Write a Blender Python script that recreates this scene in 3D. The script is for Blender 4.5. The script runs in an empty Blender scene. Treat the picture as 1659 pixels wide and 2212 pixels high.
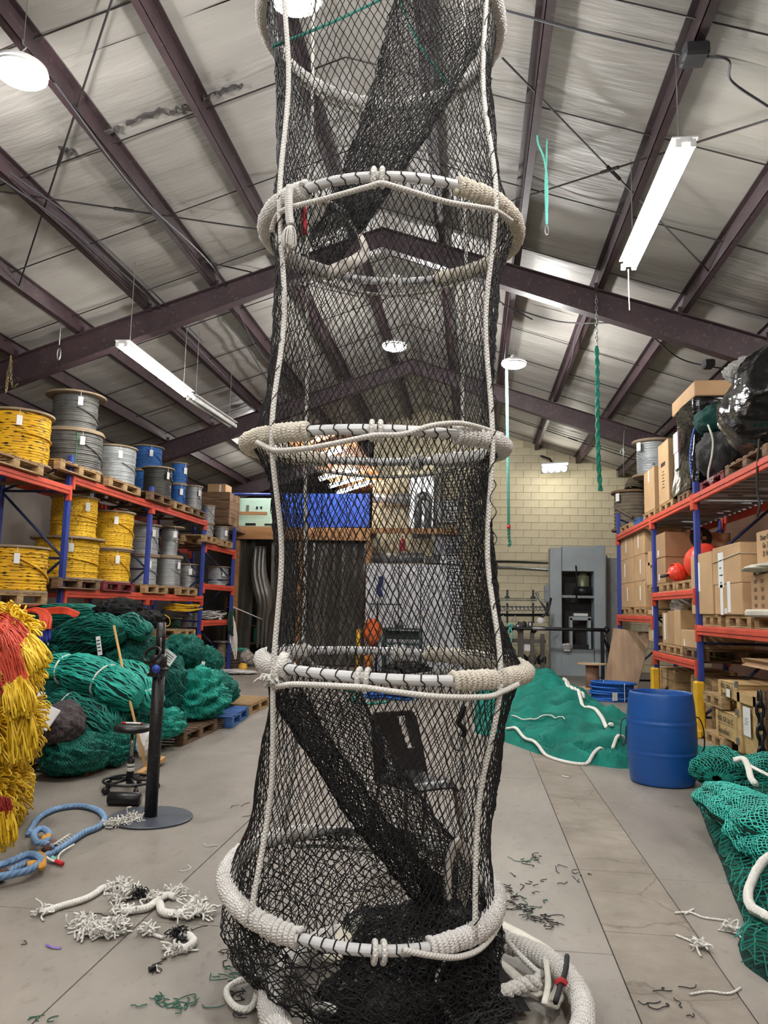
import bpy, math, random
import numpy as np
from mathutils import Vector, Matrix

random.seed(11)
rng = np.random.default_rng(11)
SC = bpy.context.scene
COL = SC.collection
PI = math.pi

# ------------------------------------------------------------------ camera
W, H, F = 1659.0, 2212.0, 1661.0
CAM_H = 1.55
_y = np.array([1020 - W / 2, -(1320 - H / 2), -F]); _y /= np.linalg.norm(_y)
_r = math.radians(0.5)
_u = np.array([math.sin(_r), math.cos(_r), 0.0])
_z = _u - _y * (_u @ _y); _z /= np.linalg.norm(_z)
_x = np.cross(_y, _z)
RM = np.array([_x, _y, _z])
ORG = np.array([0, 0, CAM_H])
cd = bpy.data.cameras.new('camera')
cam = bpy.data.objects.new('camera', cd); COL.objects.link(cam)
cd.sensor_fit = 'VERTICAL'; cd.sensor_height = 24.0; cd.sensor_width = 18.0
cd.lens = F / H * 24.0
cd.clip_start = 0.05; cd.clip_end = 200
m4 = Matrix([list(RM[0]) + [0], list(RM[1]) + [0], list(RM[2]) + [CAM_H], [0, 0, 0, 1]])
cam.matrix_world = m4
SC.camera = cam

# ------------------------------------------------------------------ world, exposure
wd = bpy.data.worlds.new('world'); SC.world = wd; wd.use_nodes = True
wd.node_tree.nodes['Background'].inputs[0].default_value = (0.55, 0.6, 0.7, 1)
wd.node_tree.nodes['Background'].inputs[1].default_value = 0.05
SC.view_settings.view_transform = 'Standard'
SC.view_settings.look = 'None'
SC.view_settings.gamma = 1
SC.view_settings.use_curve_mapping = False
SC.view_settings.exposure = 0.0
try:
    SC.cycles.use_denoising = True
    SC.cycles.max_bounces = 4
    SC.cycles.diffuse_bounces = 3
    SC.cycles.glossy_bounces = 2
    SC.cycles.transmission_bounces = 2
    SC.cycles.use_adaptive_sampling = True
    SC.cycles.adaptive_threshold = 0.2
    SC.cycles.transparent_max_bounces = 8
    SC.cycles.caustics_reflective = False
    SC.cycles.caustics_refractive = False
    SC.cycles.sample_clamp_indirect = 6
except Exception:
    pass
LAMP_W = 305.0      # watts of one round high bay lamp
TUBE_W = 95.0       # watts of one fluorescent fixture

# ------------------------------------------------------------------ where a line of sight meets a plane of the hall
def ray(px, py): return RM @ np.array([px - W / 2, -(py - H / 2), -F])
def PY(px, py, Y): v = ray(px, py); return ORG + v * (Y / v[1])
def PX(px, py, X): v = ray(px, py); return ORG + v * (X / v[0])
def PZ(px, py, z=0.0): v = ray(px, py); return ORG + v * ((z - CAM_H) / v[2])
def pix(p):
    c = RM.T @ (np.asarray(p, float) - ORG)
    return np.array([W / 2 + F * c[0] / -c[2], H / 2 - F * c[1] / -c[2]])
def A3(*a): return np.array(a, float)

# ------------------------------------------------------------------ mesh builder
class MB:
    def __init__(s): s.V = []; s.Fc = []; s.U = []; s.n = 0
    def add(s, v, faces, uv=None):
        v = np.asarray(v, float).reshape(-1, 3)
        if isinstance(faces, np.ndarray): faces = [faces]
        else:
            d = {}
            for q in faces: d.setdefault(len(q), []).append(q)
            faces = [np.array(a) for a in d.values()]
        for a in faces: s.Fc.append(a + s.n)
        s.V.append(v); s.U.append(np.zeros((len(v), 2)) if uv is None else np.asarray(uv, float))
        s.n += len(v); return s
    def box(s, c, sz, b=0.0, rz=0.0, R=None):
        c = np.asarray(c, float); hx, hy, hz = [q / 2 for q in sz]
        if b <= 0:
            v = np.array([[x, y, z] for x in (-hx, hx) for y in (-hy, hy) for z in (-hz, hz)])
            f = [(0, 1, 3, 2), (4, 6, 7, 5), (0, 4, 5, 1), (2, 3, 7, 6), (0, 2, 6, 4), (1, 5, 7, 3)]
        else:
            b = min(b, hx * .9, hy * .9, hz * .9); v = []; f = []; ix = {}
            for i, sx in enumerate((-1, 1)):
                for j, sy in enumerate((-1, 1)):
                    for k, sz_ in enumerate((-1, 1)):
                        for a in range(3):
                            q = [sx * (hx - b), sy * (hy - b), sz_ * (hz - b)]; q[a] = (sx * hx, sy * hy, sz_ * hz)[a]
                            ix[i, j, k, a] = len(v); v.append(q)
                        t = (ix[i, j, k, 0], ix[i, j, k, 1], ix[i, j, k, 2])
                        f.append(t if sx * sy * sz_ > 0 else t[::-1])
            for a in range(3):
                o = [(1, 2), (2, 0), (0, 1)][a]
                for sd in (0, 1):
                    q = []
                    for p1, p2 in ((0, 0), (1, 0), (1, 1), (0, 1)):
                        key = [0, 0, 0]; key[a] = sd; key[o[0]] = p1; key[o[1]] = p2; q.append(ix[key[0], key[1], key[2], a])
                    f.append(tuple(q) if sd else tuple(q[::-1]))
            for a in range(3):
                o1, o2 = [(1, 2), (2, 0), (0, 1)][a]
                for s1 in (0, 1):
                    for s2 in (0, 1):
                        k0 = [0, 0, 0]; k0[o1] = s1; k0[o2] = s2; k1 = list(k0); k1[a] = 1
                        q = (ix[k0[0], k0[1], k0[2], o1], ix[k1[0], k1[1], k1[2], o1], ix[k1[0], k1[1], k1[2], o2], ix[k0[0], k0[1], k0[2], o2])
                        f.append(q if s1 == s2 else q[::-1])
            v = np.array(v)
            f = [tuple(q)[::-1] if len(q) == 4 and False else q for q in f]
        if rz:
            cs, sn = math.cos(rz), math.sin(rz); v = v @ np.array([[cs, sn, 0], [-sn, cs, 0], [0, 0, 1]])
        if R is not None: v = v @ np.asarray(R).T
        return s.add(v + c, f)
    def tube(s, path, r, n=6, closed=False, cap=True, flat=1.0):
        p = np.asarray(path, float); N = len(p)
        if N < 2: return s
        if closed: t = np.roll(p, -1, 0) - np.roll(p, 1, 0)
        else: t = np.gradient(p, axis=0)
        t /= np.maximum(np.linalg.norm(t, axis=1, keepdims=True), 1e-9)
        ref = np.array([0, 0, 1.0]) if abs(t[0][2]) < .9 else np.array([1.0, 0, 0])
        u = np.cross(t[0], ref); u /= np.linalg.norm(u); us = [u]
        for i in range(1, N):
            u = us[-1] - t[i] * (us[-1] @ t[i]); l = np.linalg.norm(u)
            us.append(u / l if l > 1e-6 else us[-1])
        us = np.array(us); ws = np.cross(t, us)
        if closed:
            pass
        a = np.linspace(0, 2 * PI, n + 1)
        r = np.broadcast_to(np.asarray(r, float), (N,))
        V = p[:, None, :] + r[:, None, None] * (np.cos(a)[None, :, None] * us[:, None, :] + flat * np.sin(a)[None, :, None] * ws[:, None, :])
        L = np.concatenate([[0], np.cumsum(np.linalg.norm(np.diff(p, axis=0), axis=1))])
        uv = np.stack(np.broadcast_arrays(L[:, None], np.linspace(0, 1, n + 1)[None, :]), -1)
        m = n + 1; i = np.arange(N - 1)[:, None]; j = np.arange(n)[None, :]
        q = np.stack([i * m + j, i * m + j + 1, (i + 1) * m + j + 1, (i + 1) * m + j], -1).reshape(-1, 4)
        fs = [q]
        if closed:
            j = np.arange(n); b = (N - 1) * m; fs.append(np.stack([b + j, b + j + 1, j + 1, j], -1))
        elif cap:
            fs += [np.arange(n)[::-1][None, :], ((N - 1) * m + np.arange(n))[None, :]]
        V = V.reshape(-1, 3); s.V.append(V); s.U.append(uv.reshape(-1, 2))
        for f in fs: s.Fc.append(f + s.n)
        s.n += len(V); return s
    def lathe(s, prof, n=24, c=(0, 0, 0), R=None, cap=True):
        prof = np.asarray(prof, float); a = np.linspace(0, 2 * PI, n + 1); k = len(prof); m = n + 1
        V = np.stack([prof[:, 0][:, None] * np.cos(a), prof[:, 0][:, None] * np.sin(a), np.broadcast_to(prof[:, 1][:, None], (k, m))], -1)
        uv = np.stack(np.broadcast_arrays((a / (2 * PI))[None, :], prof[:, 1][:, None]), -1).reshape(-1, 2)
        i = np.arange(k - 1)[:, None]; j = np.arange(n)[None, :]
        q = np.stack([i * m + j, i * m + j + 1, (i + 1) * m + j + 1, (i + 1) * m + j], -1).reshape(-1, 4)
        fs = [q]
        if cap:
            if prof[0, 0] > 1e-6: fs.append(np.arange(n)[::-1][None, :])
            if prof[-1, 0] > 1e-6: fs.append(((k - 1) * m + np.arange(n))[None, :])
        V = V.reshape(-1, 3)
        if R is not None: V = V @ np.asarray(R).T
        V = V + np.asarray(c, float); s.V.append(V); s.U.append(uv)
        for f in fs: s.Fc.append(f + s.n)
        s.n += len(V); return s
    def grid(s, G, cu=False, cv=False):
        a, b = G.shape[:2]
        i = np.arange(a if cu else a - 1)[:, None]; j = np.arange(b if cv else b - 1)[None, :]
        i2 = (i + 1) % a; j2 = (j + 1) % b
        q = np.stack(np.broadcast_arrays(i * b + j, i2 * b + j, i2 * b + j2, i * b + j2), -1).reshape(-1, 4)
        uv = np.stack(np.meshgrid(np.linspace(0, 1, a), np.linspace(0, 1, b), indexing='ij'), -1).reshape(-1, 2)
        s.V.append(G.reshape(-1, 3)); s.U.append(uv); s.Fc.append(q + s.n); s.n += a * b; return s
    def prisms(s, A, B, r):
        """three sided twine segments from A to B (arrays)"""
        A = np.asarray(A, float); B = np.asarray(B, float); d = B - A
        l = np.linalg.norm(d, axis=1, keepdims=True); d = d / np.maximum(l, 1e-9)
        ref = np.where(np.abs(d[:, 2:3]) < .8, np.array([[0, 0, 1.0]]), np.array([[1.0, 0, 0]]))
        u = np.cross(d, ref); u /= np.maximum(np.linalg.norm(u, axis=1, keepdims=True), 1e-9); w = np.cross(d, u)
        r = np.broadcast_to(np.asarray(r, float), (len(A),))[:, None]
        ring = [r * (math.cos(t) * u + math.sin(t) * w) for t in (0, 2 * PI / 3, 4 * PI / 3)]
        V = np.stack([A + q for q in ring] + [B + q for q in ring], 1).reshape(-1, 3)
        o = (np.arange(len(A)) * 6)[:, None, None]
        q = (o + np.array([[0, 1, 4, 3], [1, 2, 5, 4], [2, 0, 3, 5]])[None]).reshape(-1, 4)
        s.V.append(V); s.U.append(np.zeros((len(V), 2))); s.Fc.append(q + s.n); s.n += len(V); return s
    def net(s, P, r, closed=True, jit=0.0):
        """diamond netting through knot rows P[row, col] (odd rows shifted half a mesh)"""
        P = np.array(P, float)
        if jit: P = P + rng.normal(0, jit, P.shape)
        n, m = P.shape[:2]; A = []; B = []
        for j in range(n - 1):
            if closed:
                other = np.roll(P[j + 1], 1 if j % 2 == 0 else -1, 0)
                A += [P[j], P[j]]; B += [P[j + 1], other]
            else:
                A.append(P[j]); B.append(P[j + 1])
                if j % 2 == 0: A.append(P[j][1:]); B.append(P[j + 1][:-1])
                else: A.append(P[j][:-1]); B.append(P[j + 1][1:])
        return s.prisms(np.concatenate(A), np.concatenate(B), r)
    def mesh(s, name, smooth=False, off=None):
        V = np.concatenate(s.V)
        if off is not None: V = V - np.asarray(off, float)
        U = np.concatenate(s.U)
        me = bpy.data.meshes.new(name)
        lv = np.concatenate([f.ravel() for f in s.Fc]).astype(np.int32)
        lt = np.concatenate([np.full(len(f), f.shape[1]) for f in s.Fc])
        ls = np.concatenate([[0], np.cumsum(lt)[:-1]]).astype(np.int32)
        me.vertices.add(len(V)); me.vertices.foreach_set('co', V.astype(np.float32).ravel())
        me.loops.add(len(lv)); me.loops.foreach_set('vertex_index', lv)
        me.polygons.add(len(ls)); me.polygons.foreach_set('loop_start', ls)
        uvl = me.uv_layers.new(name='UVMap')
        uvl.data.foreach_set('uv', U[lv].astype(np.float32).ravel())
        me.update(calc_edges=True)
        me.polygons.foreach_set('use_smooth', np.full(len(ls), smooth))
        return me
    def build(s, name, m, parent=None, smooth=False, w=False):
        """one mesh object; a child takes its parent's local space unless w (world coordinates)"""
        off = None
        if parent is None:
            V = np.concatenate(s.V); off = A3((V[:, 0].min() + V[:, 0].max()) / 2, (V[:, 1].min() + V[:, 1].max()) / 2, V[:, 2].min())
        elif w:
            off = np.zeros(3); q = parent
            while q is not None: off += np.array(q.location); q = q.parent
        o = bpy.data.objects.new(name, s.mesh(name, smooth, off)); COL.objects.link(o)
        o.data.materials.append(m)
        if parent is not None: o.parent = parent
        else: o.location = off
        return o

def tag(o, label, cat=None, group=None, kind=None):
    o['label'] = label
    if cat: o['category'] = cat
    if group: o['group'] = group
    if kind: o['kind'] = kind
    return o
def thing(name, label, cat, loc=(0, 0, 0), rz=0.0, group=None):
    o = bpy.data.objects.new(name, None); COL.objects.link(o)
    o.empty_display_size = .1; o.location = tuple(float(q) for q in loc); o.rotation_euler = (0, 0, rz)
    tag(o, label, cat, group); return o
def setting(o): o['kind'] = 'structure'; return o
KIDS = {}
def copy_tree(o, parent=None):
    c = o.copy(); COL.objects.link(c); c.parent = parent
    for ch in o.children: copy_tree(ch, c)
    return c
def smoothpath(pts, n=8):
    p = np.asarray(pts, float); N = len(p)
    if N < 3: return np.array([p[0] + (p[-1] - p[0]) * t for t in np.linspace(0, 1, n + 1)])
    e = np.vstack([2 * p[0] - p[1], p, 2 * p[-1] - p[-2]]); out = []
    for i in range(1, N):
        a, b, c, d = e[i - 1], e[i], e[i + 1], e[i + 2]
        for t in np.linspace(0, 1, n, endpoint=False):
            out.append(.5 * (2 * b + (c - a) * t + (2 * a - 5 * b + 4 * c - d) * t * t + (3 * b - a - 3 * c + d) * t ** 3))
    out.append(p[-1]); return np.array(out)
def helix(path, R, pitch, k=10, ph=0.0):
    """a line wound round a path"""
    p = np.asarray(path, float); seg = np.linalg.norm(np.diff(p, axis=0), axis=1); L = np.concatenate([[0], np.cumsum(seg)])
    N = max(4, int(L[-1] / pitch * k)); t = np.linspace(0, L[-1], N)
    q = np.stack([np.interp(t, L, p[:, i]) for i in range(3)], 1)
    d = np.gradient(q, axis=0); d /= np.linalg.norm(d, axis=1, keepdims=True)
    ref = np.array([0, 0, 1.0]) if abs(d[:, 2]).mean() < .8 else np.array([1.0, 0, 0])
    u = np.cross(d, ref); u /= np.linalg.norm(u, axis=1, keepdims=True); w = np.cross(d, u)
    a = (2 * PI * t / pitch + ph)[:, None]
    return q + R * (np.cos(a) * u + np.sin(a) * w)
def rotx(a): c, s = math.cos(a), math.sin(a); return np.array([[1, 0, 0], [0, c, -s], [0, s, c]])
def roty(a): c, s = math.cos(a), math.sin(a); return np.array([[c, 0, s], [0, 1, 0], [-s, 0, c]])
def rotz(a): c, s = math.cos(a), math.sin(a); return np.array([[c, -s, 0], [s, c, 0], [0, 0, 1]])
def vnoise(P, seed=0, k=5):
    """cheap smooth noise of points, about -1..1"""
    r = np.random.default_rng(seed); P = np.asarray(P, float); o = 0
    for i in range(k):
        d = r.normal(0, 1, 3); o = o + np.sin(P @ d * (1 + .7 * i) + r.uniform(0, 6.3)) / (1 + .5 * i)
    return o / 2.2

# ------------------------------------------------------------------ materials
MATS = {}
def lin(*c):
    if len(c) == 1: c = c[0]
    return tuple(((q / 255) / 12.92 if q / 255 < .04045 else ((q / 255 + .055) / 1.055) ** 2.4) for q in c)
def _new(name):
    m = bpy.data.materials.new(name); m.use_nodes = True; nt = m.node_tree
    return m, nt, nt.nodes['Principled BSDF'], (lambda t: nt.nodes.new('ShaderNode' + t)), nt.links.new
def mat(name, c, rough=.6, metal=0.0, var=.16, sc=5.0, bump=0.0, bs=40.0, c2=None, st=(1, 1, 1), spec=.5, wear=0.0, coat=0.0, trans=0.0, alpha=1.0, lo=.35, hi=.65):
    if name in MATS: return MATS[name]
    m, nt, b, N, Lk = _new(name); MATS[name] = m
    c = np.array(lin(c)); d = np.array(lin(c2)) if c2 is not None else c * (1 + var)
    a = c if c2 is not None else c * (1 - var)
    tc = N('TexCoord'); mp = N('Mapping'); mp.inputs['Scale'].default_value = st
    Lk(tc.outputs['Object'], mp.inputs['Vector'])
    nz = N('TexNoise'); nz.inputs['Scale'].default_value = sc; nz.inputs['Detail'].default_value = 5
    Lk(mp.outputs[0], nz.inputs['Vector'])
    rp = N('ValToRGB'); rp.color_ramp.elements[0].position = lo; rp.color_ramp.elements[1].position = hi
    rp.color_ramp.elements[0].color = (*a, 1); rp.color_ramp.elements[1].color = (*np.minimum(d, 1), 1)
    Lk(nz.outputs[0], rp.inputs[0]); out = rp.outputs[0]
    if wear:
        n2 = N('TexNoise'); n2.inputs['Scale'].default_value = sc * 6; n2.inputs['Detail'].default_value = 8
        Lk(tc.outputs['Object'], n2.inputs['Vector'])
        r2 = N('ValToRGB'); r2.color_ramp.elements[0].position = .60; r2.color_ramp.elements[1].position = .68
        Lk(n2.outputs[0], r2.inputs[0]); mx = N('MixRGB'); mx.inputs[2].default_value = (*lin((120, 112, 104)), 1)
        ml = N('Math'); ml.operation = 'MULTIPLY'; ml.inputs[1].default_value = wear; Lk(r2.outputs[0], ml.inputs[0]); Lk(ml.outputs[0], mx.inputs[0])
        Lk(out, mx.inputs[1]); out = mx.outputs[0]
    Lk(out, b.inputs['Base Color'])
    b.inputs['Roughness'].default_value = rough; b.inputs['Metallic'].default_value = metal
    b.inputs['Specular IOR Level'].default_value = spec
    b.inputs['Coat Weight'].default_value = coat
    b.inputs['Transmission Weight'].default_value = trans; b.inputs['Alpha'].default_value = alpha
    if bump:
        n3 = N('TexNoise'); n3.inputs['Scale'].default_value = bs; n3.inputs['Detail'].default_value = 4
        Lk(mp.outputs[0], n3.inputs['Vector']); bp = N('Bump'); bp.inputs['Strength'].default_value = bump; bp.inputs['Distance'].default_value = .02
        Lk(n3.outputs[0], bp.inputs['Height']); Lk(bp.outputs[0], b.inputs['Normal'])
    return m
def glow(name, c, strength):
    if name in MATS: return MATS[name]
    m, nt, b, N, Lk = _new(name); MATS[name] = m
    b.inputs['Base Color'].default_value = (*lin(c), 1); b.inputs['Emission Color'].default_value = (*lin(c), 1)
    b.inputs['Emission Strength'].default_value = strength
    try: m.cycles.emission_sampling = 'NONE'      # the lamps' own light objects do the lighting
    except Exception: pass
    return m
def ropemat(name, c, c2=None, per_m=60.0, turns=3, braid=False, rough=.75, bump=.6, dash=None):
    """rope lay drawn along the UV of a tube: u runs in metres, v once round"""
    if name in MATS: return MATS[name]
    m, nt, b, N, Lk = _new(name); MATS[name] = m
    c = np.array(lin(c)); c2 = np.array(lin(c2)) if c2 is not None else c * .62
    tc = N('TexCoord'); hs = []
    for sg in ((1, -1) if braid else (1,)):
        mp = N('Mapping'); mp.inputs['Scale'].default_value = (.6283 * per_m, .6283 * turns * sg, 0)
        Lk(tc.outputs['UV'], mp.inputs['Vector']); wv = N('TexWave'); wv.bands_direction = 'DIAGONAL'; wv.inputs['Scale'].default_value = 1
        Lk(mp.outputs[0], wv.inputs['Vector']); hs.append(wv.outputs['Fac'])
    hgt = hs[0]
    if braid:
        mx = N('Math'); mx.operation = 'MAXIMUM'; Lk(hs[0], mx.inputs[0]); Lk(hs[1], mx.inputs[1]); hgt = mx.outputs[0]
    nz = N('TexNoise'); nz.inputs['Scale'].default_value = 5; nz.inputs['Detail'].default_value = 5; Lk(tc.outputs['Object'], nz.inputs['Vector'])
    rp = N('ValToRGB'); rp.color_ramp.elements[0].color = (*c2, 1); rp.color_ramp.elements[1].color = (*c, 1); rp.color_ramp.elements[1].position = .55
    ad = N('Math'); ad.operation = 'MULTIPLY_ADD'; ad.inputs[1].default_value = .55
    Lk(hgt, ad.inputs[0])
    n2 = N('Math'); n2.operation = 'MULTIPLY'; n2.inputs[1].default_value = .7; Lk(nz.outputs[0], n2.inputs[0]); Lk(n2.outputs[0], ad.inputs[2])
    Lk(ad.outputs[0], rp.inputs[0]); out = rp.outputs[0]
    if dash is not None:
        mp = N('Mapping'); mp.inputs['Scale'].default_value = dash[1]; Lk(tc.outputs['UV'], mp.inputs['Vector'])
        n4 = N('TexNoise'); n4.inputs['Scale'].default_value = 1; n4.inputs['Detail'].default_value = 0; Lk(mp.outputs[0], n4.inputs['Vector'])
        r4 = N('ValToRGB'); r4.color_ramp.elements[0].position = dash[2]; r4.color_ramp.elements[1].position = dash[2] + .03; Lk(n4.outputs[0], r4.inputs[0])
        mx = N('MixRGB'); mx.inputs[2].default_value = (*lin(dash[0]), 1); Lk(r4.outputs[0], mx.inputs[0]); Lk(out, mx.inputs[1]); out = mx.outputs[0]
    Lk(out, b.inputs['Base Color']); b.inputs['Roughness'].default_value = rough; b.inputs['Specular IOR Level'].default_value = .3
    bp = N('Bump'); bp.inputs['Strength'].default_value = bump; bp.inputs['Distance'].default_value = .006
    Lk(hgt, bp.inputs['Height']); Lk(bp.outputs[0], b.inputs['Normal']); return m
def netmat(name, c, c2, sc=55.0, rough=.8, bump=.5, mesh=.5):
    """folded netting too fine to build: knots and twine as fine relief"""
    if name in MATS: return MATS[name]
    m, nt, b, N, Lk = _new(name); MATS[name] = m
    tc = N('TexCoord'); nz = N('TexNoise'); nz.inputs['Scale'].default_value = 4; nz.inputs['Detail'].default_value = 6
    Lk(tc.outputs['Object'], nz.inputs['Vector'])
    vo = N('TexVoronoi'); vo.feature = 'DISTANCE_TO_EDGE'; vo.inputs['Scale'].default_value = sc; vo.inputs['Randomness'].default_value = .45
    mp = N('Mapping'); mp.inputs['Scale'].default_value = (1, 1, .6); mp.inputs['Rotation'].default_value = (.3, .2, .7); Lk(tc.outputs['Object'], mp.inputs['Vector']); Lk(mp.outputs[0], vo.inputs['Vector'])
    r1 = N('ValToRGB'); r1.color_ramp.elements[0].position = .0; r1.color_ramp.elements[1].position = .22; Lk(vo.outputs['Distance'], r1.inputs[0])
    mx = N('MixRGB'); mx.inputs[1].default_value = (*lin(c), 1); mx.inputs[2].default_value = (*lin(c2), 1)
    ml = N('Math'); ml.operation = 'MULTIPLY'; ml.inputs[1].default_value = mesh; Lk(r1.outputs[0], ml.inputs[0]); Lk(ml.outputs[0], mx.inputs[0])
    m2 = N('MixRGB'); m2.blend_type = 'MULTIPLY'; m2.inputs[0].default_value = .7; Lk(mx.outputs[0], m2.inputs[1])
    r2 = N('ValToRGB'); r2.color_ramp.elements[0].position = .35; r2.color_ramp.elements[1].position = .62; r2.color_ramp.elements[0].color = (.45, .45, .45, 1); r2.color_ramp.elements[1].color = (1.0, 1.0, 1.0, 1)
    Lk(nz.outputs[0], r2.inputs[0]); Lk(r2.outputs[0], m2.inputs[2]); Lk(m2.outputs[0], b.inputs['Base Color'])
    b.inputs['Roughness'].default_value = rough; b.inputs['Specular IOR Level'].default_value = .3
    iv = N('Math'); iv.operation = 'SUBTRACT'; iv.inputs[0].default_value = 1; Lk(r1.outputs[0], iv.inputs[1])
    bp = N('Bump'); bp.inputs['Strength'].default_value = bump; bp.inputs['Distance'].default_value = .012; Lk(iv.outputs[0], bp.inputs['Height']); Lk(bp.outputs[0], b.inputs['Normal'])
    return m

STEEL_RED = mat('oxide_red_steel', (58, 42, 46), .55, .0, .2, 3, wear=.25)
WHITE_ROPE = ropemat('white_braided_rope', (240, 237, 230), (204, 197, 184), 70, 3, True)
WRAP_ROPE = ropemat('white_wrapped_rope', (240, 237, 232), (200, 192, 180), 110, 2, True)
WRAP_TAN = ropemat('tan_stained_rope', (236, 228, 212), (186, 158, 118), 110, 2, True)
PIPE = mat('pale_plastic_pipe', (222, 222, 222), .35, 0, .1, 6)
BLACK_TWINE = mat('black_twine', (17, 17, 19), .7, 0, .4, 20)
GREEN_TWINE = ropemat('green_twisted_rope', (60, 150, 132), (20, 84, 70), 40, 3)
WOOD = mat('raw_pine', (186, 156, 112), .75, 0, .25, 3, .25, 30, c2=(146, 116, 80), st=(1, 1, 6))
WOOD_DK = mat('weathered_pine', (128, 100, 72), .8, 0, .25, 3, .3, 30, c2=(92, 70, 52), st=(1, 1, 6))
CARD = mat('brown_cardboard', (190, 156, 116), .8, 0, .07, 2, .06, 60)
CARD_DK = mat('darker_cardboard', (170, 136, 100), .8, 0, .08, 2, .06, 60)
PAPER = mat('white_paper', (232, 232, 230), .7, 0, .04, 6)
INK = mat('dark_ink', (40, 36, 34), .8)
TAPE = mat('clear_brown_tape', (176, 148, 106), .25, 0, .1, 9)
GALV = mat('galvanised_steel', (150, 152, 152), .4, .8, .15, 8)
BLACK_STEEL = mat('black_painted_steel', (28, 29, 33), .4, .2, .3, 8, wear=.35)
BLACK_PLASTIC = mat('black_plastic', (22, 22, 24), .38, 0, .2, 10)
RACK_ORANGE = mat('rack_orange_paint', (206, 78, 56), .5, 0, .12, 4, wear=.18)
RACK_BLUE = mat('rack_blue_paint', (38, 58, 140), .5, 0, .15, 4, wear=.15)
# ================================================================== SETTING
RX, RZ, SL = -1.37, 7.0, 0.335          # ridge line and roof slope
XL, XR, YB, YF = -9.2, 6.4, -6.0, 31.0  # inside faces of the hall
def roof(x): return RZ - SL * abs(x - RX)
def RP(px, py, off, left=True):
    """where a sight line meets the left or right roof slope, off metres above the rafter centre"""
    v = ray(px, py); s = 1 if left else -1
    # z = RZ + off - SL*s*(RX-x)
    k = (RZ + off - SL * s * RX - CAM_H) / (v[2] - SL * s * v[0]); return ORG + v * k

def floor_mats():
    m, nt, b, N, Lk = _new('painted_grey_concrete')
    tc = N('TexCoord'); n1 = N('TexNoise'); n1.inputs['Scale'].default_value = 1.3; n1.inputs['Detail'].default_value = 8; n1.inputs['Roughness'].default_value = .62
    mp = N('Mapping'); mp.inputs['Scale'].default_value = (1, .55, 1); Lk(tc.outputs['Object'], mp.inputs['Vector']); Lk(mp.outputs[0], n1.inputs['Vector'])
    rp = N('ValToRGB'); e = rp.color_ramp.elements; e[0].position = .3; e[0].color = (*lin((114, 108, 100)), 1); e[1].position = .68; e[1].color = (*lin((148, 141, 132)), 1)
    Lk(n1.outputs[0], rp.inputs[0])
    n2 = N('TexNoise'); n2.inputs['Scale'].default_value = 26; n2.inputs['Detail'].default_value = 8; Lk(mp.outputs[0], n2.inputs['Vector'])
    r2 = N('ValToRGB'); e = r2.color_ramp.elements; e[0].position = .28; e[0].color = (.62, .6, .58, 1); e[1].position = .42; e[1].color = (1, 1, 1, 1); Lk(n2.outputs[0], r2.inputs[0])
    mx = N('MixRGB'); mx.blend_type = 'MULTIPLY'; mx.inputs[0].default_value = .6; Lk(rp.outputs[0], mx.inputs[1]); Lk(r2.outputs[0], mx.inputs[2])
    n5 = N('TexNoise'); n5.inputs['Scale'].default_value = 7; n5.inputs['Detail'].default_value = 12; n5.inputs['Roughness'].default_value = .8; Lk(tc.outputs['Object'], n5.inputs['Vector'])
    r5 = N('ValToRGB'); e = r5.color_ramp.elements; e[0].position = .66; e[0].color = (0, 0, 0, 1); e[1].position = .74; e[1].color = (1, 1, 1, 1); Lk(n5.outputs[0], r5.inputs[0])
    m5 = N('MixRGB'); m5.inputs[2].default_value = (*lin((168, 163, 155)), 1); Lk(r5.outputs[0], m5.inputs[0]); Lk(mx.outputs[0], m5.inputs[1])
    Lk(m5.outputs[0], b.inputs['Base Color']); b.inputs['Roughness'].default_value = .5
    bp = N('Bump'); bp.inputs['Strength'].default_value = .12; bp.inputs['Distance'].default_value = .01; Lk(n2.outputs[0], bp.inputs['Height']); Lk(bp.outputs[0], b.inputs['Normal'])
    m2, nt, b, N, Lk = _new('bare_stained_concrete')
    tc = N('TexCoord'); n1 = N('TexNoise'); n1.inputs['Scale'].default_value = 2.6; n1.inputs['Detail'].default_value = 10; n1.inputs['Roughness'].default_value = .7
    Lk(tc.outputs['Object'], n1.inputs['Vector'])
    rp = N('ValToRGB'); e = rp.color_ramp.elements; e[0].position = .3; e[0].color = (*lin((112, 103, 92)), 1); e[1].position = .7; e[1].color = (*lin((152, 144, 132)), 1); Lk(n1.outputs[0], rp.inputs[0])
    vo = N('TexVoronoi'); vo.feature = 'DISTANCE_TO_EDGE'; vo.inputs['Scale'].default_value = 1.7
    n4 = N('TexNoise'); n4.inputs['Scale'].default_value = 4; n4.inputs['Detail'].default_value = 6; Lk(tc.outputs['Object'], n4.inputs['Vector'])
    mxv = N('MixRGB'); mxv.inputs[0].default_value = .18; Lk(tc.outputs['Object'], mxv.inputs[1]); Lk(n4.outputs['Color'], mxv.inputs[2]); Lk(mxv.outputs[0], vo.inputs['Vector'])
    r3 = N('ValToRGB'); e = r3.color_ramp.elements; e[0].position = 0; e[0].color = (.45, .4, .36, 1); e[1].position = .012; e[1].color = (1, 1, 1, 1); Lk(vo.outputs['Distance'], r3.inputs[0])
    mx = N('MixRGB'); mx.blend_type = 'MULTIPLY'; mx.inputs[0].default_value = .7; Lk(rp.outputs[0], mx.inputs[1]); Lk(r3.outputs[0], mx.inputs[2])
    Lk(mx.outputs[0], b.inputs['Base Color']); b.inputs['Roughness'].default_value = .7
    bp = N('Bump'); bp.inputs['Strength'].default_value = .3; bp.inputs['Distance'].default_value = .01; Lk(n1.outputs[0], bp.inputs['Height']); Lk(bp.outputs[0], b.inputs['Normal'])
    return m, m2
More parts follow.
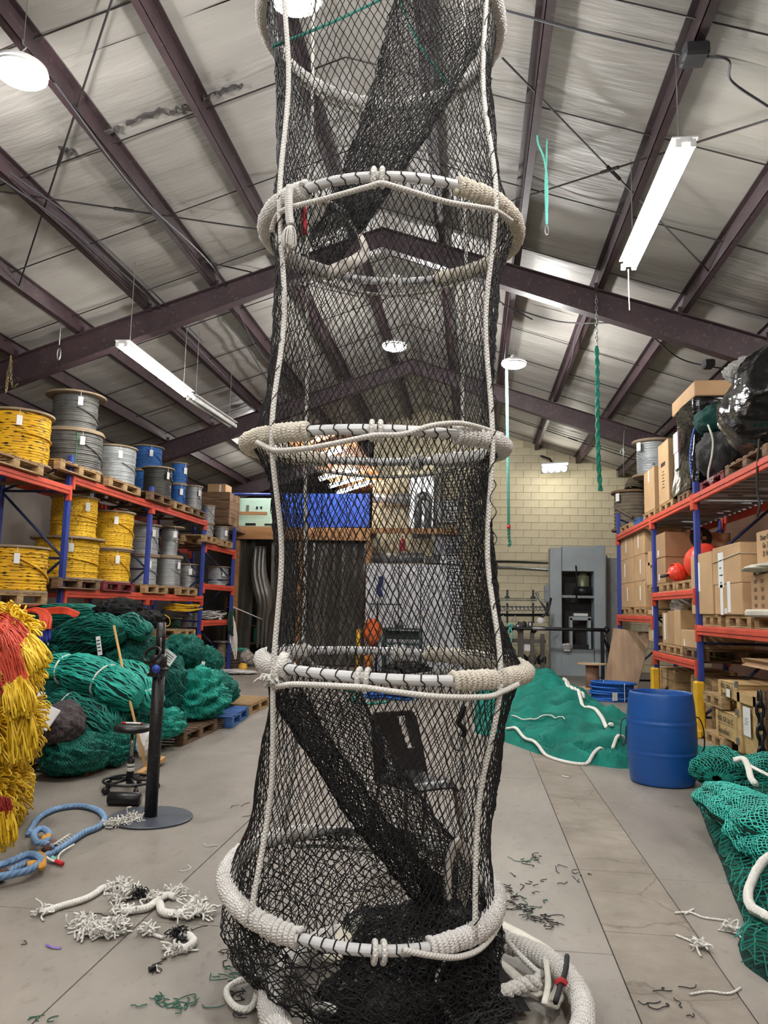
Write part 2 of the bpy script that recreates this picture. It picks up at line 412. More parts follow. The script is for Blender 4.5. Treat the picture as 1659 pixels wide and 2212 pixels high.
FLOOR_M, BARE_M = floor_mats()

def build_floor():
    base = MB().box(((XL + XR) / 2, (YB + YF) / 2, -.11), (XR - XL + .4, YF - YB + .4, .12)).build('floor', mat('joint_dirt', (104, 97, 88), .9))
    setting(base); base['label'] = 'grey painted concrete warehouse floor with joints'
    xa = (PZ(480, 1819)[0] + PZ(113, 2183)[0]) / 2
    xb = (PZ(1148, 1629)[0] + PZ(1298, 2000)[0]) / 2
    xc = (PZ(1251, 1652)[0] + PZ(1491, 2000)[0]) / 2
    xs = [XL, -5.2, xa, xb, xc, XR]
    g = .005
    for i in range(5):
        x0, x1 = xs[i] + g / 2, xs[i + 1] - g / 2
        if i == 3: ys = list(np.arange(YB, 12, .92)) + [16, 22, YF]
        elif i == 4: ys = [YB, -2, 1.5] + list(np.arange(3.1, 9, 1.85)) + [12, 17, 22, YF]
        elif i == 2: ys = [YB, -1, PZ(330, 1990)[1], 7.6, 12, 17, 22, YF]
        else: ys = [YB, -1, PZ(60, 1962)[1], 8.2, 13, 18, 23, YF]
        for a, b in zip(ys[:-1], ys[1:]):
            MB().box(((x0 + x1) / 2, (a + b) / 2, -.025), (x1 - x0, b - a - g, .05), .002).build('floor_slab', BARE_M if i == 3 else FLOOR_M, base, w=True)
build_floor()

def build_ceiling():
    VIN = mat('white_vinyl_insulation', (148, 144, 138), .52, 0, .08, 1.2, .6, 7, st=(.35, 2.6, .35))
    c = bpy.data.objects.new('ceiling', None); COL.objects.link(c); setting(c)
    c['label'] = 'pitched roof of white insulation between dark red steel purlins'
    offs = {-1: [.42, 1.5, 2.52, 3.55, 4.6, 5.65, 6.7, 7.8], 1: [.42, .85, 1.93, 3.1, 4.24, 5.4, 6.6, 7.75]}
    offs[1] = [.85, 1.93, 3.1, 4.24, 5.4, 6.6, 7.75]
    # rafters
    for Y in (-1.25, 4.75, 10.75, 16.75, 22.75, 28.75):
        for s in (-1, 1):
            x1 = XL if s < 0 else XR
            wv = MB(); fl = MB()
            for (x0, xe) in ((RX, x1),):
                a = A3(x0, Y, roof(x0)); b = A3(xe, Y, roof(xe))
                d0, d1 = .145, .24
                V = [a + (0, -.006, d0), a + (0, .006, d0), a + (0, -.006, -d0), a + (0, .006, -d0), b + (0, -.006, d0), b + (0, .006, d0), b + (0, -.006, -2 * d1 + d0), b + (0, .006, -2 * d1 + d0)]
                wv.add(V, [(0, 4, 6, 2), (1, 3, 7, 5)])
                for za, zb, t in ((d0, d0, .014), (-d0, -2 * d1 + d0, -.014)):
                    q = [a + (0, -.085, za), a + (0, .085, za), b + (0, .085, zb), b + (0, -.085, zb)]
                    q2 = [p + (0, 0, t) for p in q]
                    fl.add(q + q2, [(0, 1, 2, 3), (7, 6, 5, 4), (0, 4, 5, 1), (2, 6, 7, 3), (1, 5, 6, 2), (0, 3, 7, 4)])
            r = wv.build('rafter', STEEL_RED, c); fl.build('flange', STEEL_RED, r)
            # stiffener plates where purlins rest
            for o in offs[s][2:6]:
                x = RX + s * o
                MB().box((x, Y - .04, roof(x) + .2), (.09, .012, .12)).build('purlin_clip', STEEL_RED, r)
    # purlins: z sections running the length of the hall
    for s in (-1, 1):
        for o in offs[s]:
            x = RX + s * o; z = roof(x) + .165
            if (s < 0 and x < XL + .1) or (s > 0 and x > XR - .1): continue
            m = MB(); L = YF - YB; yc = (YB + YF) / 2
            m.box((x, yc, z + .1), (.012, L, .2)); m.box((x + s * .04, yc, z + .006), (.085, L, .012)); m.box((x - s * .03, yc, z + .194), (.07, L, .012)); m.box((x + s * .08, yc, z + .018), (.008, L, .03))
            m.build('purlin', STEEL_RED, c)
    # insulation pillows
    k = 0
    for s in (-1, 1):
        es = [0.0] + offs[s]
        es.append((RX - XL) if s < 0 else (XR - RX))
        for a, b in zip(es[:-1], es[1:]):
            if b - a < .2: continue
            y = YB
            while y < YF - .1:
                y2 = min(y + 3.05, YF)
                u = np.linspace(a, b, 9); v = np.linspace(y, y2, 37)
                U, Vv = np.meshgrid(u, v, indexing='ij')
                X = RX + s * U; fu = np.sin(PI * (U - a) / (b - a)); fv = np.sin(PI * ((Vv - y) % 1.016) / 1.016) ** .5
                nz = vnoise(np.stack([X * 2.2, Vv * 6, X * 0 + k], -1), 3)
                n2 = vnoise(np.stack([X * .8, Vv * 19, X * 0 + k * .7], -1), 9)
                Z = RZ - SL * U + .362 - .03 * fu * fv - (.013 * nz + .006 * n2) * fu
                MB().grid(np.stack([X, Vv, Z], -1)).build('insulation_panel', VIN, c, smooth=True); k += 1
                y = y2
    # outer roof sheet closes the hall above the insulation
    m = MB()
    for s, x1 in ((-1, XL - .3), (1, XR + .3)):
        a = [(RX, YB - .3, RZ + .45), (RX, YF + .3, RZ + .45), (x1, YF + .3, roof(x1) + .45), (x1, YB - .3, roof(x1) + .45)]
        m.add(a, [(0, 1, 2, 3)])
    m.build('roof_sheet', STEEL_RED, c)
    # sag rods crossing the purlins
    ROD = mat('dark_steel_rod', (46, 42, 42), .5, .4)
    for s in (-1, 1):
        for y in np.arange(1.2, 24, 1.53):
            xe = (XL + .3) if s < 0 else XR - .3
            p = [A3(RX, y, RZ + .3), A3(xe, y + .03, roof(xe) + .3)]
            MB().tube(p, .008, 5).build('sag_rod', ROD, c)
    # diagonal bracing rods
    for a, b, lf in (((248, -20), (40, 620), True), ((-40, 408), (560, 496), True), ((1085, 125), (1545, 600), False), ((1100, 436), (1700, 246), False), ((1090, 900), (1420, 1010), False), ((420, 560), (770, 640), True)):
        MB().tube([RP(*a, .2, lf), RP(*b, .2, lf)], .011, 5).build('bracing_rod', ROD, c)
        q = RP(*a, .2, lf) * .55 + RP(*b, .2, lf) * .45; d = RP(*b, .2, lf) - RP(*a, .2, lf); d /= np.linalg.norm(d)
        MB().tube([q - d * .12, q + d * .12], .02, 6).build('turnbuckle', ROD, c)
    # cables stapled below purlins
    CAB = mat('grey_cable', (58, 58, 62), .5)
    for pts in ([(118, 180), (300, 420), (470, 590), (560, 760), (650, 850)], [(0, 385), (160, 500), (330, 650), (420, 745), (560, 890)], [(20, 372), (180, 490), (345, 645), (440, 740)], [(480, 690), (530, 745), (600, 850), (640, 870)]):
        MB().tube(smoothpath([RP(x, y, .12, True) for x, y in pts], 8), .012, 5).build('cable', CAB, c)
    for pts in ([(1080, 20), (1250, 65), (1480, 118), (1570, 128), (1580, 175), (1659, 230)], [(1085, 658), (1210, 695), (1370, 705), (1470, 775), (1580, 800)], [(1030, 600), (1085, 655), (1150, 690)], [(1265, 680), (1245, 720), (1235, 775), (1225, 800)]):
        MB().tube(smoothpath([RP(x, y, .08, False) for x, y in pts], 8), .012, 5).build('cable', CAB, c)
    MB().box(RP(1500, 118, .1, False), (.2, .2, .12), .02).build('junction_box', CAB, c)
    MB().box(RP(1530, 787, .08, False), (.16, .2, .12), .02).build('junction_box', CAB, c)
    # a torn flap of insulation with dark tape by the lamp
    DK = mat('dark_tape', (60, 56, 54), .7, var=.3)
    for (x0, y0, x1, y1) in ((215, 292, 262, 272), (270, 268, 355, 238), (355, 244, 400, 228), (435, 212, 470, 198), (470, 200, 525, 183), (130, 318, 160, 330)):
        a = RP(x0, y0, .30, True); b = RP(x1, y1, .30, True); n = 9
        p = np.array([a + (b - a) * t for t in np.linspace(0, 1, n)])
        MB().tube(p + rng.normal(0, .012, p.shape), rng.uniform(.015, .05, n), 6, flat=.35).build('tape_patch', DK, c)
    # boards added over the mezzanine, the orange light there put into their colour
    q = [PZ(x, y, 5.25) for x, y in ((640, 975), (820, 935), (832, 1045), (690, 1085))]; xs_ = [p[0] for p in q]; ys_ = [p[1] for p in q]
    SOF = mat('orange_lit_soffit', (186, 128, 84), .7, 0, .15, 2)
    nb = 9; x0, x1 = q[0][0], q[2][0]; y0, y1 = q[1][1], q[3][1]
    for k in range(nb): MB().box((x0 + (x1 - x0) * (k + .5) / nb, (y0 + y1) / 2, 5.27), ((x1 - x0) / nb - .012, y1 - y0, .03), .003).build('added_soffit_board', SOF, c)
    return c
build_ceiling()

def build_walls():
    CREAM = mat('cream_block_paint', (206, 196, 166), .7, 0, .06, 3, .12, 40)
    MORT = mat('cream_joint', (186, 176, 148), .85, 0, .08, 6)
    DKW = mat('dim_plywood_wall', (74, 64, 56), .85, 0, .25, 1.5, .1, 20)
    SHEET = mat('insulated_wall_sheet', (124, 116, 108), .6, 0, .12, 1.5, .2, 6, st=(1, 1, .3))
    def side(name, x, y0, y1, m, t=.2):
        z = roof(x) + .5
        return setting(MB().box((x + (t / 2 if x > 0 else -t / 2), (y0 + y1) / 2, z / 2), (t, y1 - y0, z)).build(name, m))
    side('wall_left', XL, YB, YF, SHEET)['label'] = 'long dim left wall of the warehouse behind the racks'
    side('wall_right', XR, YB, YF, mat('pinkish_board', (150, 116, 102), .8, 0, .12, 1, .1, 15))['label'] = 'long right wall of the warehouse behind the box racks'
    def gable(name, y, x0, x1, m, z0=0.0, t=.2):
        xs = [x0] + ([RX] if x0 < RX < x1 else []) + [x1]
        P = [(x, z0) for x in (x0, x1)][::-1] + [(x, roof(x) + .42) for x in xs]
        n = len(P); V = [(x, y, z) for x, z in P] + [(x, y + t, z) for x, z in P]
        f = [tuple(range(n)), tuple(range(2 * n - 1, n - 1, -1))] + [(i, i + n, (i + 1) % n + n, (i + 1) % n) for i in range(n)]
        return setting(MB().add(V, f).build(name, m))
    gable('wall_back', YB - .2, XL, XR, SHEET)['label'] = 'gable wall of the hall behind the viewer'
    gable('wall_rear', YF, XL, XR, DKW)['label'] = 'dark wall at the far end beyond the mezzanine'
    xw = PY(806, 1040, 21.85)[0]
    wl = gable('wall_end', 21.83, xw, XR, MORT); wl['label'] = 'cream painted concrete block wall with roof line above'
    # blocks: visible ones one by one, the others joined
    bw, bh = .43, .2135
    fld = MB(); proto = None; cnt = 0
    for j in range(31):
        z = (j + .5) * bh
        x = xw + (.0 if j % 2 else -bw / 2); 
        while x < XR:
            xa, xb = max(x, xw), min(x + bw, XR); xm = (xa + xb) / 2
            x += bw
            if xb - xa < .08: continue
            if z + bh / 2 > min(roof(xa), roof(xb)) + .35: continue
            full = abs(xb - xa - bw) < 1e-6
            q = pix((xm, 21.8, z))
            if full and 1052 < q[0] < 1345 and q[1] < 1345 and cnt < 300:
                if proto is None:
                    proto = MB().box((0, 0, 0), (bw - .008, .03, bh - .009), .004).mesh('block'); proto.materials.append(CREAM)
                o = bpy.data.objects.new('block', proto); COL.objects.link(o); o.parent = wl; cnt += 1
                o.location = Vector((xm, 21.825 + rng.normal(0, .0012), z)) - wl.location
            else:
                fld.box((xm, 21.825, z), (xb - xa - .008, .03, bh - .009), .004)
    o = fld.build('block_field', CREAM, wl, w=True); o['kind'] = 'stuff'
    # return wall closing the side of the end room
    setting(MB().box((xw + .1, 26.4, 3.4), (.2, 9.0, 6.8)).build('wall_return', DKW))['label'] = 'dark return wall behind the cream block wall'
    # pipes and conduit on the block wall
    for y0, y1, r, mm in ((1213, 1215, .028, BLACK_STEEL), (1226, 1230, .035, GALV)):
        p = [PY(1040, y0, 21.74), PY(1100, y0, 21.74), PY(1190, y1 + 1, 21.74), PY(1250, y1 + 2, 21.74)]
        tag(MB().tube(smoothpath(p, 6), r, 8).build('wall_pipe', mm, smooth=True), 'black rubber hose strung along the cream block wall' if r < .03 else 'grey conduit pipe running under the black hose on block wall', 'pipe')
build_walls()

# ================================================================== LAMPS
LENS = glow('lamp_lens', (255, 250, 236), 30.0)
TUBEM = glow('fluorescent_tube', (255, 252, 240), 16.0)
LAMPW = mat('white_lamp_enamel', (190, 190, 188), .4)
def add_light(kind, parent, loc, watts, col, size=.2, sy=None, rot=None):
    l = bpy.data.lights.new('lamp_light', kind); l.energy = watts; l.color = col
    if kind == 'POINT': l.shadow_soft_size = size
    if kind == 'AREA':
        l.size = size
        if sy: l.shape = 'RECTANGLE'; l.size_y = sy
        else: l.shape = 'DISK'
    o = bpy.data.objects.new('lamp_light', l); COL.objects.link(o); o.parent = parent; o.location = loc
    if rot: o.rotation_euler = rot
    return o
def highbay(loc, label, watts=1.0):
    t = thing('high_bay_lamp', label, 'lamp', loc, 0, 'round high bay lamps')
    MB().lathe([(.0, .16), (.05, .16), (.07, .11), (.13, .09), (.2, .06), (.205, .0), (.195, -.005), (.19, .02)], 32).build('housing', LAMPW, t, True)
    MB().lathe([(.0, -.05), (.12, -.045), (.18, -.02), (.2, .01), (.206, .03)], 32).build('lens', LENS, t, True)
    top = roof(loc[0]) + .3 - loc[2]
    MB().tube([(0, 0, .15), (0, 0, .2), (.03, 0, .23), (0, 0, .26), (-.01, 0, .3)], .008, 6).build('hook', GALV, t)
    MB().tube([(0, 0, .29), (0, 0, max(.35, top))], .004, 5).build('hanging_wire', GALV, t)
    add_light('POINT', t, (0, 0, -.14), LAMP_W * watts, (1.0, .985, .965), .16)
    return t
highbay(PZ(45, 160, 5.75), 'glaring round lamp high on the left roof slope', 1.2)
highbay(PZ(636, -8, 5.9), 'glaring round lamp cut by the top edge above the trap')
highbay(PZ(852, 750, 5.95), 'round lamp at the ridge seen through the black netting', 1.5)
highbay(PZ(1110, 788, 5.65), 'round lamp to the right of the netting trap', 1.5)
for i, (x, y) in enumerate(((1.4, 1.6), (-4.0, .6), (-1.37, -2.2), (1.6, -2.6), (-5.5, 20.0), (4.6, 8.2))):
    highbay((x, y, 5.7 if i != 5 else 5.0), ['round lamp out of view over the right aisle', 'round lamp behind the viewer at left', 'round lamp behind the viewer under the ridge', 'round lamp behind the viewer at right', 'round lamp over the far left racks', 'round lamp above the right racks'][i], .55 if i == 5 else (.35 if i == 4 else 1.0))
def tubefix(a, b, label, lit=True, n=2, watts=1.0, chain=True, sag=.06):
    a = np.asarray(a, float); b = np.asarray(b, float); L = np.linalg.norm(b - a); d = (b - a) / L
    up = A3(0, 0, 1); sd = np.cross(d, up); sd /= np.linalg.norm(sd); up = np.cross(sd, d)
    c = (a + b) / 2; t = thing('fluorescent_fixture', label, 'lamp', c, 0, 'fluorescent fixtures')
    R = np.array([d, sd, up]).T
    MB().box((0, 0, 0), (L, .1, .05), .008, R=R).box(up * .03, (L * .98, .2, .012), 0, R=R).build('housing', LAMPW, t)
    w = .055 if n == 2 else 0
    for k in range(n):
        o = sd * (w * (2 * k - 1) if n == 2 else 0) - up * .045
        MB().tube([o - d * (L / 2 - .03), o + d * (L / 2 - .03)], .022, 10).build('tube', TUBEM if lit else mat('dead_tube', (190, 190, 186), .3), t, True)
        for e in (-1, 1): MB().box(o + d * e * (L / 2 - .012) + up * .015, (.024, .05, .07), .004, R=R).build('lamp_holder', LAMPW, t)
    if chain:
        for e in (-.8, .8):
            p = d * e * L / 2; g = roof(c[0] + p[0]) + .25 - (c[2] + p[2])
            MB().tube([p + (0, 0, .03), p + (0, 0, max(g, .1))], .005, 5).build('hanging_wire', GALV, t)
    if lit:
        l = add_light('AREA', t, tuple(-up * .09), TUBE_W * watts, (1, .98, .93), L * .95, .14)
        l.rotation_mode = 'QUATERNION'; l.rotation_quaternion = Matrix(np.array([d, -sd if False else sd, up]).T.tolist()).to_quaternion()
        if n == 2: add_light('POINT', t, tuple(-up * .25), TUBE_W * watts * .5, (1, .98, .93), .25)
    return t
def tube_px(a, b, za, lit, label, zb=None, watts=1.0, n=2):
    return tubefix(PZ(*a, za), PZ(*b, zb if zb else za), label, lit, n, watts)
pull = None
t = tube_px((1482, 300), (1357, 572), 5.25, True, 'bright twin tube light hanging over the right aisle', 5.2)
q = PZ(1357, 572, 5.2)
MB().tube(smoothpath([q + (0, 0, -.05), q + (.0, 0, -.3), q + (.005, .0, -.5)], 5), .006, 5).build('pull_cord', WHITE_ROPE, t, w=True)
tube_px((262, 738), (408, 850), 4.95, True, 'lit twin tube light under the left rafter', 4.95)
tube_px((412, 856), (503, 917), 4.95, False, 'unlit tube light in line behind the lit one at left', 4.95)
for i, (a, b) in enumerate((((585, 955), (600, 966)),)):
    pass
for i, (a, b) in enumerate((((680, 988), (742, 968)), ((692, 1034), (770, 1012)), ((712, 1050), (788, 1028)), ((730, 1064), (802, 1040)))):
    tubefix(PZ(*a, 5.0), PZ(*b, 5.0), ['first', 'second', 'third', 'lowest'][i] + ' of four slanting tube lights over the mezzanine behind the net', True, 1, .8)
tubefix(PY(590, 962, 19.5), PY(545, 930, 19.0), 'bright tube light half hidden behind the third ring', True, 2, .5)
# corners of the added soffit whose colour holds the mezzanine's orange light
def back_soffit():
    pts = [PZ(640, 960, 5.2), PZ(830, 940, 5.2), PZ(830, 1050, 5.2), PZ(700, 1085, 5.2)]
    return pts
# fixture on the end wall
t = thing('wall_light', 'slanting louvred light fixture high on the block wall', 'lamp', PY(1198, 1017, 20.9))
Rw = roty(math.radians(-4)) @ rotx(math.radians(-32))
MB().box((0, 0, .12), (.74, .3, .09), .02, R=Rw).build('housing', LAMPW, t)
for k in range(4): MB().lathe([(0, 0), (.06, 0), (.08, .06)], 14, c=Rw @ A3(-.25 + k * .17, 0, -.0), R=Rw).build('bulb', TUBEM, t, True)
MB().box(Rw @ A3(0, 0, .05), (.72, .28, .02), .004, R=Rw).build('reflector', GALV, t)
MB().tube([(.0, .1, .17), (-.1, .35, .4), (-.3, .7, .55)], .03, 8).build('bracket', BLACK_STEEL, t)
add_light('POINT', t, (0, -.25, -.15), 55, (1, .96, .85), .15)
# ================================================================== NETTING TRAP
RINGS = [((-.468, 3.4, 4.354), .0, -.045, .568), ((-.394, 3.4, 3.282), .069, -.007, .581), ((-.441, 3.4, 2.273), .085, -.002, .574),
         ((-.338, 3.4, 1.316), .032, -.025, .565), ((-.456, 3.4, .406), .064, -.077, .567)]
def rp(k, a, dr=0.0, dz=0.0):
    c, tx, ty, R = RINGS[k]; R = R + dr; a = np.asarray(a, float)
    x = R * np.cos(a); y = R * np.sin(a)
    return np.stack([c[0] + x, c[1] + y, c[2] + y * math.sin(tx) + x * math.sin(ty) + dz + 0 * a], -1)
def ang(k, px, front=True):
    a = np.linspace(-PI + .02, -.02, 400) if front else np.linspace(.02, PI - .02, 400)
    q = np.array([pix(p)[0] for p in rp(k, a)]); return float(a[np.abs(q - px).argmin()])
def trap():
    T = thing('net_trap', 'tall cylindrical black netting trap on white wrapped hoops hanging to the floor', 'fishing trap', (-.42, 3.4, 0))
    NETC = BLACK_TWINE
    FLX = [619, 617, 600, 605, 553]; FRX = [1040, 1060, 1050, 1068, 1012]; BLX = [675, 662, 658, 652, 612]; BRX = [998, 1008, 1000, 1004, 1000]
    fl = [ang(k, FLX[k]) for k in range(5)]; fr = [ang(k, FRX[k]) for k in range(5)]
    bl = [ang(k, BLX[k], False) for k in range(5)]; br = [ang(k, BRX[k], False) for k in range(5)]
    # wrap limits (pixels of the ends: front-left, back-left, front-right, back-right)
    WR = [(640, 830, 1000, 830), (662, 722, 985, 945), (668, 706, 984, 940), (622, 662, 974, 918), (648, 684, 924, 930)]
    rings = []
    for k in range(5):
        a = np.linspace(0, 2 * PI, 96, endpoint=False); p = rp(k, a)
        ring = MB().tube(p, .0205, 16, closed=True).build('hoop', PIPE, T, True, w=True); rings.append(ring)
        a1, a2 = ang(k, WR[k][0]), ang(k, WR[k][1], False); b1, b2 = ang(k, WR[k][2]), ang(k, WR[k][3], False)
        for (s, e, tan) in ((a2, a1 + 2 * PI, 0), (b1, b2, 1)):
            q = rp(k, np.linspace(s, e, 90))
            hx = helix(q, .029, .0225, 11, rng.uniform(0, 6)); hx = hx + rng.normal(0, .002, hx.shape)
            MB().tube(q, .025, 9).tube(hx, .0118, 6).build('rope_wrap', WRAP_TAN if (tan and k in (1, 3)) or (k == 2 and not tan) else WRAP_ROPE, ring, True, w=True)
        # centre ties, front and back
        for px, fnt in (([820, 818, 813, 786, 818][k], True), ([830, 858, 900, 862, 830][k], False)):
            a0 = ang(k, px, fnt)
            for d in (-.028, .028):
                q = rp(k, np.array([a0 + d, a0 + d + .02])); ax = q[1] - q[0]; ax /= np.linalg.norm(ax); n1 = np.cross(ax, (0, 0, 1)); n1 /= np.linalg.norm(n1); n2 = np.cross(n1, ax)
                b = np.linspace(0, 2 * PI, 18, endpoint=False)[:, None]
                MB().tube(q[0] + .031 * np.cos(b) * n1 + (.034 * np.sin(b) - .004) * n2, .0105, 7, closed=True).build('tie', WHITE_ROPE, ring, True, w=True)
        # loose back sling
        b = np.linspace(bl[k], br[k], 14)
        q = rp(k, b, -.01, -.05); q[:, 2] -= .03 * np.sin(np.linspace(0, PI, 14)) * (1 if k != 3 else 2.5)
        q[0] += (0, 0, .05); q[-1] += (0, 0, .05)
        MB().tube(smoothpath(q, 4), .0095, 7).build('sling_rope', WHITE_ROPE, ring, True, w=True)
    # front slings
    S = {1: [(586, 500), (597, 468), (625, 449), (700, 430), (800, 402), (822, 396), (850, 402), (960, 435), (1030, 447), (1070, 455), (1105, 478)],
         2: [(556, 955), (585, 970), (612, 973), (680, 966), (790, 944), (815, 940), (870, 938), (930, 920), (985, 914), (1030, 922), (1085, 940)],
         3: [(562, 1446), (585, 1468), (600, 1482), (640, 1478), (770, 1484), (795, 1486), (850, 1494), (950, 1505), (1050, 1505), (1085, 1494), (1120, 1478)],
         4: [(870, 2052), (930, 2064), (985, 2068), (1030, 2054), (1060, 2026), (1082, 1990)]}
    for k, pts in S.items():
        path = []
        for x, y in pts:
            a0 = ang(k, min(max(x, RINGS[k] and 560), 1100)); q = rp(k, a0); path.append(PY(x, y, q[1] - .055))
        MB().tube(smoothpath(path, 6), .011, 8).build('sling_rope', WHITE_ROPE, rings[k], True, w=True)
    # four hauling ropes
    def hrope(xs, an, fnt, r, name='hauling_rope', dr=-.005):
        path = []
        for k in range(5):
            path.append(rp(k, an[k], dr + (.035 if fnt else 0)))
            if k < 4:
                mid = (rp(k, an[k], dr) + rp(k + 1, an[k + 1], dr)) / 2; c = (np.array(RINGS[k][0]) + np.array(RINGS[k + 1][0])) / 2
                d = c - mid; d[2] = 0; path.append(mid + d / np.linalg.norm(d) * (.008 if fnt else .012))
        top = path[0] + (0, 0, 1.25); path = [top * .75 + path[0] * .25 - 0, top * .4 + path[0] * .6] + path
        path[0][:2] = path[0][:2] * .6 + np.array(RINGS[0][0][:2]) * .4
        return MB().tube(smoothpath(path, 9), r, 8).build(name, WHITE_ROPE, T, True, w=True)
    hrope(FLX, fl, True, .0108); hrope(FRX, fr, True, .0108); hrope(BLX, bl, False, .009); hrope(BRX, br, False, .009)
    # lashings of black twine spiralling round the right front and back ropes
    for an, dr, k0 in ((fr, .03, 0), (fl, .03, 1), (bl, -.005, 0), (br, -.005, 0)):
        for k in range(k0, 4):
            if an is fl and k != 1: continue
            p0 = rp(k, an[k], dr); p1 = rp(k + 1, an[k + 1], dr); mid = (p0 + p1) / 2; c = (np.array(RINGS[k][0]) + np.array(RINGS[k + 1][0])) / 2
            d = c - mid; d[2] = 0; mid = mid + d / np.linalg.norm(d) * .01
            q = helix(smoothpath([p0, mid, p1], 8), .0125, .11, 9) + rng.normal(0, .002, (1, 3))
            MB().tube(q, .0022, 4).build('lashing', NETC, T, w=True)
    # crown lines from the top hoop to the roof hook
    apex = A3(-.47, 3.4, 5.6)
    for a0 in (fl[0], fr[0], bl[0], br[0]):
        MB().tube([rp(0, a0) + (0, 0, .9), apex], .0125, 7).build('crown_rope', WHITE_ROPE, T, True, w=True)
    MB().tube([apex, A3(-.47, 3.4, roof(-.47) + .2)], .016, 8).build('crown_rope', WHITE_ROPE, T, True, w=True)
    # ---- outer netting
    NCOL = 94
    def surf(t, a):
        k = min(int(t), 3); f = t - k
        c0, x0, y0, R0 = RINGS[k]; c1, x1, y1, R1 = RINGS[k + 1]
        c = np.array(c0) * (1 - f) + np.array(c1) * f; tx = x0 * (1 - f) + x1 * f; ty = y0 * (1 - f) + y1 * f
        R = (R0 * (1 - f) + R1 * f) - .012
        dip = [.045, .055, .075, .045][k]; R = R - dip * min(1, math.sin(PI * f) * 1.5)
        if k == 2: R -= .02 * math.exp(-((f - .12) / .1) ** 2)
        x = R * np.cos(a); y = R * np.sin(a)
        return np.stack([c[0] + x, c[1] + y, c[2] + y * math.sin(tx) + x * math.sin(ty)], -1)
    rows = []; ts = []
    for k, n in enumerate((34, 32, 30, 30)):
        ts += list(k + np.arange(n) / n)
    ts.append(3.9999)
    for j, t in enumerate(ts):
        tw = 2 * PI / NCOL * (.5 * (j % 2)) + .05 * math.sin(t * 2.3)
        a = 2 * PI * np.arange(NCOL) / NCOL + tw
        # meshes bunch together at the sides near the wraps
        a = a + .07 * np.sin(2 * a) * math.cos(t * PI) ** 2
        p = surf(t, a); rows.append(p)
    P = np.array(rows); nz = vnoise(P * 9, 4)[..., None]; rad = P - np.array([-.42, 3.4, 0]); rad[..., 2] = 0; rad /= np.linalg.norm(rad, axis=-1, keepdims=True)
    P = P + rad * nz * .006
    MB().net(P, .0021, True, .0022).build('netting', NETC, T, w=True)
    # extra side panels where the mesh doubles up by the wrapped sides
    for (t0, t1, a0, a1, nr, nc, dr) in ((0.02, 1.0, 2.6, 3.7, 40, 26, -.012), (1.0, 2.0, -.4, .45, 38, 18, -.01), (2.03, 3.0, -.4, .6, 46, 24, -.012), (2.0, 3.0, 2.6, 3.55, 42, 24, -.012), (3.0, 3.6, -.35, .4, 26, 14, -.01)):
        Q = np.array([surf(min(t, 3.999), np.linspace(a0, a1, nc) + (a1 - a0) / nc * .5 * (j % 2)) for j, t in enumerate(np.linspace(t0, t1, nr))])
        MB().net(Q, .0019, False, .004).build('side_netting', NETC, T, w=True)
    # square meshed dark strip inside the third bay
    sq = MB(); g0 = np.linspace(PI * .06, PI * .3, 17); zt = np.linspace(2.06, 2.98, 58)
    G = np.array([surf(t, g0) for t in zt]); G[..., :2] = (G[..., :2] - [-.4, 3.4]) * .93 + [-.4, 3.4]; G += rng.normal(0, .002, G.shape)
    sq.prisms(G[:-1].reshape(-1, 3), G[1:].reshape(-1, 3), .002).prisms(G[:, :-1].reshape(-1, 3), G[:, 1:].reshape(-1, 3), .002)
    sq.build('square_netting', NETC, T, w=True)
    # lacing of the netting to the hoops
    for k in range(5):
        a = np.linspace(ang(k, WR[k][0]), ang(k, WR[k][2]), 12); bk = np.linspace(ang(k, WR[k][3], False), ang(k, WR[k][1], False), 12)
        m = MB()
        for aa in list(a) + list(bk):
            q = rp(k, np.array([aa, aa + .03])); ax = q[1] - q[0]; ax /= np.linalg.norm(ax); n1 = np.cross(ax, (0, 0, 1)); n2 = np.cross(n1, ax); b = np.linspace(0, 2 * PI, 10, endpoint=False)[:, None]
            m.tube(q[0] + .0225 * (np.cos(b) * n1 + np.sin(b) * n2) + b * ax * .003, .0028, 4, closed=True)
        m.build('lacing', NETC, rings[k], w=True)['kind'] = 'stuff'
    # ---- entrance funnels
    def funnel(c0, u0, v0, c1, u1, v1, nr, nc, bow, r=.0021):
        rows = []
        for j, f in enumerate(np.linspace(0, 1, nr)):
            g = f * f * (3 - 2 * f) * .5 + f * .5
            c = c0 * (1 - g) + c1 * g + bow * math.sin(PI * f); u = u0 * (1 - g) + u1 * g; v = v0 * (1 - g) + v1 * g
            a = 2 * PI * (np.arange(nc) + .5 * (j % 2)) / nc
            rows.append(c + np.cos(a)[:, None] * u + np.sin(a)[:, None] * v)
        P = np.array(rows); nz = vnoise(P * 14, 8)[..., None]
        return MB().net(P + nz * .008, r, True, .003)
    h1 = PY(712, 515, 3.3); s1 = PY(985, -60, 3.55)
    funnel(s1, A3(.27, .05, 0), A3(0, .3, .05), h1, A3(.10, -.06, -.02), A3(-.01, .05, .15), 78, 62, A3(.02, 0, -.1), .0021).build('upper_funnel', NETC, T, w=True)
    b = np.linspace(0, 2 * PI, 40, endpoint=False)[:, None]
    hp = h1 + A3(.0, 0, 0) + np.cos(b) * A3(.15, -.09, -.03) + np.sin(b) * A3(.02, .06, .155)
    TAPEW = mat('soiled_white_tape', (228, 222, 212), .6, 0, .15, 12, .15, 40)
    q = [PY(x, y, d) for x, y, d in ((690, 440, 3.42), (712, 438, 3.40), (738, 456, 3.36), (764, 488, 3.30), (784, 522, 3.24), (788, 545, 3.18), (770, 562, 3.12), (742, 575, 3.1), (712, 588, 3.1))]
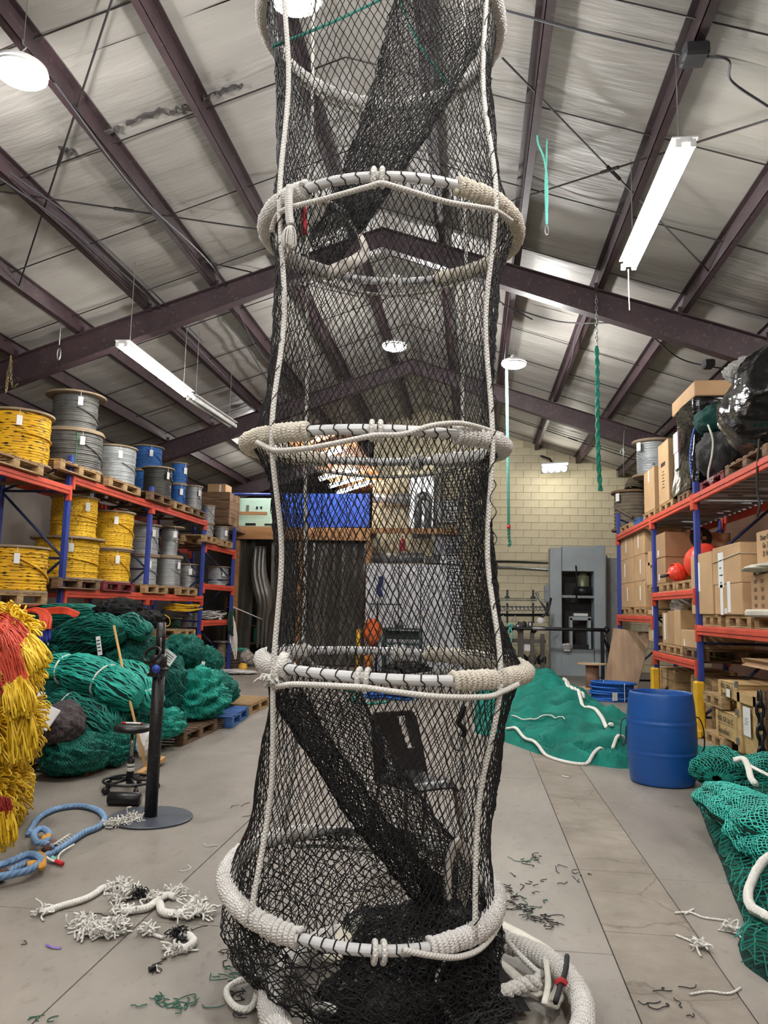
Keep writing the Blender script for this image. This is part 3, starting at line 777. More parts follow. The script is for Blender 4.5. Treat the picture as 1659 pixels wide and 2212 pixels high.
    MB().tube(smoothpath(q, 6), .027, 10, flat=.45).build('entrance_hoop', TAPEW, T, True, w=True)
    s2 = PY(690, 1494, 3.25); h2 = PY(985, 1895, 3.45)
    funnel(s2, A3(.17, .03, -.02), A3(.03, .26, .0), h2, A3(.07, .05, .02), A3(.0, .06, .11), 62, 44, A3(-.01, 0, -.06), .002).build('lower_funnel', NETC, T, w=True)
    funnel(s2 + A3(-.14, 0, 0), A3(.035, .02, -.01), A3(.02, .1, .0), h2 + A3(-.09, -.05, -.05), A3(.04, .03, .02), A3(.0, .05, .05), 80, 26, A3(-.01, 0, -.05), .0022).build('funnel_edge', NETC, T, w=True)
    hp = h2 + np.cos(b) * A3(.035, .05, .0) + np.sin(b) * A3(.0, .03, .13)
    MB().tube(hp, .019, 8, closed=True, flat=1.4).build('entrance_hoop', TAPEW, T, True, w=True)
    # white batten lying across the lower bay
    a_, b_ = PY(715, 2075, 3.12), PY(775, 1970, 3.5)
    d = (b_ - a_); L = np.linalg.norm(d); d /= L; sd = np.cross(d, (0, 0, 1)); sd /= np.linalg.norm(sd)
    MB().box((a_ + b_) / 2, (L, .075, .02), .004, R=np.array([d, sd, np.cross(d, sd)]).T).build('batten', mat('dirty_white_batten', (214, 206, 188), .6, 0, .15, 8), T, w=True)
    # frayed rope end hanging on the second hoop
    q = rp(1, ang(1, 645), .045)
    e = [q + (0, -.01, .0), q + (.0, -.02, -.06), q + (.005, -.02, -.13), q + (.012, -.02, -.17)]
    fr_ = rings[1]
    MB().tube(smoothpath(e, 6), .0165, 9).build('rope_tail', WRAP_ROPE, fr_, True, w=True)
    m = MB(); e0 = e[-1]
    for i in range(46):
        a0 = rng.uniform(0, 6.28); rr = rng.uniform(.006, .036)
        m.tube(smoothpath([e0, e0 + A3(math.cos(a0) * rr * .8, math.sin(a0) * rr * .6, -.03), e0 + A3(math.cos(a0) * rr, math.sin(a0) * rr * .7, -.06 - rng.uniform(0, .03)), e0 + A3(math.cos(a0) * rr * .75, math.sin(a0) * rr * .5, -.085 - rng.uniform(0, .02))], 3), .0042, 4)
    m.build('frayed_end', WHITE_ROPE, fr_, True, w=True)
    MB().tube(smoothpath([q + (.03, .12, -.02), q + (.035, .12, -.08), q + (.04, .12, -.14)], 4), .01, 6).build('red_whipping', mat('red_twine', (190, 40, 48), .7), T, True, w=True)
    # knot with frayed end on fourth hoop
    q = rp(3, fl[3], .03) + (-.01, -.01, -.03); m = MB()
    for i in range(40):
        d = rng.normal(0, 1, 3) * (1, .7, .8); d /= np.linalg.norm(d); d[2] = -abs(d[2]) * .8; l = rng.uniform(.03, .065)
        m.tube(smoothpath([q, q + d * l * .6 + rng.normal(0, .008, 3), q + d * l + (0, 0, -.012)], 3), .004, 4)
    m.build('frayed_knot', WHITE_ROPE, rings[3], True, w=True)
    q = rp(3, fl[3]); b = np.linspace(0, 2 * PI, 20, endpoint=False)[:, None]
    MB().tube(q + .047 * (np.cos(b) * A3(0, 1, .2) + np.sin(b) * A3(.2, 0, 1)), .014, 8, closed=True).tube(q + (.03, 0, 0) + .045 * (np.cos(b) * A3(.1, 1, .0) + np.sin(b) * A3(-.1, 0, 1)), .013, 8, closed=True).build('hitch', WHITE_ROPE, rings[3], True, w=True)
    # green cord inside the crown
    a_, b_, c_ = PY(590, 100, 3.1), PY(842, -10, 3.7), PY(975, 190, 3.6)
    MB().tube(smoothpath([a_, (a_ + b_) / 2 + (0, 0, -.01), b_], 6), .007, 6).tube(smoothpath([b_ + (.02, 0, .05), PY(905, 95, 3.6), c_], 6), .006, 6).build('green_cord', GREEN_TWINE, T, True, w=True)
    # ---- bag of netting under the lowest hoop
    c5, tx, ty, R5 = RINGS[4]
    for lay, (rr, jit, n) in enumerate(((.0, .005, 80), (-.04, .010, 56))):
        rows = []
        for j, f in enumerate(np.linspace(0, 1, 22)):
            a = 2 * PI * (np.arange(n) + .5 * (j % 2)) / n
            top = rp(4, a, -.015 + rr); bul = .035 * math.sin(PI * min(1, f * 1.1)); R = .55 + rr + bul - .1 * f ** 3
            cx = -.40 + .02 * math.sin(3 * f); bot = np.stack([cx + R * np.cos(a), 3.38 + R * np.sin(a), 0 * a + .03 + .02 * np.sin(5 * a)], -1)
            g = f ** .9; q = top * (1 - g) + bot * g; q += vnoise(q * 8, 12 + lay)[..., None] * A3(.03, .03, .012) * math.sin(PI * f)
            rows.append(q)
        MB().net(np.array(rows), .0024, True, jit).build('bag_netting', NETC, T, w=True)
    # crumpled netting heaped inside and on the floor
    def heap(cx, cy, rx, ry, h, z0, nr, nc, seed, ph=1.0):
        u = np.linspace(-1, 1, nr); rows = []
        for j, uu in enumerate(u):
            vv = np.linspace(-1, 1, nc) + (1 / nc) * (j % 2)
            x = cx + uu * rx * np.sqrt(np.maximum(.03, 1 - .5 * vv ** 2)); y = cy + vv * ry * math.sqrt(max(.03, 1 - .5 * uu * uu))
            d = np.clip(1 - uu * uu - vv * vv, 0, 1); z = z0 + h * np.sqrt(d)
            p = np.stack([x, y, z], -1); n = vnoise(p * 11, seed); n2 = vnoise(p * 23, seed + 1)
            p[:, 2] = np.maximum(.012, p[:, 2] + (n * .05 + n2 * .02) * ph); p[:, 0] += n2 * .02; p[:, 1] += n * .02; rows.append(p)
        return MB().net(np.array(rows), .0024, False, .004)
    heap(-.22, 3.38, .34, .2, .18, .16, 60, 34, 31).build('crumpled_netting', NETC, T, w=True)
    heap(-.20, 3.32, .32, .2, .14, .14, 56, 34, 37).build('crumpled_netting', NETC, T, w=True)
    heap(-.22, 3.2, .38, .3, .12, .03, 66, 44, 41).build('crumpled_netting', NETC, T, w=True)
    heap(-.18, 3.14, .36, .28, .08, .03, 60, 40, 45).build('crumpled_netting', NETC, T, w=True)
    heap(-.08, 3.62, .16, .14, .2, .2, 34, 22, 47).build('crumpled_netting', NETC, T, w=True)
    heap(-.5, 3.92, .34, .05, .05, .42, 44, 10, 53, .4).build('crumpled_netting', NETC, T, w=True)
    # fine black sheet panel at the foot
    g = np.array([[PZ(x, y, .05 + .02 * math.sin(x * .02)) for x in np.linspace(880 + (y - 2050) * .1, 1060 + (y - 2050) * .65, 12)] for y in np.linspace(2058, 2185, 12)])
    MB().grid(g).build('fine_mesh_panel', netmat('fine_black_mesh', (14, 14, 16), (44, 44, 46), 160, .8, .4, .5), T, True, w=True)
    # ---- base hoop on the floor
    cb = A3(-.17, 3.21, .075); a = np.linspace(0, 2 * PI, 96, endpoint=False)
    p = cb + np.stack([.6 * np.cos(a), .6 * np.sin(a), .012 * np.sin(3 * a)], -1)
    base = MB().tube(p, .0225, 16, closed=True).build('base_hoop', PIPE, T, True, w=True)
    for s, e in ((-2.05, -.5 + 1.95), (2.0, 4.02)):
        if s < 0: s = -1.75
        q = cb + np.stack([.6 * np.cos(np.linspace(s, e, 90)), .6 * np.sin(np.linspace(s, e, 90)), .012 * np.sin(3 * np.linspace(s, e, 90))], -1)
        hx = helix(q, .035, .024, 11); hx += rng.normal(0, .0018, hx.shape)
        MB().tube(q, .03, 9).tube(hx, .0125, 6).build('rope_wrap', WRAP_ROPE, base, True, w=True)
    # inner flat hoop, white straps and loose ropes round the base
    FLT = mat('flat_white_strap', (216, 212, 198), .55, 0, .1, 9)
    def strap(pts, wd, z, name='strap'):
        q = smoothpath([PZ(x, y, z) for x, y in pts], 5)
        return MB().tube(q, wd, 8, flat=.3).build(name, FLT, T, True, w=True)
    strap([(1050, 2055), (1095, 2090), (1140, 2130), (1170, 2150)], .026, .05)
    strap([(1172, 2042), (1180, 2080), (1184, 2125), (1176, 2168)], .012, .11)
    strap([(1082, 1995), (1130, 2020), (1190, 2060), (1215, 2120), (1190, 2175)], .03, .045, 'flat_hoop')
    def loose(pts, r, m=WHITE_ROPE, name='loose_rope'):
        return MB().tube(smoothpath([PZ(x, y, z) for x, y, z in pts], 7), r, 8).build(name, m, T, True, w=True)
    loose([(1075, 2005, .2), (1110, 2050, .12), (1150, 2090, .07), (1175, 2110, .05)], .0125)
    loose([(592, 2030, .25), (590, 2080, .15), (570, 2108, .05), (520, 2118, .03), (492, 2135, .02), (492, 2155, .02), (510, 2176, .02), (535, 2180, .02), (550, 2165, .02), (558, 2140, .03), (580, 2120, .05), (610, 2105, .08)], .0135)
    loose([(975, 2070, .2), (950, 2095, .16), (946, 2130, .12), (956, 2170, .1), (975, 2195, .08), (1000, 2205, .06)], .0115)
    loose([(672, 2180, .1), (690, 2172, .11), (715, 2178, .11), (725, 2186, .1)], .014)
    q = np.array([PZ(x, y, z) for x, y, z in ((1010, 2185, .05), (1040, 2170, .06), (1070, 2150, .06), (1100, 2140, .06), (1130, 2128, .07), (1165, 2120, .09))])
    q = smoothpath(q, 8); m = MB()
    for ph in (0, 2.1, 4.2): m.tube(helix(q, .016, .11, 12, ph), .016, 7)
    m.build('twisted_rope', WHITE_ROPE, T, True, w=True)
    q = [PZ(1225, 2065, .13), PZ(1222, 2095, .13), PZ(1212, 2125, .13), PZ(1200, 2165, .12)]
    MB().tube(smoothpath(q, 5), .011, 6).build('black_lashing', BLACK_TWINE, base, True, w=True)
    MB().tube(smoothpath([q[2] + (-.02, 0, 0), q[2] + (.0, 0, .012), q[2] + (.02, 0, 0)], 4), .012, 6).build('red_whipping', mat('red_twine', (190, 40, 48)), base, True, w=True)
    return T
trap()
# ================================================================== PALLETS, RACKS, REELS (left side)
_pp = {}
def pallet(label, loc, rz=0.0, kind='pine', size=(1.0, 1.2)):
    """pallet: size is depth (x) by length (y); loc = centre of its underside"""
    cm = {'pine': WOOD, 'dark': WOOD_DK, 'blue': mat('blue_pallet_paint', (52, 92, 150), .7, 0, .2, 4, wear=.3), 'red': mat('red_pallet_paint', (110, 34, 44), .7, 0, .2, 4, wear=.2)}[kind]
    key = (kind, size)
    t = thing('pallet', label, 'pallet', loc, rz, 'pallets in the warehouse')
    if key not in _pp:
        d, l = size
        a = MB().box((0, 0, 0), (d, .115, .02), .003).mesh('deck_board'); b = MB().box((0, 0, 0), (.1, .13, .085), .004).mesh('block')
        c = MB().box((0, 0, 0), (.1, l, .02), .003).mesh('bottom_board'); e = MB().box((0, 0, 0), (.1, l, .018), .003).mesh('stringer_board')
        for m in (a, b, c, e): m.materials.append(cm)
        _pp[key] = (a, b, c, e)
    a, b, c, e = _pp[key]; d, l = size
    def put(n, me, p):
        o = bpy.data.objects.new(n, me); COL.objects.link(o); o.parent = t; o.location = p
    for k in range(7): put('deck_board', a, (rng.normal(0, .004), -l / 2 + .0575 + k * (l - .115) / 6, .134))
    for x in (-d / 2 + .05, 0, d / 2 - .05):
        put('bottom_board', c, (x, 0, .01)); put('stringer_board', e, (x, 0, .115))
        for y in (-l / 2 + .065, 0, l / 2 - .065): put('block', b, (x, y, .0635))
    return t
PH = .146

def upright_frame(T, x0, x1, Y, ztop, m=None, guard=False, zs=0.0):
    """two posts with horizontal and diagonal braces (x0 = aisle side)"""
    for x in (x0, x1):
        MB().box((x, Y, ztop / 2), (.07, .09, ztop), .008).box((x, Y, .006), (.12, .13, .012), .002).build('upright', RACK_BLUE, T, w=True)
        if guard and x == x0:
            YEL = mat('safety_yellow', (228, 176, 40), .5, 0, .12, 5, wear=.2)
            s = -1 if x0 > 0 else 1
            MB().box((x + s * .03, Y, .36), (.12, .15, .7), .02).box((x + s * .09, Y - .09, .05), (.1, .09, .1), .015).build('post_guard', YEL, T, w=True)
    z = .25; k = 0
    DKB = mat('dark_blue_brace', (34, 40, 78), .5)
    while z < ztop - .3:
        z2 = min(z + .95, ztop - .12)
        a, b = (x0, x1) if k % 2 == 0 else (x1, x0)
        MB().tube([(a, Y, z), (b, Y, z2)], .02, 4).build('brace', DKB, T, w=True)
        MB().tube([(x0, Y, z), (x1, Y, z)], .018, 4).build('brace', DKB, T, w=True)
        z = z2; k += 1
def beam(T, x, y0, y1, ztop, s):
    m = MB().box((x, (y0 + y1) / 2, ztop - .06), (.045, y1 - y0 - .09, .12), .006).box((x + s * .028, (y0 + y1) / 2, ztop - .045), (.012, y1 - y0 - .12, .05), .002)
    b = m.build('beam', RACK_ORANGE, T, w=True)
    for y in (y0 + .035, y1 - .035): MB().box((x, y, ztop - .1), (.075, .05, .22), .006).build('connector', RACK_ORANGE, b, w=True)
LX = -5.7; LXR = -6.72
UY = [7.4, 10.2, 13.0, 15.8, 17.9]
def left_rack():
    T = thing('pallet_rack', 'long blue and orange pallet rack loaded with rope reels at left', 'rack', ((LX + LXR) / 2, 14.0, 0))
    for i, Y in enumerate(UY): upright_frame(T, LX, LXR, Y, [3.6, 3.62, 3.62, 3.55, 3.42][i])
    lv = {0: [(3.17), (1.5)], 1: [3.34, 1.73], 2: [3.34, 1.73, .92], 3: [2.86, 2.0, 1.22]}
    for b, zs in lv.items():
        for z in zs:
            for x, s in ((LX + .03, 1), (LXR - .03, -1)): beam(T, x, UY[b], UY[b + 1], z, s)
    # decks of boards
    for b, zs in lv.items():
        for z in zs:
            n = 3
            for k in range(n):
                y = UY[b] + (k + .5) / n * (UY[b + 1] - UY[b])
                MB().box(((LX + LXR) / 2, y, z - .03), (LXR * -1 + LX - .05, .09, .04), .003).build('support_bar', WOOD_DK, T, w=True)
left_rack()

# ---- reels
YEL_R = ropemat('yellow_rope', (238, 188, 38), (176, 118, 14), 0, 0, False, .55, .1, dash=((34, 30, 26), (26, 60, 0), .64))
YEL_R2 = ropemat('yellow_rope_fleck', (240, 196, 48), (186, 128, 18), 0, 0, False, .55, .1, dash=((44, 40, 30), (60, 90, 0), .66))
GRY_R = mat('dark_grey_wire_rope', (92, 92, 90), .5, .35, .2, 9)
SLV_R = mat('silver_wire_rope', (168, 172, 174), .45, .35, .12, 9)
SLV_S = mat('silver_fine_rope', (150, 152, 152), .42, .5, .1, 4)
BLU_R = mat('blue_rope', (42, 92, 156), .6, 0, .2, 20)
BLK_R = mat('black_wire_rope', (62, 62, 58), .5, .3, .2, 9)
FLG = mat('reel_flange_board', (146, 128, 106), .75, 0, .15, 4)
FLG_D = mat('dark_reel_flange', (84, 80, 76), .6, 0, .15, 4)
def reel(label, px, pt, pb, fw, X, m, ridge=.03, fl=FLG, ww=.86, tagged=True, z=None, seg=44, over=False, strap=None, rope_end=True):
    """upright reel: px centre column, pt/pb pixel rows of top and foot, fw flange width in pixels, X plane"""
    foot = PX(px, pb, X); top = PX(px, pt, X)
    if z is not None: foot[2] = z
    h = max(.15, top[2] - foot[2]); R = fw / 2 / F * np.linalg.norm((foot - ORG)[:2]) ; r = R * ww
    t = thing('rope_reel', label, 'rope reel', (X, foot[1], foot[2]), 0, 'rope reels on the left rack')
    ft = min(.03, h * .05)
    for zz in (0, h - ft): MB().lathe([(0, zz), (R - .006, zz), (R, zz + .006), (R, zz + ft - .006), (R - .006, zz + ft), (0, zz + ft)], seg).build('flange', fl, t, False)
    H_ = h - 2 * ft; n = max(5, int(H_ / ridge)); pr = []
    for k in range(n):
        z0 = ft + H_ * k / n; rr = r + rng.normal(0, .004)
        for f, dr in ((0.02, -.28), (.2, -.05), (.5, 0), (.8, -.05), (.98, -.28)): pr.append((rr + dr * H_ / n * .8, z0 + f * H_ / n))
    MB().lathe(pr, seg, cap=False).build('rope_winding', m, t, True)
    if rope_end:
        aa = np.linspace(rng.uniform(-1.2, -.6), rng.uniform(.3, .9), 14); zz = np.linspace(ft + H_ * rng.uniform(.5, .95), ft + H_ * rng.uniform(.05, .5), 14)
        MB().tube(np.stack([(r + .008) * np.cos(aa), (r + .008) * np.sin(aa), zz], -1), ridge * .4, 6).build('loose_turn', m, t, True)
    if tagged:
        a0 = rng.uniform(-1.0, -.35); x, y = (R + .008) * math.cos(a0), (R + .008) * math.sin(a0)
        MB().box((x, y, h - .17), (.006, .07, .13), .001, rz=a0 + rng.uniform(-.3, .3)).build('paper_tag', PAPER, t)
        MB().tube([(x, y, h - .1), (R * math.cos(a0) * .985, R * math.sin(a0) * .985, h)], .003, 4).build('tag_string', PAPER, t)
    if strap: MB().tube([((r + .006) * math.cos(strap), (r + .006) * math.sin(strap), zz) for zz in np.linspace(.02, h - .02, 6)], .012, 5, flat=.5).build('strap', mat('green_strap', (40, 110, 60), .5), t)
    return t, (X, foot[1], foot[2]), h, R
def stack_on(base, label, fw, h, m, ridge, fl=FLG, dy=0.0, **kw):
    """a second reel standing on the first"""
    t, (x, y, z), hb, R = base
    p = pix((x, y + dy, z + hb)); q = pix((x, y + dy, z + hb + h))
    return reel(label, p[0], q[1], p[1], fw, x, m, ridge, fl, **kw)
def pal_px(label, px, X, z, kind='pine', size=(1.0, 1.0), dy=0.0):
    y = PX(px, 1200, X + size[0] / 2)[1] + dy
    return pallet(label, (X, y, z), 0, kind, size)
RXP = -6.18
zt, zm = 3.34, 1.73
# top level
pal_px('pallet under the large yellow reel at far left on the top shelf', 20, RXP + .1, 3.17, 'pine', (1.0, 1.2))
reel('large yellow black-flecked rope reel at far left on the top shelf', 34, 892, 1000, 132, RXP + .1, YEL_R, .034, ww=.9, z=3.17 + PH)
pal_px('pallet under the two dark grey wire rope reels on the top shelf', 163, RXP + .1, zt, 'pine', (1.0, 1.15))
a = reel('dark grey wire rope reel, lower of two on the top shelf', 152, 935, 1035, 122, RXP + .1, GRY_R, .03, z=zt + PH, ww=.93, strap=-.95)
stack_on(a, 'dark grey wire rope reel with wide flange, topmost on the left rack', 118, .62, GRY_R, .027, ww=.74)
pal_px('pallet under the silver wire rope reel on the top shelf', 262, RXP + .1, zt, 'pine', (1.0, 1.15))
reel('silver wire rope reel beside the grey stack on the top shelf', 243, 965, 1056, 92, RXP + .1, SLV_R, .026, z=zt + PH, ww=.92)
pal_px('pallet under the black wire rope reel on the top shelf', 344, RXP + .15, zt, 'dark', (1.0, 1.0))
reel('black wire rope reel in front of the blue reels on the top shelf', 338, 1010, 1080, 68, RXP + .2, BLK_R, .03, ww=.84, z=zt + PH)
a = reel('blue rope reel partly hidden, lower one behind the black reel', 312, 1018, 1075, 70, RXP - .45, BLU_R, .03, z=zt + .02, tagged=False)
stack_on(a, 'bright blue rope reel standing above the black reel', 70, .52, BLU_R, .03)
pal_px('pallet under the narrow blue reels on the top shelf', 392, RXP + .1, zt, 'pine', (1.0, 1.0))
a = reel('narrow blue rope reel, lower of two beside the black reel', 383, 1046, 1092, 36, RXP + .1, BLU_R, .03, z=zt + PH)
stack_on(a, 'narrow blue rope reel, upper of two beside the black reel', 36, .46, BLU_R, .03)
pal_px('pallet under the last silver reel on the top shelf', 424, RXP + .1, zt, 'dark', (1.0, 1.0))
reel('silver reel at the far end of the top shelf', 415, 1049, 1103, 42, RXP + .1, SLV_S, .02, z=zt + PH)
# middle level
pal_px('pallet under the lowest yellow reel at far left', 52, RXP + .25, 1.5, 'pine', (1.0, 1.2))
reel('fat yellow rope reel at far left on the middle shelf', 28, 1180, 1292, 122, RXP + .25, YEL_R, .04, ww=.95, z=1.5 + PH)
pal_px('pallet under the wide yellow reel stack', 178, RXP + .1, zm, 'dark', (1.0, 1.2))
a = reel('wide flanged yellow reel, lower of the stack behind the first upright', 140, 1162, 1268, 142, RXP - .02, YEL_R2, .028, ww=.84, z=zm + PH)
stack_on(a, 'yellow reel, upper of the stack behind the first upright', 94, .67, YEL_R2, .028, dy=.12, ww=.93)
pal_px('dark red pallet under the second yellow reel stack', 264, RXP + .1, zm, 'red', (1.0, 1.1))
a = reel('yellow reel, lower of the stack left of the second upright', 234, 1188, 1268, 84, RXP + .1, YEL_R2, .03, z=zm + PH, ww=.93)
stack_on(a, 'yellow reel, upper of the stack left of the second upright', 90, .66, YEL_R2, .03, ww=.92)
pal_px('pallet under the silver reel pair behind the second upright', 344, RXP + .1, zm, 'pine', (1.0, 1.0))
a = reel('silver reel, lower of the stack behind the second upright', 305, 1200, 1272, 66, RXP - .05, SLV_R, .03, z=zm + PH)
stack_on(a, 'silver reel, upper of the stack behind the second upright', 68, .6, SLV_R, .03, ww=.84)
a = reel('smooth silver reel, lower of the stack right of the second upright', 361, 1203, 1268, 60, RXP + .15, SLV_S, .02, z=zm + PH)
stack_on(a, 'slim silver reel with wide flanges above the smooth silver reel', 58, .62, SLV_S, .02, ww=.58)
pal_px('pallet under the small silver reel on the middle shelf', 412, RXP + .1, zm, 'pine', (1.0, 1.0))
reel('small silver reel near the third upright on the middle shelf', 402, 1218, 1272, 46, RXP + .1, SLV_S, .02, z=zm + PH, ww=.8)
reel('dark reel in shade behind the upper silver reels', 398, 1112, 1180, 50, RXP - .5, FLG_D, .03, z=2.6, tagged=False, fl=FLG_D) if False else None
# last bay
pal_px('pallet under the silver reels in the last bay, nearer one', 456, RXP + .15, 2.86, 'pine', (1.0, .8)); pal_px('pallet under the wide silver reel in the last bay', 490, RXP + .15, 2.86, 'pine', (1.0, .8))
a = reel('silver reel, lower of two at the near end of the last bay', 446, 1132, 1170, 30, RXP, SLV_S, .025, z=2.86 + PH, tagged=False)
stack_on(a, 'silver reel with blue mark, upper of two in the last bay', 32, .45, SLV_S, .025, tagged=False)
reel('wide silver reel on the upper shelf of the last bay', 478, 1137, 1172, 34, RXP + .15, SLV_S, .022, z=2.86 + PH)
reel('broad silver cable reel on the middle shelf of the last bay', 470, 1224, 1270, 50, RXP + .05, SLV_R, .03, z=2.0)
reel('small dark spool with wide flange on the low shelf of the last bay', 462, 1318, 1345, 40, RXP + .1, SLV_S, .025, z=1.22, ww=.4, fl=FLG_D)
# low shelf and floor things seen under the rack
pal_px('pallet on the low orange beam behind the green nets', 414, RXP + .2, .92, 'pine', (1.0, .9))
reel('grey reel on the low pallet behind the green nets', 404, 1330, 1368, 30, RXP + .1, SLV_S, .02, z=.92 + PH, tagged=False)
reel('silver spool beside the grey reel on the low pallet', 424, 1325, 1366, 22, RXP + .3, SLV_S, .02, z=.92 + PH, tagged=False)
reel('dark green rope reel half hidden behind the stand post', 372, 1335, 1372, 36, RXP, mat('dark_green_rope', (24, 58, 48), .7), .03, z=.92, tagged=False)
reel('tall bare spool with grey flange on the floor under the last bay', 478, 1385, 1432, 40, RXP + .3, FLG, .03, z=.0, ww=.45, fl=GALV, tagged=False)
t = thing('wire_coil_heap', 'tangle of thin grey wires on the low shelf of the last bay', 'wire', PX(450, 1345, RXP + .2))
t.location.z = 1.23
for i in range(9):
    a = np.linspace(0, 2 * PI, 22, endpoint=False); rr = rng.uniform(.16, .34); o = rng.normal(0, .08, 2)
    MB().tube(np.stack([o[0] + rr * np.cos(a), o[1] + rr * 1.2 * np.sin(a), .02 + i * .018 + .02 * np.sin(3 * a + i)], -1), .009, 5, closed=True).build('wire_loop', GALV if i % 2 else PAPER, t, True)
t = thing('yellow_line_coil', 'coil of yellow line on the low shelf behind the stand post', 'rope coil', PX(388, 1334, RXP + .45)); t.location.z = 1.06 + .36
YL = ropemat('yellow_line', (232, 186, 44), (170, 120, 20), 60, 3)
for i in range(6):
    a = np.linspace(0, 2 * PI, 26, endpoint=False); rr = rng.uniform(.24, .36); o = rng.normal(0, .05, 2)
    MB().tube(np.stack([o[0] + .8 * rr * np.cos(a), o[1] + 1.3 * rr * np.sin(a), .015 + i * .02 + .015 * np.sin(2 * a + i)], -1), .013, 6, closed=True).build('turn', YL, t, True)
# hanging looped ropes at the rack end
t = thing('hung_rope_hanks', 'pale rope hanks hanging on the far end of the left rack', 'rope', PX(503, 1330, LX + .15))
for i in range(5):
    q = [(rng.normal(0, .03), rng.normal(0, .05), 0), (-.06 + .03 * i, .05, -.25), (-.05 + .03 * i, .03, -.55 - .08 * i), (.0 + .03 * i, .0, -.65 - .08 * i), (.05 + .02 * i, -.03, -.5), (.03, -.02, -.1), (0, 0, 0)]
    MB().tube(smoothpath(q, 5), .013, 6).build('hank', WHITE_ROPE, t, True)
t = thing('green_hose_hank', 'dark green hank tied to the last blue upright', 'rope', PX(497, 1325, LX + .1))
for i in range(4):
    a = np.linspace(0, 2 * PI, 24, endpoint=False)
    MB().tube(np.stack([.03 * i + 0 * a, .12 * np.cos(a), -.2 + (.24 + .02 * i) * np.sin(a)], -1), .02, 7, closed=True).build('loop', mat('dark_green_rope', (24, 58, 48), .7), t, True)
# crates and boxes standing behind the racks on the mezzanine edge
def crate(label, c, sz, n, m=WOOD_DK, rz=0.0, cat='crate'):
    """boarded wooden box, loc = centre of its foot"""
    t = thing('wooden_crate', label, cat, c, rz); x, y, z = sz; bh = z / n
    for k in range(n):
        zz = (k + .5) * bh
        for s in (-1, 1):
            MB().box((0, s * (y / 2 - .01), zz), (x, .02, bh - .006), .003).build('board', m, t)
            MB().box((s * (x / 2 - .01), 0, zz), (.02, y - .04, bh - .006), .003).build('board', m, t)
    for sx in (-1, 1):
        for sy in (-1, 1): MB().box((sx * (x / 2 + .008), sy * (y / 2 - .06), z / 2), (.018, .09, z), .003).build('corner_post', m, t)
    MB().box((0, 0, z - .005), (x, y, .018), .003).build('lid', m, t)
    return t
# ================================================================== RIGHT RACK AND ITS LOAD
RXF, RXB = 2.98, 4.05
VY = [7.85, 10.65, 13.1, 16.2]
def right_rack():
    T = thing('pallet_rack', 'blue and orange pallet rack full of cartons at right', 'rack', (3.5, 12.0, 0))
    for i, Y in enumerate(VY): upright_frame(T, RXF, RXB, Y, [3.5, 3.35, 3.12, 3.62][i], guard=i < 3)
    lv = {0: [3.17, 1.43], 1: [3.17, 1.91, .97], 2: [3.17, 1.54]}
    for b, zs in lv.items():
        for z in zs:
            for x, s in ((RXF - .03, -1), (RXB + .03, 1)): beam(T, x, VY[b], VY[b + 1], z, s)
            n = 11 if z > 3 else 4
            for k in range(n):
                y = VY[b] + (k + .5) / n * (VY[b + 1] - VY[b])
                MB().box(((RXF + RXB) / 2, y, z - .025), (RXB - RXF - .05, .06, .035), .003).build('deck_slat', GALV if z > 3 else WOOD_DK, T, w=True)
right_rack()
def label_lines(m, x, y0, y1, z0, z1, n):
    for k in range(n):
        z = z1 - (k + .7) * (z1 - z0) / n
        m.box((x, (y0 + y1) / 2 + .1 * (y1 - y0) * math.sin(k * 2.1), z), (.002, (y1 - y0) * (.55 + .25 * math.sin(k * 3.7)), (z1 - z0) / n * .16))
    return m
def carton(label, c, sz, m=CARD, notes=(), tape=True, rz=0.0, face=-1, cat='box'):
    """closed cardboard box; c = centre of foot; notes = paper labels on the aisle face (y, z, w, h, lines) as fractions"""
    t = thing('cardboard_box', label, cat, c, rz, 'cartons on the right rack'); x, y, z = sz
    MB().box((0, 0, z / 2), (x, y, z), .008).build('body', m, t)
    # flap seam on top: two closed flaps with a gap between them
    for s in (-1, 1): MB().box((0, s * y / 4, z + .0025), (x * .985, y / 2 - .006, .005), .001).build('flap', m, t)
    if tape:
        MB().box((0, 0, z + .006), (x, .05, .002)).box((face * (x / 2 + .001), 0, z - .05), (.002, .05, .1)).build('tape', TAPE, t)
    for (fy, fz, w_, h_, n) in notes:
        MB().box((face * (x / 2 + .0025), fy * y, fz * z), (.003, w_, h_)).build('paper_label', PAPER, t)
        if n: label_lines(MB(), face * (x / 2 + .005), fy * y - w_ * .4, fy * y + w_ * .4, fz * z - h_ * .42, fz * z + h_ * .42, n).build('print', INK, t)['kind'] = 'stuff'
    return t
def cpx(label, x0, x1, y0, y1, X, z=None, dep=.5, **kw):
    """carton from its aisle face: left/right columns (far/near end), rows of top and foot, X plane"""
    a = PX(x0, (y0 + y1) / 2, X); b = PX(x1, (y0 + y1) / 2, X); ft = PX((x0 + x1) / 2, y1, X)[2]; tp = PX((x0 + x1) / 2, y0, X)[2]
    zz = ft if z is None else z
    return carton(label, (X + dep / 2, (a[1] + b[1]) / 2, zz), (dep, abs(a[1] - b[1]) - .01, tp - zz), **kw)
def pal_r(label, px, z, kind='pine', X=3.5, size=(1.0, 1.2)):
    return pallet(label, (X, PX(px, 1300, RXF)[1], z), 0, kind, size)
FX = RXF + .02
zfar, zmid, zlow, znear, ztop = 1.54, 1.91, .97, 1.43, 3.17
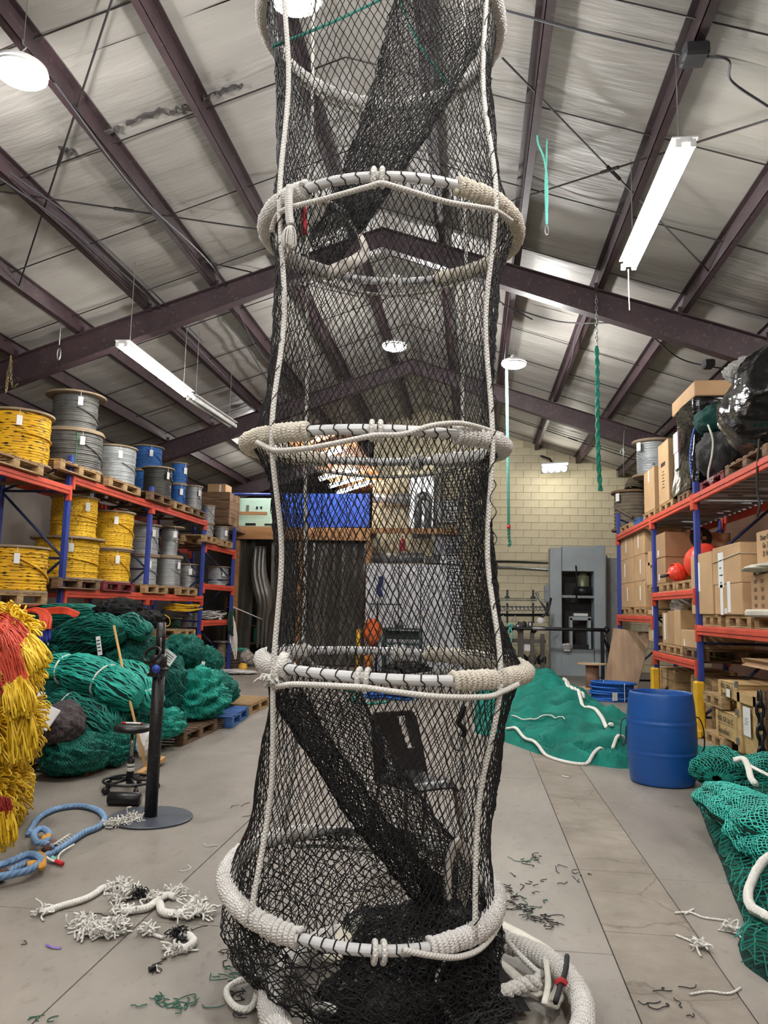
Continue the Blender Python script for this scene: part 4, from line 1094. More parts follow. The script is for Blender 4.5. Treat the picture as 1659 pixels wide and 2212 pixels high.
# ---- far bay, middle level: six cartons in two columns of three
pal_r('pallet under the far column of three cartons', 1346, zfar, size=(1.0, 1.0)); pal_r('pallet under the second column of three cartons', 1379, zfar, size=(1.0, 1.0))
zz = zfar + PH; ch = .47
for col, (x0, x1, w) in enumerate(((1338, 1366, 'far'), (1368, 1392, 'second'))):
    for k in range(3):
        a = PX(x0, 1250, FX); b = PX(x1, 1250, FX)
        carton(['bottom', 'middle', 'top'][k] + ' carton of the ' + w + ' three-high column', (FX + .36, (a[1] + b[1]) / 2 + rng.normal(0, .01), zz + k * (ch + .004)), (.7, abs(a[1] - b[1]) - .03, ch), notes=((rng.uniform(-.15, .2), .55, .07, .26, 0),), tape=False)
# ---- middle bay, upper level
for i, px in enumerate((1412, 1440, 1474)): pal_r(['far', 'middle', 'near'][i] + ' pallet under the logo cartons and red floats', px, zmid, size=(1.0, .85))
zz = zmid + PH
cpx('small carton, bottom of the stack beside the logo carton', 1395, 1404, 1215, 1262, FX, zz, .3, tape=False)
cpx('small carton with flap, beside the bottom one near the logo carton', 1405, 1418, 1226, 1262, FX, zz, .3, tape=False)
cpx('small carton on top of the little stack by the upright', 1399, 1411, 1190, 1224, FX, zz + .33, .3, tape=False)
t = cpx('big carton below the logo carton in the middle bay', 1419, 1437, 1206, 1262, FX, zz, .9, m=CARD_DK, notes=((.2, .25, .07, .1, 0),), tape=False)
zb = zz + (PX(1428, 1206, FX)[2] - zz) + .01
t = cpx('big carton with a round black stamp on its near side', 1416, 1436, 1153, 1206, FX, zb, 1.0, m=CARD_DK, notes=((.2, .2, .07, .1, 0),), tape=False)
dd = t.children[0]; yb = -abs(PX(1416, 1180, FX)[1] - PX(1436, 1180, FX)[1]) / 2 - .004
a = np.linspace(0, 2 * PI, 28, endpoint=False); rr = .17
MB().add(np.stack([.05 + rr * np.cos(a), 0 * a + yb, .3 + rr * np.sin(a)], -1), [tuple(range(28))]).build('round_stamp', INK, t)
MB().box((.05, yb - .001, .3), (.16, .002, .05)).box((.05, yb - .001, .3), (.03, .002, .2)).build('stamp_mark', CARD_DK, t)
# floats
FLOAT = mat('orange_red_float', (232, 72, 52), .35, 0, .08, 5)
def buoy(label, p, L, r, yaw, pitch):
    """long inflatable float with a black eye at each end"""
    t = thing('net_float', label, 'float', p, 0, 'orange red floats'); R = rotz(yaw) @ roty(pitch)
    pr = [(.02, -L / 2 - .05), (r * .3, -L / 2), (r * .75, -L / 2 + .06), (r, -L / 2 + .2), (r * 1.02, 0), (r, L / 2 - .2), (r * .75, L / 2 - .06), (r * .3, L / 2), (.02, L / 2 + .05)]
    MB().lathe(np.array(smoothpath([(x, 0, z) for x, z in pr], 4))[:, [0, 2]], 24, R=R @ roty(PI / 2)).build('body', FLOAT, t, True)
    for s in (-1, 1):
        b = np.linspace(0, 2 * PI, 14, endpoint=False)
        q = np.stack([s * (L / 2 + .07) + .05 * np.cos(b), .05 * np.sin(b), 0 * b], -1) @ R.T
        MB().tube(q, .022, 7, closed=True).build('eye', BLACK_PLASTIC, t, True)
    return t
q = PX(1464, 1244, FX + .12); buoy('small orange red float lying by the pallet edge', (q[0], q[1], zz + .15), .3, .145, .25, -.25)
q = PX(1520, 1205, FX + .35); buoy('large orange red float behind the first upright', (q[0], q[1] - .0, zz + .28), .8, .26, 1.4, .0)
q = PX(1580, 1190, FX + .75); buoy('second large orange red float behind the tall carton', (q[0] + .1, q[1] + .45, zz + .3), 1.0, .27, 1.75, .0)
# ---- middle bay, low level
for i, px in enumerate((1424, 1452, 1490)): pal_r(['far', 'middle', 'near'][i] + ' pallet under the plastic wrapped cartons', px, zlow, 'pine' if i < 2 else 'dark', size=(1.0, .85))
zz = zlow + PH
cpx('lower of two stacked cartons on the low shelf', 1401, 1418, 1353, 1388, FX, zz, .6, tape=False, notes=((-.1, .5, .04, .12, 0),))
cpx('upper of two stacked cartons on the low shelf', 1400, 1417, 1318, 1353, FX, zz + .44, .6, tape=False, notes=((-.15, .5, .08, .3, 0),))
cpx('narrow carton with a white label on the low shelf', 1431, 1442, 1324, 1394, FX, zz, .6, notes=((.0, .55, .09, .4, 0),), tape=False)
cpx('printed carton with open flaps on the low shelf', 1443, 1456, 1320, 1396, FX, zz, .6, m=CARD_DK, tape=False)
cpx('pale carton beside the wrapped bundle on the low shelf', 1456, 1470, 1318, 1398, FX, zz, .6, tape=False)
cpx('carton under the clear plastic bundle on the low shelf', 1471, 1512, 1362, 1402, FX, zz, .7, notes=((.3, .25, .06, .1, 0),), tape=False)
CLEAR = mat('crinkled_clear_plastic', (206, 198, 188), .12, 0, .2, 14, .9, 18, trans=.35)
def blob(name, label, cat, c, sz, m, seed, amp=.25, fr=4.0, n=28, parent=None, flat=0.0, group=None, kind=None, sub=None, net=None, ridge=0.0):
    """crumpled soft lump standing on its foot c"""
    u = np.linspace(0, PI, n); v = np.linspace(0, 2 * PI, n * 2, endpoint=False)
    U, Vv = np.meshgrid(u, v, indexing='ij'); d = np.stack([np.sin(U) * np.cos(Vv), np.sin(U) * np.sin(Vv), np.cos(U)], -1)
    k = 1 + amp * vnoise(d * fr, seed, 7) + amp * .35 * vnoise(d * fr * 3.1, seed + 5, 6)
    p = d * k[..., None] * (np.array(sz) / 2); p[..., 2] = np.maximum(p[..., 2], -sz[2] / 2 * (1 - flat)) + sz[2] / 2 * (1 - flat)
    if ridge:
        w = d * 2.6 + .5 * vnoise(d * 2, seed + 9)[..., None]; rd = 1 - 2 * np.abs(np.sin(w @ A3(2.2, 1.1, 3.0) + seed)) ; rd = rd + .6 * (1 - 2 * np.abs(np.sin(w @ A3(-1.4, 2.6, 1.8) + 2 * seed)))
        p = p * (1 + ridge * rd[..., None] * np.sin(U)[..., None]); p[..., 2] = np.maximum(p[..., 2], .0)
    mb = MB().grid(p + np.asarray(c, float), cv=True)
    o = mb.build(name, m, parent, True)
    if net is not None:
        q = p.copy(); q[1::2] = (p[1::2] + np.roll(p[1::2], -1, 1)) / 2; ctr = q.mean((0, 1)); dv = q - ctr; q = q + dv / np.linalg.norm(dv, axis=-1, keepdims=True) * .006
        MB().net(q + np.asarray(c, float), .0042, True, .003).build('net_meshes', net, o, w=True)
    if parent is None and label: tag(o, label, cat, group, kind)
    return o
q = PX(1490, 1345, FX + .3); blob('plastic_bundle', 'clear plastic wrapped tube bundle on the low shelf carton', 'bundle', (FX + .34, q[1], zz + .39), (.6, .75, .42), CLEAR, 5, .18)
q = PX(1418, 1310, FX + .2); blob('plastic_bag', 'crumpled clear plastic bag on top of the low shelf cartons', 'bag', (FX + .25, q[1] - .1, zz + .9), (.45, .8, .24), CLEAR, 8, .25)
# ---- near bay
for i, px in enumerate((1532, 1588, 1662)): pal_r(['far', 'middle', 'near'][i] + ' pallet of the near bay under the big cartons', px, znear, size=(1.0, [.75, .85, 1.0][i]))
zz = znear + PH
cpx('tall plain carton with one white label in the near bay', 1493, 1539, 1196, 1330, FX - .03, zz, .75, notes=((.1, .62, .1, .38, 0),), tape=False)
t = cpx('big lower carton with two hanging paper slips in the near bay', 1544, 1604, 1262, 1330, FX - .03, zz, 1.0, notes=((.22, .5, .1, .36, 0), (-.05, .58, .11, .36, 0), (.08, .12, .09, .06, 2)), tape=False)
zb = PX(1574, 1262, FX - .03)[2] + .005
t = cpx('big upper carton tied with cord and a printed label in the near bay', 1539, 1600, 1178, 1259, FX - .03, zb, 1.0, notes=((.18, .38, .2, .42, 4),), tape=False)
hz = (PX(1570, 1178, FX)[2] - zb) * .68; ww_ = abs(PX(1539, 1200, FX)[1] - PX(1600, 1200, FX)[1]) / 2
MB().tube([(-.505, ww_, hz - .04), (-.505, -ww_ - .005, hz + .02), (0, -ww_ - .008, hz), (.5, -ww_ - .005, hz - .01)], .006, 5).build('cord', mat('pale_cord', (196, 182, 158), .8), t)
t = cpx('open carton of tan paper goods at the right edge, lower', 1622, 1690, 1238, 1330, FX - .02, zz, .8, m=CARD_DK, tape=False)
m = MB()
for r_ in range(6):
    for c_ in range(2): m.box((-.404, .28 - c_ * .2, .1 + r_ * .085), (.003, .07, .035))
m.build('print', mat('brown_print', (120, 92, 66), .8), t)['kind'] = 'stuff'
PW = mat('pale_paper_wrap', (206, 200, 186), .6, 0, .1, 8, .3, 20)
MB().box((-.42, .0, .02), (.1, .9, .08), .02).build('paper_wrap', PW, t)
zb = PX(1640, 1238, FX)[2]
blob('paper_sheets', 'crumpled pale paper sheets between the cartons at right edge', 'paper', (FX + .35, PX(1650, 1230, FX)[1], zb - .02), (.95, 1.0, .14), PW, 12, .15)
t = cpx('carton with handwriting at the right edge, upper', 1634, 1700, 1142, 1228, FX, zb + .09, .8, tape=False)
def text(body, size, name, parent, loc, rot, m, ext=.001):
    cu = bpy.data.curves.new('lettering', 'FONT'); cu.body = body; cu.size = size; cu.extrude = ext; cu.align_x = 'CENTER'; cu.align_y = 'CENTER'
    o = bpy.data.objects.new(name, cu); COL.objects.link(o)
    dg = bpy.context.evaluated_depsgraph_get(); me = bpy.data.meshes.new_from_object(o.evaluated_get(dg))
    bpy.data.objects.remove(o); bpy.data.curves.remove(cu)
    n = bpy.data.objects.new(name, me); COL.objects.link(n); me.materials.clear(); me.materials.append(m); n.parent = parent; n.location = loc; n.rotation_euler = rot
    return n
RFACE = (PI / 2, 0, -PI / 2)      # reads on a face that looks towards -x
for k, s in enumerate(('Dour Chot', 'Gr. 7 4', '21 Nov')): text(s, .075, 'handwriting', t, (-.405, .1, .27 - k * .085), (PI / 2 , 0, -PI / 2), INK)
# ---- top level
for i, (px, kd) in enumerate(((1350, 'pine'), (1376, 'blue'), (1403, 'pine'), (1440, 'pine'), (1478, 'dark'))): pal_r(['wooden pallet under the brown rope reel', 'blue pallet next to the brown rope reel', 'wooden pallet under the tall narrow cartons', 'wooden pallet under the black wrapped column', 'dark pallet beside the upright on the top shelf'][i], px, ztop, kd, size=(1.0, [1.0, .55, .9, .85, .6][i]))
pal_r('dark red pallet with white letters under the black bale', 1540, ztop, 'red', size=(1.0, 1.0)); pal_r('grey board pallet under the near part of the black bale', 1625, ztop, 'dark', size=(1.1, 1.3))
zz = ztop + PH
def reel_r(label, px, X, h, R, z, m, fl, ridge, ww):
    y = PX(px, 1000, X)[1]; t = thing('rope_reel', label, 'rope reel', (X, y, z)); r = R * ww
    for a in (0, h - .05): MB().lathe([(0, a), (R - .01, a), (R, a + .012), (R, a + .038), (R - .01, a + .05), (0, a + .05)], 40).build('flange', fl, t, True)
    n = int((h - .1) / ridge); pr = []
    for k in range(n):
        for f, d in ((.02, -.3), (.25, -.04), (.5, 0), (.75, -.04), (.98, -.3)): pr.append((r + d * ridge + rng.normal(0, .0015), .05 + (k + f) * (h - .1) / n))
    MB().lathe(pr, 40, cap=False).build('rope_winding', m, t, True)
    aa = np.linspace(-2.9, -1.8, 12); MB().tube(np.stack([(r + .02) * np.cos(aa), (r + .02) * np.sin(aa), np.linspace(h * .62, h * .3, 12)], -1), ridge * .42, 7).build('loose_turn', m, t, True)
    MB().box(((R + .01) * math.cos(-2.5), (R + .01) * math.sin(-2.5), h - .16), (.006, .1, .17), .002, rz=-2.5).build('paper_tag', PAPER, t)
    return t
BRN_R = ropemat('brown_thick_rope', (120, 108, 92), (70, 62, 52), 0, 0)
reel_r('thick brown rope reel at the far end of the right top shelf', 1366, 3.42, .86, .46, zz, BRN_R, WOOD_DK, .075, .86)
reel_r('silver rope reel raised behind the cartons on the right top shelf', 1412, 3.62, .75, .42, zz + .98, SLV_R, FLG, .05, .78)
t = thing('coil_of_dark_rope', 'dark rope coil lying on the brown rope reel', 'rope coil', (3.42, PX(1372, 1000, 3.42)[1], zz + .87))
for i in range(5):
    a = np.linspace(0, 2 * PI, 26, endpoint=False); rr = .2 + .03 * i
    MB().tube(np.stack([rr * np.cos(a) + .04 * i, (rr + .1) * np.sin(a) - .04 * i, .04 + .04 * i + .02 * np.sin(2 * a + i)], -1), .028, 7, closed=True).build('turn', BRN_R, t, True)
t = thing('support_box', 'dark crate under the raised silver reel on the right top shelf', 'crate', (3.75, PX(1415, 1000, 3.62)[1], zz))
for k in range(5): MB().box((0, 0, .1 + k * .195), (.55, .8, .185), .006).build('board', WOOD_DK, t)
cpx('tall carton with a pale stripe on the right top shelf', 1391, 1413, 1015, 1098, FX, zz, .5, notes=((.0, .85, .07, .2, 0),))
t = cpx('taller carton printed with a block letter mark on the right top shelf', 1422, 1444, 955, 1083, FX, zz, .4, tape=False)
m = MB(); m.box((-.203, .0, .62), (.002, .26, .06)); 
for k in range(6): m.box((-.203, .0, .5 - k * .05), (.002, .1 + .06 * (k % 2), .012))
m.build('print', INK, t)['kind'] = 'stuff'
SHRINK = mat('black_stretch_film', (10, 10, 11), .12, 0, .3, 6, .55, 9, st=(1, 1, 2.2))
yA, yB = PX(1447, 1000, FX)[1], PX(1497, 1000, FX)[1]; q = A3(0, (yA + yB) / 2, 0)
t = thing('wrapped_load', 'tall black film wrapped load with a carton on top', 'bale', (FX + .42, q[1], zz))
u = np.linspace(0, 1, 26); v = np.linspace(0, 2 * PI, 48, endpoint=False); U, Vv = np.meshgrid(u, v, indexing='ij')
sq = 1 / np.maximum(np.abs(np.cos(Vv)), np.abs(np.sin(Vv))) ** .8
rr = sq * (.40 + .04 * np.sin(U * 5 + 1)) ; nn = vnoise(np.stack([np.cos(Vv) * 3, np.sin(Vv) * 3, U * 9], -1), 6, 8)
rr = rr * (1 + .025 * nn); G = np.stack([rr * np.cos(Vv), rr * np.sin(Vv) * (yA - yB) / .86, U * 1.28], -1)
MB().grid(G, cv=True).add(G[-1], [tuple(range(48))]).build('film', SHRINK, t, True)
MB().box((.0, 0, 1.39), (.74, yA - yB, .22), .012).build('top_carton', CARD_DK, t)
MB().box((-.44, .16, .78), (.012, .26, .3), .002).box((-.44, .14, .5), (.012, .2, .24), .002).build('paper_slip', PAPER, t)
MB().box((-.447, .03, .79), (.006, .02, .32)).build('pink_edge', mat('pink_paper', (214, 120, 170), .7), t)
# bale, nets
yb = PX(1528, 900, FX - .1)[1] - 1.15
blob('black_bale', 'huge black film wrapped bale on the near end of the top shelf', 'bale', (3.42, yb, zz), (1.3, 2.1, 1.32), SHRINK, 21, .10, 2.2, 44, flat=.15)
NETG = netmat('folded_green_net', (18, 104, 84), (10, 62, 52), 60)
NETK = netmat('grey_black_net', (70, 70, 70), (22, 22, 24), 60)
blob('green_net_roll', 'dark green net roll hanging out beside the black bale', 'net', (FX + .2, PX(1512, 950, FX)[1], zz + .62), (.5, .62, .42), netmat('dark_folded_green_net', (14, 74, 66), (6, 44, 40), 60), 25, .1)
blob('grey_net_heap', 'grey black net heap under the green roll on the top shelf', 'net', (FX + .25, PX(1518, 1000, FX)[1], zz + .01), (.6, .85, .66), NETK, 27, .2)
blob('pale_grey_net', 'pale grey net spilling over the black bale', 'net', (FX + .32, PX(1560, 860, FX)[1] - .15, zz + 1.02), (.6, .7, .3), mat('pale_grey_net', (150, 148, 144), .8, 0, .25, 30, .9, 60), 29, .2)
q = PX(1530, 935, FX - .1)
tag(MB().tube(smoothpath([q + (0, 0, .1), q + (.02, -.1, -.1), q + (0, -.12, -.3), q + (-.02, -.02, -.5), q + (0, .05, -.6)], 6), .013, 6).build('pale_lashing', WHITE_ROPE, None, True), 'pale lashing line hanging down the side of the black bale', 'rope')
q = PX(1500, 960, FX + .05); tag(MB().tube(smoothpath([(FX + .02, q[1], zz + .02), (FX - .01, q[1], zz + .4), (FX + .03, q[1] - .03, zz + .75), (FX + .1, q[1] - .08, zz + .95)], 5), .016, 6).build('blue_strap', ropemat('blue_white_rope', (60, 90, 170), (190, 196, 206), 20, 1), None, True), 'blue and white rope tied up beside the grey net heap', 'rope')
t = [o for o in COL.objects if o.get('label', '').startswith('dark red pallet with white')][0]
text('PECO', .085, 'lettering', t, (-.56, -.2, .07), RFACE, mat('chalk_white', (220, 210, 214), .7))
q = PX(1636, 1010, RXF - .06); tag(MB().tube(smoothpath([q + (.03, 0, .3), q + (0, 0, 0), q + (.0, .02, -.25), q + (0, -.03, -.4), q + (.0, .05, -.5)], 5), .012, 6).build('hanging_strap', BLACK_TWINE, None, True), 'black strap end hanging over the near top beam', 'strap')
# ---- floor under the right rack
LP = mat('light_plywood', (206, 174, 122), .7, 0, .12, 3, .15, 30, c2=(180, 146, 98), st=(1, 1, 5))
def crate_px(label, x0, x1, y0, yb_, X, dep, n, m=LP, z=0.0):
    a = PX(x0, yb_, X)[1]; b = PX(x1, yb_, X)[1]; tp = PX((x0 + x1) / 2, y0, X)[2]
    t = crate(label, (X + dep / 2, (a + b) / 2, z), (dep, abs(a - b) - .02, tp - z), n, m)
    return t, abs(a - b), tp - z
crate_px('boarded crate in the shade behind the blue barrel', 1428, 1462, 1445, 1510, 3.15, .9, 4, WOOD)
crate_px('tall boarded crate behind the yellow post guard', 1497, 1548, 1466, 1592, 3.1, .8, 6, WOOD)
pallet('low pallet under the lower lettered crate', (3.32, 10.0, 0), 0, 'pine', (.8, .75))
t, w1, h1 = crate_px('lower lettered crate beside the yellow guard', 1549, 1597, 1540, 1588, 2.95, .7, 2, LP, PH)
text('NSE. GR. 2u  C', .085, 'lettering', t, (-.372, .0, h1 * .72), RFACE, INK); text('Guanidoo', .1, 'lettering', t, (-.372, .08, h1 * .27), RFACE, INK)
zc_ = PH + h1
t = pallet('small pallet between the two lettered crates', (3.32, 10.0, zc_ + .018), 0, 'pine', (.8, .72))
t, w1, h1 = crate_px('upper lettered crate beside the yellow guard', 1554, 1597, 1474, 1512, 2.97, .7, 1, LP, zc_ + .018 + PH)
text('NSE. GRA  1', .08, 'lettering', t, (-.372, .0, h1 * .7), RFACE, INK); text('Gunn', .08, 'lettering', t, (-.372, .12, h1 * .25), RFACE, INK)
MB().box((-.373, -.05, h1 * .35), (.003, .12, .09)).build('paper_label', PAPER, t)
t, w1, h1 = crate_px('large plywood crate with a black chain at the right edge', 1600, 1646, 1500, 1618, 2.92, .9, 1, LP, .1)
for s in (-1, 1): MB().box((-.47, s * (w1 / 2 - .07), h1 / 2), (.025, .1, h1), .004).build('batten', LP, t)
MB().box((-.47, 0, h1 - .06), (.025, w1 - .06, .11), .004).build('batten', LP, t)
MB().box((-.475, .02, h1 * .55), (.003, .22, .3)).build('paper_label', PAPER, t)
label_lines(MB(), -.478, -.06, .1, h1 * .5, h1 * .62, 5).build('print', INK, t)['kind'] = 'stuff'
for k in range(3): MB().box((-.49, w1 / 2 - .05, .12 + k * .3), (.03, .05, .07), .004).build('clip', GALV, t)
def chain(parent, p, n, L=.075, r=.011, R=.022, m=BLACK_PLASTIC):
    for k in range(n):
        b = np.linspace(0, 2 * PI, 16, endpoint=False); ax = A3(1, 0, 0) if k % 2 else A3(0, 1, 0)
        q = np.array(p) + np.stack([0 * b] * 3, -1) + np.cos(b)[:, None] * R * ax + np.sin(b)[:, None] * (L / 2 + .01) * A3(0, 0, 1) - A3(0, 0, k * L * .78)
        MB().tube(q, r, 6, closed=True).build('link', m, parent, True, w=True)
t = thing('black_chain', 'black plastic chain hanging on the large plywood crate', 'chain', tuple(PX(1641, 1560, 2.86)))
chain(t, PX(1641, 1510, 2.86), 9, .14, .016, .034)
pallet('dark pallet under the large plywood crate', (3.35, PX(1640, 1625, 2.95)[1], -.045), 0, 'dark', (.8, .9)) if False else None
t = cpx('slanting open carton lid on the plywood crate', 1612, 1690, 1445, 1500, 2.9, 1.12, .5, m=CARD_DK, tape=False)
MB().box((.25, 0, -.24), (.4, .5, .47), .01).build('lower_tray', CARD_DK, t)
crate_px('dark crate with steel corners cut by the right edge', 1650, 1700, 1500, 1612, 2.96, .8, 3, WOOD_DK)
for i, (y, z, l) in enumerate(((9.2, .0, 'shadowy low crate under the near bay'), (11.6, .0, 'shadowy crate behind the tall boarded crate'))): pass
# ================================================================== FLOOR, RIGHT SIDE
GREEN_N = mat('green_net_twine', (24, 148, 132), .65, 0, .22, 6)
GREEN_N2 = mat('bright_green_net_twine', (36, 172, 156), .62, 0, .2, 6)
GREEN_D = mat('dull_green_net_twine', (58, 132, 112), .7, 0, .25, 5)
GREEN_C = netmat('green_net_cloth', (18, 138, 122), (8, 92, 82), 70, .8, .35, .45)
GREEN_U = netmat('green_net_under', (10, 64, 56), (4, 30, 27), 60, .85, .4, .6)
def inside(poly, X, Y):
    n = len(poly); r = np.zeros(X.shape, bool); j = n - 1
    for i in range(n):
        xi, yi = poly[i]; xj, yj = poly[j]
        c = ((yi > Y) != (yj > Y)) & (X < (xj - xi) * (Y - yi) / (yj - yi + 1e-12) + xi); r ^= c; j = i
    return r
def edge_dist(poly, X, Y):
    d = np.full(X.shape, 1e9); n = len(poly)
    for i in range(n):
        a = np.array(poly[i]); b = np.array(poly[(i + 1) % n]); ab = b - a
        t = np.clip(((X - a[0]) * ab[0] + (Y - a[1]) * ab[1]) / (ab @ ab), 0, 1)
        d = np.minimum(d, np.hypot(X - a[0] - t * ab[0], Y - a[1] - t * ab[1]))
    return d
def heapfield(poly, hfun, step):
    """a soft heap of netting over a floor outline: height grows inwards, folded"""
    P = np.array(poly); x = np.arange(P[:, 0].min(), P[:, 0].max() + step, step); y = np.arange(P[:, 1].min(), P[:, 1].max() + step, step)
    X, Y = np.meshgrid(x, y, indexing='ij'); ins = inside(poly, X, Y); d = np.where(ins, edge_dist(poly, X, Y), 0)
    do = edge_dist(poly, X, Y); Z = np.where(ins, hfun(X, Y, d), -.8 * do); return X, Y, Z, ins | (do < 2.5 * step)
def field_mesh(X, Y, Z, ins):
    a, b = X.shape; idx = np.arange(a * b).reshape(a, b)
    q = np.stack([idx[:-1, :-1], idx[1:, :-1], idx[1:, 1:], idx[:-1, 1:]], -1).reshape(-1, 4)
    k = ins; keep = (k[:-1, :-1] | k[1:, :-1] | k[1:, 1:] | k[:-1, 1:]).reshape(-1)
    V = np.stack([X, Y, Z], -1).reshape(-1, 3); q = q[keep]
    u, inv = np.unique(q, return_inverse=True)
    return MB().add(V[u], inv.reshape(-1, 4))
# ---- long heap running back from the barrel
fl_ = lambda L: [tuple(PZ(x, y)[:2]) for x, y in L]
poly1 = fl_([(1060, 1592), (1100, 1606), (1160, 1628), (1250, 1648), (1330, 1660), (1400, 1662), (1500, 1648)]) + [(3.0, 8.55), (2.75, 9.6), (2.45, 10.5), (2.15, 12.2), (2.1, 14.2), (1.6, 16.4), (.7, 17.0), (.1, 15.4), (.05, 12.0), (.05, 10.2)]
def h1(X, Y, d):
    p = np.stack([X, Y, 0 * X], -1); base = .42 * (1 - np.exp(-d / .33)) * np.interp(Y, [7.9, 8.6, 9.6, 11, 13.5, 16], [.35, .55, .62, .9, 1.35, 1.3]) * np.interp(X, [0, 1.2, 2.2, 3.0], [1.05, 1.0, .62, .55])
    wv = 1.7 * vnoise(p * 1.1, 2); rd = 1 - 2 * np.abs(np.sin(p @ A3(2.3, 4.4, 0) + wv)); rd2 = 1 - 2 * np.abs(np.sin(p @ A3(-3.5, 5.6, 0) + 1.5 * wv + 1))
    fold = .06 * rd + .035 * rd2 + .045 * vnoise(p * 3.2, 3) + .02 * vnoise(p * 8, 4, 7)
    lip = .04 * np.exp(-((d - .1) / .06) ** 2)
    return base + fold * np.minimum(1, d / .2) + lip
X, Y, Z, ins = heapfield(poly1, h1, .035)
t = thing('green_net_heap', 'long spread green net with white headline lying behind the blue barrel', 'net', (1.4, 11, 0))
field_mesh(X, Y, Z, ins).build('net_cloth', GREEN_C, t, True, w=True)
def zat(X, Y, Z, x, y):
    i = int(np.clip((x - X[0, 0]) / (X[1, 0] - X[0, 0]), 0, X.shape[0] - 1)); j = int(np.clip((y - Y[0, 0]) / (Y[0, 1] - Y[0, 0]), 0, X.shape[1] - 1)); return max(Z[i, j], .0)
def lay(XYZ, pts, r, m, name, parent, up=.6, n=10):
    """rope lying over the heap along floor-plan points"""
    X, Y, Z = XYZ; q = smoothpath([(x, y, 0) for x, y in pts], n)
    for p in q: p[2] = max(zat(X, Y, Z, p[0] + a, p[1] + b) for a in (-.04, 0, .04) for b in (-.06, 0, .04)) + r * up
    q[1:-1, 2] = (q[:-2, 2] + q[1:-1, 2] * 2 + q[2:, 2]) / 4
    return MB().tube(q, r, 7).build(name, m, parent, True, w=True)
F1 = (X, Y, Z)
def hp(L, z): return [tuple(PZ(x, y, z)[:2]) for x, y in L]
lay(F1, hp([(1095, 1578), (1150, 1600), (1200, 1622), (1260, 1632), (1310, 1622), (1352, 1612)], .1), .02, WHITE_ROPE, 'headline', t)
lay(F1, hp([(1195, 1444), (1215, 1468), (1228, 1495), (1250, 1514), (1290, 1532), (1322, 1558)], .32), .026, WHITE_ROPE, 'headline', t)
lay(F1, hp([(1200, 1448), (1222, 1476), (1238, 1500), (1262, 1516)], .32), .02, WHITE_ROPE, 'headline', t)
lay(F1, hp([(1105, 1545), (1150, 1550), (1190, 1551), (1220, 1558)], .25), .009, WHITE_ROPE, 'thin_line', t)
# open netting along the near edge of the heap
def drape_net(XYZ, cells, r, m, name, parent, lift=.012, jit=.006):
    X, Y, Z = XYZ; rows = []
    for j, row in enumerate(cells):
        p = np.array(row, float); 
        for q in p: q[2] = zat(X, Y, Z, q[0], q[1]) + lift
        rows.append(p)
    return MB().net(np.array(rows), r, False, jit).build(name, m, parent, w=True)
e0 = smoothpath([(x, y, 0) for x, y in fl_([(1075, 1592), (1100, 1602), (1160, 1624), (1250, 1644), (1330, 1656), (1400, 1658)])], 12)
cells = [[(p[0] + .02 * (k % 2), p[1] + .015 + k * .03, 0) for p in e0[::1]] for k in range(14)]
drape_net(F1, cells, .0032, GREEN_N, 'edge_netting', t, .008, .002)

# ---- near heap at the right edge, open mesh
poly2 = fl_([(1508, 1742), (1513, 1700), (1535, 1672)]) + [(2.3, 8.3), (3.05, 8.5), (3.4, 7.6), (3.4, 5), (2.6, 3.4)] + fl_([(1700, 2160), (1659, 2126), (1602, 2084), (1588, 2040), (1604, 1998), (1578, 1930), (1552, 1856), (1524, 1790)])
def h2(X, Y, d):
    p = np.stack([X, Y, 0 * X], -1)
    base = (1 - np.exp(-d / .28)) * np.interp(Y, [3.4, 4.5, 5.5, 6.5, 7.4, 8.3], [.16, .2, .24, .30, .34, .3])
    fold = .04 * np.sin(p @ A3(7.5, 2.6, 0) + 1.6 * vnoise(p * 1.2, 22)) + .03 * vnoise(p * 3, 23)
    return base + fold * np.minimum(1, d / .2) + .035 * np.exp(-((d - .05) / .04) ** 2)
X, Y, Z, ins = heapfield(poly2, h2, .035); F2 = (X, Y, Z)
t2 = thing('green_net_heap', 'open meshed green net heap spilling in at the right edge', 'net', (2.4, 5.8, 0))
field_mesh(X, Y, Z - .02, ins).build('under_layers', GREEN_U, t2, True, w=True)
